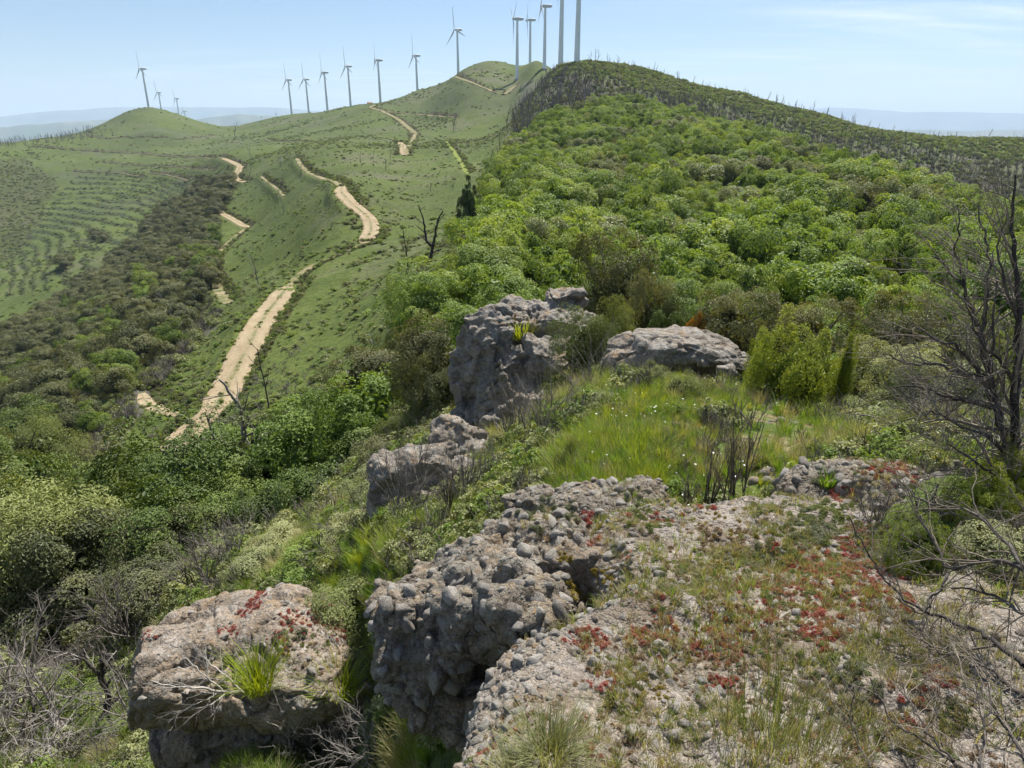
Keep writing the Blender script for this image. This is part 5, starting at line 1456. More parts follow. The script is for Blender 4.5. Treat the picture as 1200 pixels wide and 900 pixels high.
# shrubs
DEAD = [
    (HS[0], 'dead_heath', 'dense fan of grey dead heath twigs in front of the low pale-rimmed crag', 478, 622, 105, 6.9, 1.15),
    (HS[1], 'dead_heath', 'grey dead heath right of the low crag, beside a charred stem', 545, 598, 90, 6.6, 0.9),
    (HS[2], 'dead_heath', 'wide grey dead heath between the cliff and the meadow', 640, 545, 110, 7.6, 1.2),
    (HS[3], 'dead_heath', 'grey dead heath left of the flat boulder, below the heath bush', 690, 480, 75, 9.3, 1.3),
    (HS[0], 'dead_heath', 'small grey dead heath against the flat boulder\'s left front', 745, 455, 50, 9.4, 1.3),
    (HS[2], 'dead_heath', 'thin grey dead heath above the cliff-foot rim rock', 600, 520, 75, 9.0, 1.0),
    (HC[0], 'charred_heath', 'tallest charred heath stem standing in the meadow grass, right one', 858, 612, 128, 4.55, 0.62),
    (HC[1], 'charred_heath', 'charred heath stems in the middle of the meadow front', 826, 616, 112, 4.6, 0.42),
    (HC[2], 'charred_heath', 'low charred heath stems left of the meadow\'s taller ones', 800, 618, 70, 4.6, 0.55),
    (HC[1], 'charred_heath', 'charred stem with thin twigs left of the grey heath by the crag', 528, 612, 85, 6.2, 0.45),
    (HB[0], 'dead_bush', 'twiggy grey dead bush behind the pebbly mound', 1062, 500, 78, 6.8, 1.1),
    (HB[1], 'dead_bush', 'twiggy grey dead bush left of the bare tree\'s foot', 1105, 505, 80, 6.3, 1.0),
    (HB[2], 'dead_bush', 'dense grey dead twigs at the bare tree\'s foot', 1170, 560, 110, 4.9, 1.0),
    (HB[0], 'dead_bush', 'grey dead twigs at the right edge above the silvery bush', 1195, 640, 100, 3.8, 0.9),
    (HS[1], 'dead_heath', 'low brown-grey dead heath on the pebbly mound', 1030, 625, 60, 4.1, 1.2),
    (HS[3], 'dead_heath', 'low dead heath at the pebbly mound\'s right side', 1085, 625, 66, 4.0, 1.2),
    (HW[0], 'dead_bush', 'pale dead bush at the foot of the pale boulder, left one', 320, 905, 60, 5.4, 1.0),
    (HW[1], 'dead_bush', 'pale dead bush under the pale boulder, middle one', 375, 895, 70, 5.0, 1.0),
    (HW[0], 'dead_bush', 'pale dead bush below the overhanging boulder, bottom edge', 440, 900, 60, 4.2, 1.0),
    (HB[1], 'dead_bush', 'grey dead brush in the bottom left corner', 30, 880, 75, 12.0, 1.3),
    (HB[2], 'dead_bush', 'grey dead brush left of the white-limbed dead tree', 72, 850, 70, 12.2, 1.2),
    (HW[1], 'dead_bush', 'silvery dead brush at the bottom edge, far left', 60, 905, 55, 10.8, 1.3),
    (HB[0], 'dead_bush', 'grey dead brush at the left edge under the dark evergreen bush', 12, 820, 70, 14.0, 1.3),
    (HB[2], 'dead_bush', 'grey dead brush right of the white-limbed dead tree', 165, 850, 60, 10.0, 1.2),
    (HS[0], 'dead_heath', 'grey dead heath on the slope above the pale boulder', 275, 665, 55, 13.5, 1.5),
    (HS[2], 'dead_heath', 'grey dead heath below the low bramble on the left slope', 240, 690, 55, 13.0, 1.5),
    (HS[3], 'dead_heath', 'grey dead heath left of the pale boulder in the hollow', 150, 745, 65, 14.0, 1.4),
    (HB[1], 'dead_bush', 'grey dead bush on the slope left of the grey heath by the crag', 420, 650, 50, 9.0, 1.5),
    (HS[1], 'dead_heath', 'grey dead heath in front of the pale bush by the oak bushes', 390, 620, 45, 12.0, 1.5),
]
for ms, nm, lb, px_, py_, hp, rh, wd in DEAD:
    place_dead(ms, nm, lb, px_, py_, hp, rh, wd)
# standing dead trees
SNAGS = [
    (SN[0], 'leaning burnt trunk at the left edge above the lower-left bushes', 38, 596, 66, None, 1.0, (0.0, -0.32)),
    (SN[2], 'short leaning burnt trunk on the grey dry strip', 62, 577, 24, None, 1.0, (0.0, -0.3)),
    (SN[4], 'dark burnt trunk standing right of the dirt road', 316, 480, 86, None, 0.6, (0.0, -0.05)),
    (SN[2], 'burnt trunk on the grassy slope, left of the forked one', 479, 320, 54, None, 0.8, (0.0, 0.1)),
    (SN[0], 'small burnt snag left of the bright bush near the cliff top', 478, 360, 30, None, 1.2, (0, 0.1)),
    (SN[1], 'small grey snag on the slope left of the olive bushes', 440, 410, 26, None, 1.3, (0, -0.15)),
    (SN[3], 'grey snag on the slope above the olive-brown bush', 466, 412, 40, None, 0.9, (0, 0.1)),
    (SN[1], 'thin grey dead tree on the slope right of the valley track', 303, 333, 40, None, 0.8, (0, -0.1)),
    (SN[3], 'thin grey dead tree below the bend of the valley track', 333, 248, 26, None, 0.9, (0, -0.1)),
    (SN[5], 'grey dead tree among the valley oaks beside the dry strip', 205, 395, 36, None, 1.1, (0, 0.05)),
    (SN[1], 'grey dead tree in the valley oaks left of the dry strip', 195, 370, 30, None, 1.1, (0, -0.05)),
    (SNF[0], 'left of the two tall burnt poles on the grassy spine', 575, 214, 50, None, 1.0, (0, 0.1)),
    (SNF[1], 'right of the two tall burnt poles on the grassy spine', 584, 203, 52, None, 1.0, (0, 0.12)),
    (SNF[2], 'short burnt pole left of the two tall ones on the spine', 569, 214, 24, None, 1.2, (0, 0.05)),
    (SNF[3], 'burnt pole at the left edge of the burnt stand', 594, 152, 30, None, 1.2, (0, 0.05)),
    (SN[0], 'burnt stump on the grassy slope above the slim conifer', 505, 224, 12, None, 1.5, (0, 0)),
    (SN[2], 'burnt stump near the pale rock on the grassy slope', 524, 273, 12, None, 1.5, (0, 0)),
    (SN[5], 'grey snag beside the slim dark conifer', 541, 290, 45, None, 1.2, (0, -0.15)),
    (SN[4], 'charred snag below the round bright oak bush on the left slope', 421, 400, 14, None, 1.5, (0, 0.0)),
]
for ms, lb, px_, py_, hp, rh, wd, ln in SNAGS:
    place_dead(ms, 'dead_tree', lb, px_, py_, hp, rh, wd, 0.0, ln, 'dead tree', None, TP, 0.1)
# burnt stand below the turbines and burnt trees along the skyline: nothing tells these poles apart
rg = np.random.default_rng(5)
for i in range(46):
    x_ = rg.uniform(600, 700); y_ = rg.uniform(104, 150) + (650 - x_) * 0.35 * (x_ < 650)
    h_ = hit(x_, y_, 60)
    if h_ is None or math.hypot(h_[0], h_[1]) > 480: continue
    place_dead(SNP[i % 4], 'burnt_tree', 'slim burnt tree in the grey burnt stand above the wood\'s left end', x_, y_, rg.uniform(16, 28), None, 1.3, None, (rg.normal(0, 0.06), rg.normal(0, 0.06)), 'dead tree', 'slim burnt trees above the wood', TP, 0.3)
for i in range(30):
    x_ = rg.uniform(270, 590); y_ = rg.uniform(150, 330)
    h_ = hit(x_, y_, 40)
    if h_ is None or inpoly(x_, y_, WOODT) or (x_ > 545 and y_ > 210) or grid_sample(M_TRACK, math.atan2(h_[0], h_[1]), math.hypot(h_[0], h_[1])) > 0.01: continue
    place_dead(SNF[i % 4], 'burnt_tree', 'thin burnt stem on the open grassy slope above the dirt road', x_, y_, rg.uniform(7, 20), None, 1.3, None, (rg.normal(0, 0.08), rg.normal(0, 0.08)), 'dead tree', 'thin burnt stems on the grassy slope', TP, 0.2)
skx = np.array([p[0] for p in SKYLINE]); sky_ = np.array([p[1] for p in SKYLINE]); skr = np.array([p[2] for p in SKYLINE])
for i in range(34):
    x_ = 690 + 300 * rg.random() ** 1.6
    a_, _ = ray(x_, np.interp(x_, skx, sky_)); r_ = np.interp(x_, skx, skr) * rg.uniform(0.93, 1.01)
    wx, wy = math.sin(a_) * r_, math.cos(a_) * r_; wz = float(gz(wx, wy))
    H = rg.uniform(5, 9) if x_ < 730 else rg.uniform(3, 6.5)
    t = thing('bare_tree', 'bare burnt tree on the skyline right of the turbines', 'dead tree', (wx, wy, wz - 0.3), 'bare trees along the right skyline', rg.uniform(0, 6.28), (H, H, H))
    m_ = SN[i % 6] if x_ < 740 else SNP[i % 4]
    link('trunk', m_[0], t); link('branches', m_[1], t)

# --- hand-led limbs: trunk, each main limb and the twigs as parts
def led_tree(name, label, cat, limbs, twig, seed, mat, mat2=None, tparts=('trunk', 'limb', 'twigs')):
    """limbs: list of (pixel points with distance [(px,py,rho)...], r0, r1, number of twigs, twig length)"""
    rng = np.random.default_rng(seed)
    base = at(*limbs[0][0][0])
    t = thing(name, label, cat, base)
    tw = Acc()
    for li, (pts, r0, r1, nt, tl) in enumerate(limbs):
        P3 = np.array([tuple(at(*q_)) for q_ in pts])
        # smooth and roughen the path
        d = np.concatenate([[0], np.cumsum(np.linalg.norm(np.diff(P3, axis=0), axis=1))])
        tt = np.linspace(0, d[-1], max(8, len(P3) * 4))
        C = np.column_stack([np.interp(tt, d, P3[:, j]) for j in range(3)])
        for _ in range(2): C[1:-1] = (C[:-2] + 2 * C[1:-1] + C[2:]) / 4
        C[1:-1] += rng.normal(0, 0.004 + 0.15 * r0, C[1:-1].shape)
        R = np.linspace(r0, r1, len(C)) * rng.uniform(0.88, 1.15, len(C))
        V, Q = tube(C - np.array(base), R, 7 if r0 > 0.01 else 5)
        a = Acc(); a.add(V, Q)
        link(tparts[0] if li == 0 else tparts[1], a.mesh('limb', [mat]), t)
        for q_ in range(nt):
            f = 0.15 + 0.85 * (q_ + rng.random()) / nt
            i = min(int(f * (len(C) - 1)), len(C) - 2)
            dr = nrmz(C[i + 1] - C[i])
            ax = nrmz(np.cross(dr, rng.normal(0, 1, 3))); an = rng.uniform(0.35, 1.0)
            nd = dr * math.cos(an) + ax * math.sin(an)
            acc2 = [tw]
            grow(acc2, rng, C[i] - np.array(base), nd, tl * rng.uniform(0.5, 1.1), max(R[i] * 0.5, 0.0018), twig['depth'], twig)
    link(tparts[2], tw.mesh('twigs', [mat2 or mat]), t)
    return t
TW = dict(depth=2, seg=[4, 3, 3], wob=0.16, up=0.02, sides=[4, 3, 3], kids=[4, 3], ang=(0.3, 0.9), len=(0.4, 0.7), rr=0.62)
TW1 = dict(TW, depth=1, kids=[3])
R = 4.7
led_tree('bare_tree', 'large bare grey tree leaning in from the right edge, limbs reaching over the wood', 'dead tree', [
    ([(1215, 660, 4.3), (1196, 600, 4.5), (1186, 545, 4.6), (1168, 480, R), (1158, 440, R)], 0.0356, 0.0182, 9, 0.45),
    ([(1158, 440, R), (1150, 395, R), (1138, 360, 4.8), (1130, 335, 4.8), (1110, 312, 4.9), (1092, 300, 4.9)], 0.0190, 0.0042, 14, 0.42),
    ([(1186, 545, 4.6), (1190, 450, 4.6), (1196, 380, 4.7), (1190, 310, 4.7), (1186, 255, 4.8), (1190, 205, 4.8)], 0.0285, 0.0049, 21, 0.45),
    ([(1168, 480, R), (1150, 440, 4.6), (1125, 408, 4.5), (1095, 396, 4.4), (1064, 380, 4.3)], 0.0158, 0.0035, 18, 0.4),
    ([(1150, 395, R), (1158, 350, R), (1160, 300, 4.8), (1150, 262, 4.8), (1146, 240, 4.8)], 0.0134, 0.0035, 14, 0.4),
    ([(1130, 335, 4.8), (1120, 300, 4.9), (1124, 262, 4.9), (1122, 240, 4.9)], 0.0095, 0.0028, 9, 0.35),
    ([(1196, 380, 4.7), (1176, 330, 4.6), (1168, 290, 4.6), (1180, 250, 4.6)], 0.0111, 0.0028, 12, 0.35),
    ([(1190, 450, 4.6), (1170, 420, 4.4), (1150, 405, 4.3), (1130, 345, 4.3)], 0.0127, 0.0028, 12, 0.35),
    ([(1186, 545, 4.6), (1160, 510, 4.4), (1125, 500, 4.3), (1095, 480, 4.2), (1078, 488, 4.1)], 0.0158, 0.0035, 14, 0.4),
    ([(1196, 600, 4.5), (1170, 560, 4.2), (1140, 540, 4.0), (1112, 520, 3.9)], 0.0143, 0.0028, 18, 0.4),
    ([(1158, 440, 4.7), (1128, 438, 4.5), (1095, 425, 4.4), (1062, 428, 4.3), (1035, 415, 4.2)], 0.014, 0.003, 12, 0.35),
    ([(1168, 480, 4.7), (1138, 470, 4.4), (1105, 465, 4.2), (1072, 450, 4.1), (1045, 455, 4.0)], 0.014, 0.003, 12, 0.35),
    ([(1196, 600, 4.5), (1176, 520, 4.5), (1160, 400, 4.6), (1168, 330, 4.6)], 0.016, 0.004, 10, 0.35),
], TW, 31, CHAR, BROWN)
led_tree('dead_branch', 'spreading grey dead branches reaching over the ledge from the right edge', 'dead shrub', [
    ([(1230, 690, 2.45), (1200, 664, 2.5), (1160, 655, 2.6), (1112, 670, 2.6), (1095, 635, 2.7), (1078, 604, 2.75)], 0.0105, 0.0032, 14, 0.30),
    ([(1200, 780, 2.2), (1160, 745, 2.35), (1112, 727, 2.45), (1060, 706, 2.5), (1040, 684, 2.55), (1014, 640, 2.6), (996, 606, 2.65)], 0.0087, 0.0024, 16, 0.26),
    ([(1112, 670, 2.6), (1095, 700, 2.5), (1080, 722, 2.45), (1050, 700, 2.45)], 0.0056, 0.0024, 8, 0.2),
    ([(1200, 664, 2.5), (1165, 620, 2.7), (1140, 600, 2.8), (1085, 590, 2.9), (1050, 560, 3.0)], 0.0074, 0.0024, 12, 0.28),
    ([(1230, 740, 2.3), (1190, 712, 2.45), (1150, 690, 2.55), (1115, 690, 2.55)], 0.0074, 0.0032, 14, 0.26),
    ([(1215, 830, 2.0), (1180, 800, 2.1), (1140, 770, 2.2), (1105, 765, 2.2), (1070, 745, 2.25)], 0.0062, 0.0024, 14, 0.25),
], TW, 32, CHAR, BROWN)
led_tree('dead_branch', 'thin dark dead twigs rising in the bottom right corner', 'dead shrub', [
    ([(1150, 960, 1.55), (1118, 892, 1.7), (1090, 872, 1.78), (1048, 852, 1.85), (1020, 795, 1.95)], 0.0050, 0.0020, 14, 0.20),
    ([(1048, 940, 1.6), (1010, 880, 1.75), (998, 845, 1.8), (1000, 805, 1.85)], 0.0037, 0.0016, 8, 0.16),
    ([(1118, 892, 1.7), (1070, 835, 1.85), (1058, 800, 1.95)], 0.0037, 0.0016, 10, 0.18),
    ([(1150, 960, 1.55), (1150, 880, 1.75), (1165, 820, 1.9), (1150, 770, 2.0)], 0.0043, 0.0016, 14, 0.22),
    ([(1220, 920, 1.7), (1190, 870, 1.8), (1170, 840, 1.9), (1130, 800, 2.0)], 0.0050, 0.0016, 16, 0.22),
], TW, 33, CHAR, BROWN)
led_tree('dead_tree', 'small dead tree with white weathered limbs beside the pale boulder', 'dead tree', [
    ([(122, 872, 11.0), (124, 838, 11.0), (128, 815, 11.0), (120, 795, 11.0), (119, 765, 11.0)], 0.075, 0.03, 2, 0.2),
    ([(119, 795, 11.0), (103, 778, 11.0), (94, 770, 11.0), (78, 766, 11.0), (64, 760, 11.1)], 0.03, 0.008, 5, 0.4),
    ([(124, 803, 11.0), (136, 790, 10.9), (145, 780, 10.8)], 0.028, 0.012, 2, 0.2),
    ([(119, 765, 11.0), (126, 768, 10.9), (136, 766, 10.8), (139, 757, 10.8)], 0.03, 0.012, 2, 0.25),
    ([(128, 824, 11.0), (138, 820, 10.8), (146, 818, 10.7)], 0.022, 0.01, 1, 0.2),
], TW1, 34, CHAR, DEADW)
led_tree('dead_branch', 'silvery dead branches sprawling out of the pale boulder\'s hollow', 'dead shrub', [
    ([(285, 812, 5.35), (265, 812, 5.25), (240, 806, 5.2), (215, 808, 5.2), (178, 798, 5.25)], 0.016, 0.004, 9, 0.35),
    ([(265, 812, 5.25), (243, 795, 5.25), (232, 783, 5.3), (214, 770, 5.4)], 0.010, 0.003, 5, 0.3),
    ([(265, 812, 5.25), (250, 825, 5.1), (232, 830, 5.05)], 0.009, 0.003, 4, 0.25),
    ([(285, 812, 5.35), (262, 790, 5.4), (248, 778, 5.5), (230, 760, 5.6)], 0.010, 0.003, 6, 0.3),
], TW, 35, DEADW, DEADW)
led_tree('dead_branch', 'pale forked dead twig below the bright grass tufts of the pale boulder', 'dead shrub', [
    ([(340, 900, 5.0), (340, 868, 5.05), (335, 835, 5.1), (332, 815, 5.15)], 0.010, 0.003, 7, 0.3),
    ([(340, 868, 5.05), (325, 850, 5.0), (312, 845, 5.0)], 0.006, 0.003, 3, 0.2),
    ([(340, 868, 5.05), (352, 845, 5.0), (358, 838, 5.0)], 0.006, 0.003, 3, 0.2),
], TW, 36, DEADW, DEADW)
led_tree('dead_tree', 'forked grey dead tree beside the lower dirt road, twigs spreading both ways', 'dead tree', [
    ([(283, 556, 26.5), (284, 530, 26.5), (286, 500, 26.5), (280, 480, 26.5), (275, 465, 26.5), (257, 445, 26.6)], 0.16, 0.035, 9, 1.2),
    ([(284, 530, 26.5), (268, 520, 26.3), (250, 515, 26.2), (243, 490, 26.2)], 0.09, 0.03, 8, 1.2),
    ([(284, 535, 26.5), (300, 518, 26.4), (320, 505, 26.3), (340, 480, 26.3), (352, 463, 26.3)], 0.09, 0.025, 10, 1.2),
    ([(268, 520, 26.3), (250, 540, 26.1), (240, 545, 26.0)], 0.06, 0.02, 5, 1.0),
    ([(300, 518, 26.4), (322, 525, 26.2), (345, 528, 26.1)], 0.06, 0.02, 8, 1.0),
], TW, 37, DEADG, DEADG)
led_tree('dead_tree', 'two-pronged burnt tree on the open grassy slope', 'dead tree', [
    ([(503, 313, 74), (505, 300, 74), (507, 288, 74), (511, 270, 74), (513, 258, 74), (519, 247, 74)], 0.22, 0.07, 3, 1.2),
    ([(507, 288, 74), (500, 284, 74), (498, 270, 74), (496, 255, 74), (491, 242, 74)], 0.16, 0.05, 4, 1.6),
], TW1, 38, CHAR, CHAR)
# ------------------------------------------------------------------ grass, herbs and low scrub (uncountable cover)
def grass_mat(name, c1, c2, c3, trans=0.45):
    return leaf_mat(name, c1, c2, c3, trans, 0.6, 0.2, 0.4)
GR_BR = grass_mat('meadow_grass', (0.075, 0.15, 0.022), (0.155, 0.265, 0.034), (0.30, 0.35, 0.085))
GR_DR = grass_mat('dry_grass', (0.20, 0.19, 0.075), (0.34, 0.31, 0.15), (0.48, 0.44, 0.27), 0.35)
GR_PB = grass_mat('thin_green_grass', (0.10, 0.135, 0.035), (0.19, 0.22, 0.065), (0.34, 0.33, 0.15), 0.4)
GR_YE = grass_mat('yellow_green_grass', (0.12, 0.18, 0.015), (0.26, 0.32, 0.025), (0.36, 0.38, 0.05))
def tuft_mesh(seed, mat, nb=45, h=1.0, w=0.02, spread=0.22, droop=0.35, seeds=0):
    rng = np.random.default_rng(seed)
    V = []; Q = []; v = []
    for b in range(nb):
        a_ = rng.uniform(0, 6.283); s = spread * math.sqrt(rng.random())
        p0 = np.array([math.cos(a_) * s * 0.5, math.sin(a_) * s * 0.5, -0.03])
        out = np.array([math.cos(a_ + rng.normal(0, 0.6)), math.sin(a_ + rng.normal(0, 0.6)), 0])
        hh_ = h * rng.uniform(0.5, 1.05); dr = droop * rng.uniform(0.2, 1.2)
        side = np.cross(out, (0, 0, 1)); side /= np.linalg.norm(side)
        n0 = len(V)
        ts = (0, 0.4, 0.75, 1.0)
        for j, t in enumerate(ts):
            c_ = p0 + np.array([0, 0, hh_ * (t - 0.25 * dr * t * t)]) + out * hh_ * dr * t * t + out * s * 0.4 * t
            ww = w * (1, 0.9, 0.6, 0.12)[j] * rng.uniform(0.8, 1.2)
            V += [c_ - side * ww, c_ + side * ww]
        for j in range(3):
            Q.append((n0 + 2 * j, n0 + 2 * j + 1, n0 + 2 * j + 3, n0 + 2 * j + 2)); v.append(b)
    v = np.array(v, float); r_ = rng.random(nb); v = r_[v.astype(int)]
    return mk_mesh('grass_tuft', np.array(V), [np.array(Q)], [mat], False, attrs={'v': ('FACE', 'FLOAT', v)})
TG = [tuft_mesh(900 + i, GR_BR, 70, 1.0, 0.0075, 0.30, 0.55) for i in range(3)] + [tuft_mesh(905, GR_YE, 70, 1.0, 0.0075, 0.3, 0.5)]
TD = [tuft_mesh(910 + i, GR_DR, 50, 1.0, 0.007, 0.35, 0.6) for i in range(2)]
TY = [tuft_mesh(915 + i, GR_YE, 90, 1.0, 0.012, 0.45, 0.6) for i in range(2)]
def clump(seed, mat, n=9, per=22, leaf=0.2, rad=(0.5, 0.5, 0.32), along=0.0, slim=0.55, cz=0.25, clr=(0.16, 0.3)):
    return crown_mesh(seed, mat, ncl=n, per=per, leaf=leaf, rad=rad, cz=cz, clr=clr, shell=0.3, along=along, slim=slim, low=-0.4)[0]
SCRUB_G = [clump(940 + i, LM[m], 10, 24, 0.16) for i, m in enumerate(('bright', 'mid', 'heath', 'heath', 'grey'))]
HERB = [clump(970 + i, LM[m], 16, 30, 0.11, clr=(0.12, 0.24)) for i, m in enumerate(('bright', 'pale', 'heath', 'pale', 'grey'))]
SCRUB_D = [clump(950 + i, LM[m], 10, 24, 0.15) for i, m in enumerate(('holm', 'olive', 'mid'))]
def twig_clump(seed, mat):
    rng = np.random.default_rng(seed); acc = [Acc()]
    P = dict(depth=1, seg=[3, 2], wob=0.15, up=0.03, sides=[3, 3], kids=[4], ang=(0.25, 0.7), len=(0.4, 0.7), rr=0.7)
    for i in range(9):
        a_ = rng.uniform(0, 6.283); s = 0.7 * math.sqrt(rng.random())
        grow(acc, rng, (rng.normal(0, 0.12), rng.normal(0, 0.12), -0.05), (math.cos(a_) * s, math.sin(a_) * s, 1), rng.uniform(0.5, 0.95), 0.022, 1, P)
    return acc[0].mesh('twig_clump', [mat], False)
SCRUB_T = [twig_clump(960 + i, m) for i, m in enumerate((DEADG, BROWN, DEADG))]
k = NT('fine_white_petal'); PETAL = k.surf((0.78, 0.78, 0.74), 0.7, None, 0.2)

def cand(n, seed, amin, amax, rmin, rmax, power='log'):
    rng = np.random.default_rng(seed)
    a = rng.uniform(amin, amax, n)
    if power == 'log': r = np.exp(rng.uniform(math.log(rmin), math.log(rmax), n))
    else: r = np.sqrt(rng.uniform(rmin ** 2, rmax ** 2, n))
    x = np.sin(a) * r; y = np.cos(a) * r; z = gz(x, y)
    px, py = project(x, y, z)
    return x, y, z, r, px, py, rng
def rots(rng, n, tilt=0.12):
    return np.column_stack([rng.normal(0, tilt, n), rng.normal(0, tilt, n), rng.uniform(0, 6.283, n)])

def off_rocks(x, y, z):
    zz, dd = ledge_z(x, y)
    inside = (x > -0.8) & (x < 4.35) & (y > -0.7) & (y < 4.3) & (dd > -0.05)
    return ~inside

# meadow
x, y, z, r, px, py, rg = cand(26000, 1001, -0.2, 0.75, 3.6, 10.5, 'area')
lush = fbm(x / 1.1, y / 1.1, octv=2, seed=61)
core = inpoly(px, py, [(640, 600), (655, 530), (690, 510), (775, 512), (785, 560), (750, 600)])
ok = inpoly(px, py, MEADOW) & off_rocks(x, y, z) & ((core & (lush > -0.25) & (rg.random(len(x)) < 0.6)) | ((lush > 0.0) & (rg.random(len(x)) < 0.26)) | (rg.random(len(x)) < 0.06))
i = np.nonzero(ok)[0][:5200]
tall = np.where(core[i], 0.19, 0.15) * rg.uniform(0.6, 1.2, len(i)) * (1 + 0.5 * np.clip(lush[i], -0.6, 0.6))
gi = np.where(rg.random(len(i)) < np.where(core[i], 0.16, 0.35), rg.integers(4, 6, len(i)), rg.integers(0, 4, len(i)))
scatter('meadow_grass', TG + TD, np.column_stack([x, y, z])[i], rots(rg, len(i)), np.column_stack([tall * 0.9, tall * 0.9, tall]), gi)
# stones and dead stalks breaking the meadow
ok3 = inpoly(px, py, MEADOW) & off_rocks(x, y, z) & ~core & (fbm(x / 0.7, y / 0.7, octv=2, seed=68) > 0.05)
i3 = np.nonzero(ok3)[0][-520:]
scatter('meadow_stones', PEB, np.column_stack([x, y, z])[i3], rots(rg, len(i3), 0.5), 0.015 + 0.06 * rg.random(len(i3)) ** 3)
ok3 = inpoly(px, py, MEADOW) & off_rocks(x, y, z) & (fbm(x / 0.9, y / 0.9, octv=2, seed=69) > 0.1)
i3 = np.nonzero(ok3)[0][-260:]
scatter('dead_stalks', SCRUB_T + TD, np.column_stack([x, y, z])[i3], rots(rg, len(i3), 0.15), rg.uniform(0.08, 0.24, len(i3)))
# small white flowers over the meadow
def flower_mesh():
    a = Acc()
    V, Q = tube([(0, 0, 0), (0.02, 0, 0.5), (0.03, 0.01, 1)], [0.010, 0.008, 0.006], 3); a.add(V, Q)
    for j in range(6):
        t = j * math.pi / 3; c_, s_ = math.cos(t), math.sin(t)
        a.add(np.array([(0.03, 0.01, 1), (0.03 + c_ * 0.05 - s_ * 0.025, 0.01 + s_ * 0.05 + c_ * 0.025, 1.01), (0.03 + c_ * 0.09, 0.01 + s_ * 0.09, 1.0), (0.03 + c_ * 0.05 + s_ * 0.025, 0.01 + s_ * 0.05 - c_ * 0.025, 1.01)]), np.array([(0, 1, 2, 3)]))
    return a.mesh('flower', [PETAL], False)
FL = [flower_mesh()]
ok2 = inpoly(px, py, MEADOW) & off_rocks(x, y, z) & (fbm(x / 0.8, y / 0.8, octv=2, seed=66) > 0.12)
i = np.nonzero(ok2)[0][-130:]
scatter('meadow_flowers', FL, np.column_stack([x, y, z])[i], rots(rg, len(i), 0.2), rg.uniform(0.07, 0.15, len(i)))

# grass and herbs close to the rocks, left and behind
x, y, z, r, px, py, rg = cand(45000, 1002, -1.15, 1.3, 3.0, 17, 'log')
ok = off_rocks(x, y, z) & (~inpoly(px, py, MEADOW) | (~inpoly(px, py, [(640, 600), (655, 520), (690, 500), (790, 500), (800, 560), (760, 600)]) & (rg.random(len(x)) < 0.13)))
n1 = fbm(x / 0.9, y / 0.9, octv=3, seed=62)
g = np.nonzero(ok & (n1 > -0.12))[0][:10500]
sz = np.interp(r[g], [3, 15], [0.16, 0.40]) * rg.uniform(0.6, 1.3, len(g))
gi = np.where(n1[g] + rg.normal(0, 0.15, len(g)) > 0.26, rg.integers(4, 6, len(g)), rg.integers(0, 4, len(g)))
scatter('slope_grass', TG + TD, np.column_stack([x, y, z])[g], rots(rg, len(g)), sz, gi)
g = np.nonzero(ok & (n1 <= 0.02))[0][:4800]
sz = np.interp(r[g], [3, 15], [0.16, 0.62]) * rg.uniform(0.5, 1.3, len(g))
gi = np.where(rg.random(len(g)) < 0.36, rg.integers(5, 8, len(g)), rg.integers(0, 5, len(g)))
scatter('low_herbs', HERB + SCRUB_T, np.column_stack([x, y, z])[g], rots(rg, len(g)), sz, gi)

# low scrub over the middle slopes
x, y, z, r, px, py, rg = cand(150000, 1003, -1.1, 1.0, 14, 420, 'log')
vis = visible(x, y, z + 0.6) | ((np.abs(np.arctan2(x, y)) > 0.62) & (r < 160))
on_track = grid_sample(M_TRACK, np.arctan2(x, y), r) > 0.05
base_ok = vis & ~on_track & ~inpoly(px, py, WOODT) & ~(inpoly(px, py, VALT))
n1 = fbm(x / 8, y / 8, octv=3, seed=63); n2 = fbm(x / 30, y / 30, octv=2, seed=64)
dry = inpoly(px, py, DRYBAND) | inpoly(px, py, LOWDRY)
burnt = inpoly(px, py, BURNT)
dens = 0.10 + 0.95 * sstep(0.0, 0.32, n1) + 0.25 * n2
pick = base_ok & ~dry & ~burnt & (rg.random(len(x)) < dens * np.interp(r, [14, 60, 150, 420], [1.0, 0.75, 0.4, 0.25]))
g = np.nonzero(pick)[0][:44000]
sz = np.interp(r[g], [14, 40, 100, 420], [0.5, 0.45, 0.5, 1.0]) * np.minimum(np.exp(rg.normal(-0.15, 0.42, len(g))), np.where(r[g] < 45, 1.1, 2.0))
t = n2[g] + rg.normal(0, 0.25, len(g))
gi = np.where(t > 0.42, rg.integers(8, 11, len(g)), np.where(t < -0.38, rg.integers(5, 8, len(g)), rg.integers(0, 5, len(g))))
scatter('hillside_scrub', SCRUB_G + SCRUB_D + SCRUB_T, np.column_stack([x, y, z])[g], rots(rg, len(g)), np.column_stack([sz * 1.2, sz * 1.2, sz * 0.8]), gi)
g = np.nonzero(base_ok & dry & (rg.random(len(x)) < 0.75))[0][:5000]
sz = np.interp(r[g], [14, 40, 100], [0.8, 1.0, 1.5]) * rg.uniform(0.5, 1.2, len(g))
gi = np.where(rg.random(len(g)) < 0.74, rg.integers(1, 4, len(g)), 0)
scatter('dry_scrub', [SCRUB_G[4]] + SCRUB_T, np.column_stack([x, y, z])[g], rots(rg, len(g)), sz, gi)
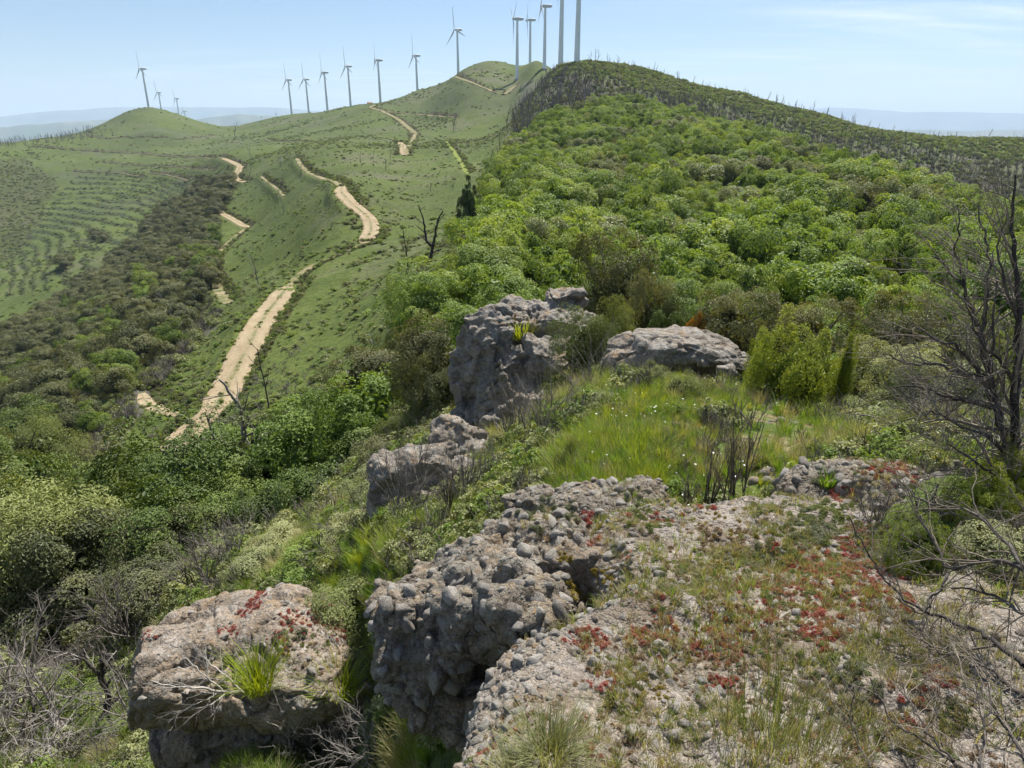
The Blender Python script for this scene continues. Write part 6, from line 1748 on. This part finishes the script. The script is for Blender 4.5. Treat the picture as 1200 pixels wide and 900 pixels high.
# burnt scrub on the far right flank and the hill face: grey stems with green regrowth
x, y, z, r, px, py, rg = cand(60000, 1004, -0.1, 0.80, 230, 520, 'log')
vis = visible(x, y, z + 1.5)
flank = inpoly(px, py, [(600, 190), (600, 110), (640, 80), (700, 70), (760, 75), (870, 100), (960, 124), (1050, 146), (1250, 158), (1250, 300), (1100, 240), (1000, 205), (900, 172), (760, 135), (640, 160)])
n1 = fbm(x / 25, y / 25, octv=3, seed=65)
bz = inpoly(px + 8 * n1, py + 10 * n1, BURNT)
g = np.nonzero(vis & flank)[0][:15000]
isb = (rg.random(len(g)) < np.where(bz[g], 0.66, 0.04))
STEM = [joined for joined in []]
def merge_meshes(ms):
    me = ms[0].copy(); bm = bmesh.new(); bm.from_mesh(me); bm.from_mesh(ms[1]); bm.to_mesh(me); bm.free(); return me
POLES = [merge_meshes(m) for m in SNP]
gi = np.where(isb, np.where(rg.random(len(g)) < 0.7, rg.integers(11, 15, len(g)), rg.integers(8, 11, len(g))), np.where(rg.random(len(g)) < 0.8, rg.integers(0, 5, len(g)), rg.integers(5, 8, len(g))))
sz = np.where(gi >= 11, np.minimum(np.exp(rg.normal(1.05, 0.42, len(g))), 6.5), np.where(gi >= 8, rg.uniform(1.2, 2.4, len(g)), rg.uniform(0.8, 2.2, len(g))))
scatter('burnt_scrub', SCRUB_G + SCRUB_D + SCRUB_T + POLES, np.column_stack([x, y, z])[g], rots(rg, len(g), 0.06), sz, gi)
# far left hill: dark scrub patches, terrace bushes, tiny burnt poles on the crest
x, y, z, r, px, py, rg = cand(60000, 1005, -0.80, 0.0, 300, 1150, 'log')
vis = visible(x, y, z + 1.5)
n1 = fbm(x / 60, y / 60, octv=3, seed=67)
dk = inpoly(px, py, DARKHILL)
ris = grid_sample(M_RISER, np.arctan2(x, y), r) > 0.3
bank = grid_sample(M_BANK, np.arctan2(x, y), r) > 0.3
pr = 0.03 + 0.4 * sstep(0.12, 0.45, n1) + 0.6 * dk + 0.5 * ris + 0.7 * bank
g = np.nonzero(vis & (rg.random(len(x)) < pr) & ~inpoly(px, py, VALT))[0][:14000]
sz = np.interp(r[g], [300, 1100], [1.0, 1.9]) * rg.uniform(0.5, 1.3, len(g))
drk = dk[g] | ris[g] | bank[g]
gi = np.where(drk, rg.integers(4, 8, len(g)), np.where(rg.random(len(g)) < 0.85, rg.integers(0, 5, len(g)), rg.integers(5, 8, len(g))))
scatter('far_scrub', SCRUB_G + SCRUB_D, np.column_stack([x, y, z])[g], rots(rg, len(g)), np.column_stack([sz * 1.3, sz * 1.3, sz * 0.75]), gi)
xs = rg.uniform(-10, 112, 260)
aa, _ = ray(xs, np.interp(xs, skx, sky_)); rr_ = np.interp(xs, skx, skr) * rg.uniform(0.93, 1.02, 260)
wx, wy = np.sin(aa) * rr_, np.cos(aa) * rr_
scatter('crest_poles', POLES, np.column_stack([wx, wy, gz(wx, wy)]), rots(rg, 260, 0.05), rg.uniform(3, 8, 260))
# bushes on track banks nearer by
x, y, z, r, px, py, rg = cand(120000, 1006, -0.62, 0.0, 50, 420, 'log')
bank = grid_sample(M_BANK, np.arctan2(x, y), r) > 0.4
g = np.nonzero(bank & visible(x, y, z + 0.8))[0][:2600]
sz = np.interp(r[g], [50, 150, 400], [0.5, 0.8, 1.6]) * rg.uniform(0.5, 1.2, len(g))
scatter('bank_scrub', SCRUB_G + SCRUB_D, np.column_stack([x, y, z])[g], rots(rg, len(g)), sz, np.where(rg.random(len(g)) < 0.7, rg.integers(5, 8, len(g)), rg.integers(0, 5, len(g))))

# ragged grass along the track verges
px3 = []
for name_, c_, hw_, kind_ in TRK:
    if np.hypot(*c_[0][:2]) > 260 or kind_ == 3: continue
    n_ = int(len(c_) * (9 if hw_ > 1.5 else 6))
    q_ = rg.integers(0, len(c_), n_); tg_ = np.gradient(c_[:, :2], axis=0); tg_ /= np.linalg.norm(tg_, axis=1)[:, None] + 1e-9
    sd_ = rg.choice([-1, 1], n_) * (hw_ * rg.uniform(0.72, 1.25, n_))
    mid_ = rg.random(n_) < 0.12; sd_ = np.where(mid_, rg.normal(0, 0.15, n_), sd_)
    px3.append(np.column_stack([c_[q_, 0] + tg_[q_, 1] * sd_, c_[q_, 1] - tg_[q_, 0] * sd_, c_[q_, 2] - 0.05]))
px3 = np.concatenate(px3)
px3[:, 2] = np.maximum(px3[:, 2], gz(px3[:, 0], px3[:, 1]))
scatter('verge_scrub', SCRUB_G + SCRUB_T[:1] + TG + TD, px3, rots(rg, len(px3)), rg.uniform(0.2, 0.55, len(px3)))

# ------------------------------------------------------------------ plants on the rocks
SED_R = leaf_mat('red_stonecrop', (0.21, 0.052, 0.045), (0.40, 0.115, 0.10), (0.46, 0.25, 0.19), 0.25, 0.5, 0.3)
SED_G = leaf_mat('green_stonecrop', (0.10, 0.135, 0.045), (0.19, 0.225, 0.085), (0.30, 0.30, 0.14), 0.3)
SED_M = leaf_mat('ochre_moss', (0.15, 0.115, 0.015), (0.26, 0.20, 0.03), (0.36, 0.28, 0.06), 0.15)
SED_B = leaf_mat('dry_stonecrop', (0.17, 0.115, 0.075), (0.28, 0.20, 0.135), (0.40, 0.31, 0.22), 0.2)
SED_S = leaf_mat('grey_thyme', (0.085, 0.10, 0.055), (0.16, 0.175, 0.10), (0.27, 0.27, 0.18), 0.25)
def sed(seed, m, leaf=0.26, n=14, per=16):
    return crown_mesh(seed, m, ncl=n, per=per, leaf=leaf, rad=(0.85, 0.85, 0.35), cz=0.2, clr=(0.22, 0.4), shell=0.15, slim=0.5, low=-0.3, along=0.4)[0]
SD = {'r': [sed(1100 + i, SED_R) for i in range(2)], 'g': [sed(1110 + i, SED_G) for i in range(2)] , 'm': [sed(1120, SED_M, 0.16, 20, 26)], 'b': [sed(1130 + i, SED_B, 0.24) for i in range(2)], 's': [sed(1140 + i, SED_S, 0.2, 18, 20) for i in range(2)]}
# candidate points on the near rock surfaces
SP = []; SN_ = []; 
rg = np.random.default_rng(1200)
for (V_, Q_, N_, n_) in [(LV, LQ, LN, 80000)] + [(ROCKS[q][1], ROCKS[q][2], ROCKS[q][3], n) for q, n in (('A', 16000), ('C', 22000), ('G', 12000), ('H', 6000), ('I', 2000), ('D', 9000), ('E', 4000), ('F1', 2000))]:
    P_, Nn_ = sample_surface(V_, Q_, N_, n_, rg)
    SP.append(P_); SN_.append(Nn_)
src = np.concatenate([np.full(len(p_), i) for i, p_ in enumerate(SP)])
SP = np.concatenate(SP); SN_ = np.concatenate(SN_)
fac = np.einsum('ij,ij->i', SN_, -SP) > 0
spx, spy = project(SP[:, 0], SP[:, 1], SP[:, 2])
good = fac & (SN_[:, 2] > 0.35) & (spx > -150) & (spx < 1750) & (spy < 1150)
SP = SP[good]; SN_ = SN_[good]; spx = spx[good]; spy = spy[good]; src = src[good]
sd = np.linalg.norm(SP, axis=1)
CL = [('r', 690, 750, 26, 40), ('r', 765, 742, 30, 60), ('r', 845, 755, 38, 60), ('r', 785, 772, 16, 25), ('r', 708, 802, 22, 30), ('r', 962, 742, 34, 50), ('r', 985, 662, 42, 60), ('r', 900, 690, 34, 50), ('r', 684, 607, 12, 14),
      ('r', 692, 632, 14, 14), ('r', 985, 578, 16, 20), ('r', 1040, 556, 30, 30), ('r', 950, 702, 30, 40), ('r', 1062, 838, 26, 26), ('r', 1100, 800, 26, 26), ('r', 850, 805, 24, 24), ('r', 722, 650, 14, 14), ('r', 930, 655, 30, 30), ('r', 870, 730, 40, 40), ('r', 1010, 640, 26, 26), ('r', 700, 880, 12, 10), ('r', 1010, 700, 26, 24), ('r', 760, 700, 20, 16),
      ('r', 297, 708, 9, 16), ('r', 287, 718, 8, 14), ('r', 306, 698, 7, 12), ('r', 350, 730, 22, 26), ('r', 385, 720, 24, 22), ('r', 410, 735, 30, 30), ('r', 330, 745, 18, 16), ('r', 270, 740, 12, 10), ('r', 175, 745, 12, 8),
      ('m', 692, 690, 26, 60), ('m', 762, 812, 30, 60), ('m', 745, 790, 16, 22), ('m', 705, 678, 16, 24), ('m', 842, 664, 12, 16), ('m', 660, 655, 10, 10), ('m', 1060, 740, 16, 16), ('m', 830, 690, 12, 14), ('m', 335, 770, 14, 14),
      ('g', 850, 705, 90, 190), ('g', 780, 690, 60, 90), ('g', 735, 830, 26, 30), ('g', 745, 795, 24, 24), ('g', 905, 650, 46, 60), ('g', 1000, 640, 34, 40), ('g', 960, 800, 60, 60), ('g', 1080, 780, 60, 60), ('g', 830, 840, 50, 40), ('g', 1040, 560, 40, 34), ('g', 970, 700, 40, 44), ('g', 1080, 860, 60, 50), ('g', 370, 745, 30, 20),
      ('b', 740, 765, 60, 110), ('b', 800, 720, 70, 100), ('b', 900, 760, 70, 80), ('b', 1050, 545, 50, 50), ('b', 760, 660, 50, 60), ('b', 860, 660, 60, 60), ('b', 720, 860, 40, 30), ('b', 980, 850, 60, 50), ('b', 640, 620, 30, 24), ('b', 360, 770, 40, 36), ('b', 420, 750, 26, 24), ('b', 1020, 720, 50, 44), ('b', 620, 475, 20, 40), ('b', 620, 375, 20, 30), ('b', 545, 502, 14, 22), ('b', 730, 490, 26, 16),
      ('s', 645, 610, 34, 80), ('s', 730, 648, 20, 34), ('s', 950, 622, 30, 70), ('s', 880, 655, 26, 34), ('s', 790, 680, 30, 30), ('s', 965, 565, 9, 16), ('s', 1010, 800, 30, 20), ('s', 340, 745, 20, 20), ('s', 595, 395, 14, 26)]
for typ, nm in (('r', 'red_stonecrop'), ('g', 'green_stonecrop'), ('m', 'ochre_moss'), ('b', 'dry_stonecrop'), ('s', 'thyme_cushions')):
    ii = []
    for t_, cx, cy, rad, n_ in CL:
        if t_ != typ: continue
        d_ = np.hypot((spx - cx) , (spy - cy) * 1.5) + rad * 0.45 * fbm(SP[:, 0] / 0.09, SP[:, 1] / 0.09, SP[:, 2] / 0.09, octv=2, seed=81)
        j = np.nonzero(d_ < rad)[0]
        if len(j): ii.append(rg.choice(j, min(len(j), int(n_ * (2.2 if typ in 'rm' else 1.4))), replace=False))
    # a thin sprinkling over the rest of the ledge
    far_n = {'r': 700, 'g': 1500, 'm': 220, 'b': 2300, 's': 190}[typ]
    j = np.nonzero((src == 0) & (fbm(SP[:, 0] / 0.4, SP[:, 1] / 0.4, octv=3, seed=ord(typ)) > {'r': 0.30, 'g': 0.20, 'm': 0.36, 'b': 0.12, 's': 0.36}[typ]))[0]
    ii.append(rg.choice(j, min(len(j), far_n), replace=False))
    ii = np.unique(np.concatenate(ii))
    s_ = rg.uniform(0.007, 0.019, len(ii)) * np.clip(sd[ii] / 3.2, 0.8, 1.35)
    if typ == 's': s_ *= 1.5
    if typ == 'm': s_ *= 0.9
    nn = SN_[ii] * 0.5 + np.array([0, 0, 0.5])
    scatter(nm, SD[typ], SP[ii], eulers_from_normals(nn, rg.uniform(0, 6.28, len(ii))), np.column_stack([s_, s_, s_ * rg.uniform(0.7, 1.5, len(ii))]))
# fine dry and green blades thickening the mats
GR_BN = grass_mat('brown_dry_blade', (0.17, 0.12, 0.07), (0.29, 0.22, 0.13), (0.40, 0.33, 0.20), 0.3)
MT = [tuft_mesh(1310, GR_DR, 16, 1.0, 0.022, 0.7, 0.5), tuft_mesh(1311, GR_BN, 16, 1.0, 0.022, 0.7, 0.6), tuft_mesh(1312, GR_PB, 16, 1.0, 0.022, 0.7, 0.4), tuft_mesh(1313, GR_PB, 12, 1.0, 0.022, 0.7, 0.5)]
ii = []
for t_, cx, cy, rad, n_ in CL:
    if t_ not in 'gb' or cy < 540: continue
    d_ = np.hypot((spx - cx), (spy - cy) * 1.5) + rad * 0.5 * fbm(SP[:, 0] / 0.12, SP[:, 1] / 0.12, SP[:, 2] / 0.12, octv=2, seed=82)
    j = np.nonzero((d_ < rad) & (src != 2))[0]
    if len(j): ii.append(rg.choice(j, min(len(j), int(n_ * 1.2)), replace=False))
j = np.nonzero((src == 0) & (fbm(SP[:, 0] / 0.5, SP[:, 1] / 0.5, octv=3, seed=93) > 0.10))[0]
ii.append(rg.choice(j, min(len(j), 2300), replace=False))
ii = np.unique(np.concatenate(ii))
scatter('ledge_turf', MT, SP[ii], rots(rg, len(ii), 0.25), rg.uniform(0.02, 0.06, len(ii)))
# thin grass blades on the ledge
j = np.nonzero((src == 0) & (fbm(SP[:, 0] / 0.5, SP[:, 1] / 0.5, octv=2, seed=91) > 0.02))[0]
j = rg.choice(j, min(len(j), 1700), replace=False)
s_ = rg.uniform(0.03, 0.10, len(j))
scatter('ledge_grass', [tuft_mesh(1300, GR_DR, 9, 1.0, 0.016, 0.3, 0.6), tuft_mesh(1301, GR_BR, 9, 1.0, 0.016, 0.3, 0.5), tuft_mesh(1302, GR_DR, 6, 1.0, 0.016, 0.3, 0.7)], SP[j], rots(rg, len(j), 0.2), s_)

# single grass tufts one can point at
def grass_thing(px_, py_, hpx, lb, mat, nb, seed, droop, spread, w=0.010, rho=None, onrock=True):
    if rho is None:
        d_ = np.hypot(spx - px_, spy - py_); jj = int(np.argmin(d_)); p = Vector(SP[jj])
    else: p = at(px_, py_, rho)
    h = hpx / F * p.length / 0.75
    o = link('grass_tuft', tuft_mesh(seed, mat, nb, 1.0, w, spread, droop), None, p, (0, 0, seed), h)
    tag(o, lb, 'grass tuft')
GR_PA = grass_mat('pale_fescue', (0.17, 0.19, 0.08), (0.30, 0.31, 0.15), (0.44, 0.42, 0.25), 0.4)
grass_thing(640, 892, 46, 'dense pale fescue tuft on the ledge\'s left edge, bottom of the picture', GR_PA, 420, 41, 0.7, 0.7, 0.006)
grass_thing(600, 905, 30, 'small grey-green fescue tuft left of the dense pale one', GR_PA, 200, 42, 0.8, 0.7, 0.008)
grass_thing(905, 880, 78, 'tall thin green grass standing on the ledge, bottom right of centre', GR_PB, 110, 43, 0.3, 0.9, 0.0035)
grass_thing(940, 895, 72, 'tall straw-tinged grass right of the tall green grass on the ledge', GR_PA, 90, 44, 0.3, 0.9, 0.0035)
grass_thing(870, 895, 60, 'short green grass left of the tall green grass on the ledge', GR_PB, 90, 45, 0.4, 0.9, 0.004)
grass_thing(303, 808, 36, 'bright yellow-green grass tuft in the middle of the pale boulder', GR_YE, 320, 46, 0.7, 0.5, 0.008, 5.15)
grass_thing(399, 818, 34, 'bright yellow-green grass tuft right end of the pale boulder', GR_YE, 260, 47, 0.7, 0.5, 0.009, 5.1)
grass_thing(967, 572, 16, 'tiny dark green tuft on the pebbly mound', GR_BR, 90, 48, 0.4, 0.6, 0.02)
grass_thing(610, 395, 22, 'little grass tuft in the cleft of the cliff', GR_YE, 160, 49, 0.6, 0.7, 0.012)
# ------------------------------------------------------------------ small hut on the ridge crest beside a turbine
k = NT('rendered_wall'); HUTW = k.surf(k.ramp(k.noise(k.coord(), 3, 4), [(0.3, (0.42, 0.38, 0.32)), (0.7, (0.56, 0.52, 0.45))]), 0.9, None, 0.1)
k = NT('clay_tile_roof'); HUTR = k.surf(k.ramp(k.noise(k.coord(), 6, 4), [(0.3, (0.26, 0.13, 0.08)), (0.7, (0.38, 0.20, 0.12))]), 0.9, None, 0.1)
k = NT('dark_door_paint'); HUTD = k.surf((0.07, 0.08, 0.08), 0.6, None, 0.2)
a_, e_ = ray(433, 122); a_ = float(a_); r_ = 868
hx, hy = math.sin(a_) * r_, math.cos(a_) * r_
hut = thing('utility_hut', 'tiny pale hut with a clay roof on the ridge crest beside a turbine', 'hut', (hx, hy, float(gz(hx, hy)) - 0.3), None, 0.3)
def boxm(name, x0, x1, y0, y1, z0, z1, m):
    v = np.array([(x, y, z) for z in (z0, z1) for y in (y0, y1) for x in (x0, x1)])
    f = np.array([(0, 2, 3, 1), (4, 5, 7, 6), (0, 1, 5, 4), (2, 6, 7, 3), (0, 4, 6, 2), (1, 3, 7, 5)])
    return mk_mesh(name, v, [f], [m], False)
link('wall', boxm('wall', -2.6, 2.6, -1.8, 1.8, 0, 2.8, HUTW), hut)
rv = np.array([(-2.9, -2.1, 2.7), (2.9, -2.1, 2.7), (2.9, 2.1, 2.7), (-2.9, 2.1, 2.7), (-2.9, 0, 3.9), (2.9, 0, 3.9)])
link('roof', mk_mesh('roof', rv, [np.array([(0, 1, 5, 4), (2, 3, 4, 5), (3, 2, 1, 0)]), np.array([(0, 4, 3), (1, 2, 5)])], [HUTR], False), hut)
link('door', boxm('door', -0.5, 0.5, -1.86, -1.79, 0.2, 2.2, HUTD), hut)

# ------------------------------------------------------------------ tell look-alikes apart by their place where one can
ORD = ['leftmost', 'second from left', 'third from left', 'fourth from left', 'fifth from left', 'sixth from left']
byl = {}
for o in COL.objects:
    if o.parent is None and o.get('label') and o.get('group'): byl.setdefault(o['label'], []).append(o)
for lb, os_ in byl.items():
    if len(os_) < 2: continue
    pp = []
    for o in os_:
        x_, y_ = project(np.array(o.location.x), np.array(o.location.y), np.array(o.location.z + 0.5 * o.scale.z)); pp.append((float(x_), float(y_), o))
    if len(lb.split(' ')) > 13: lb = lb.replace('scrub ', '').replace('fresh ', '')
    pp.sort(key=lambda q_: q_[0])
    if len(pp) <= 6:
        for n_, (_, _, o) in enumerate(pp):
            o['label'] = ('rightmost ' if n_ == len(pp) - 1 else ORD[n_] + ' ') + lb
    else:
        pp[0][2]['label'] = 'leftmost ' + lb; pp[-1][2]['label'] = 'rightmost ' + lb
        mid = sorted(pp[1:-1], key=lambda q_: q_[1])
        mid[0][2]['label'] = 'highest placed ' + lb; mid[-1][2]['label'] = 'lowest placed ' + lb
        for _, _, o in mid[1:-1]: o['label'] = 'inner ' + lb
# ------------------------------------------------------------------ haze
k = NT('air_haze')
vol = k.n('ShaderNodeVolumePrincipled', {'Color': (0.62, 0.775, 1.0, 1), 'Density': 0.000085, 'Anisotropy': 0.0})
k.t.links.new(vol.outputs[0], k.out.inputs['Volume'])
HX, Hz0, Hz1 = 62000.0, -640.0, 620.0
hv = np.array([(x, y, z) for z in (Hz0, Hz1) for y in (-HX, HX) for x in (-HX, HX)])
hf = np.array([(0, 2, 3, 1), (4, 5, 7, 6), (0, 1, 5, 4), (2, 6, 7, 3), (0, 4, 6, 2), (1, 3, 7, 5)])
tag(link('haze', mk_mesh('haze', hv, [hf], [k.m], False)), kind='stuff')
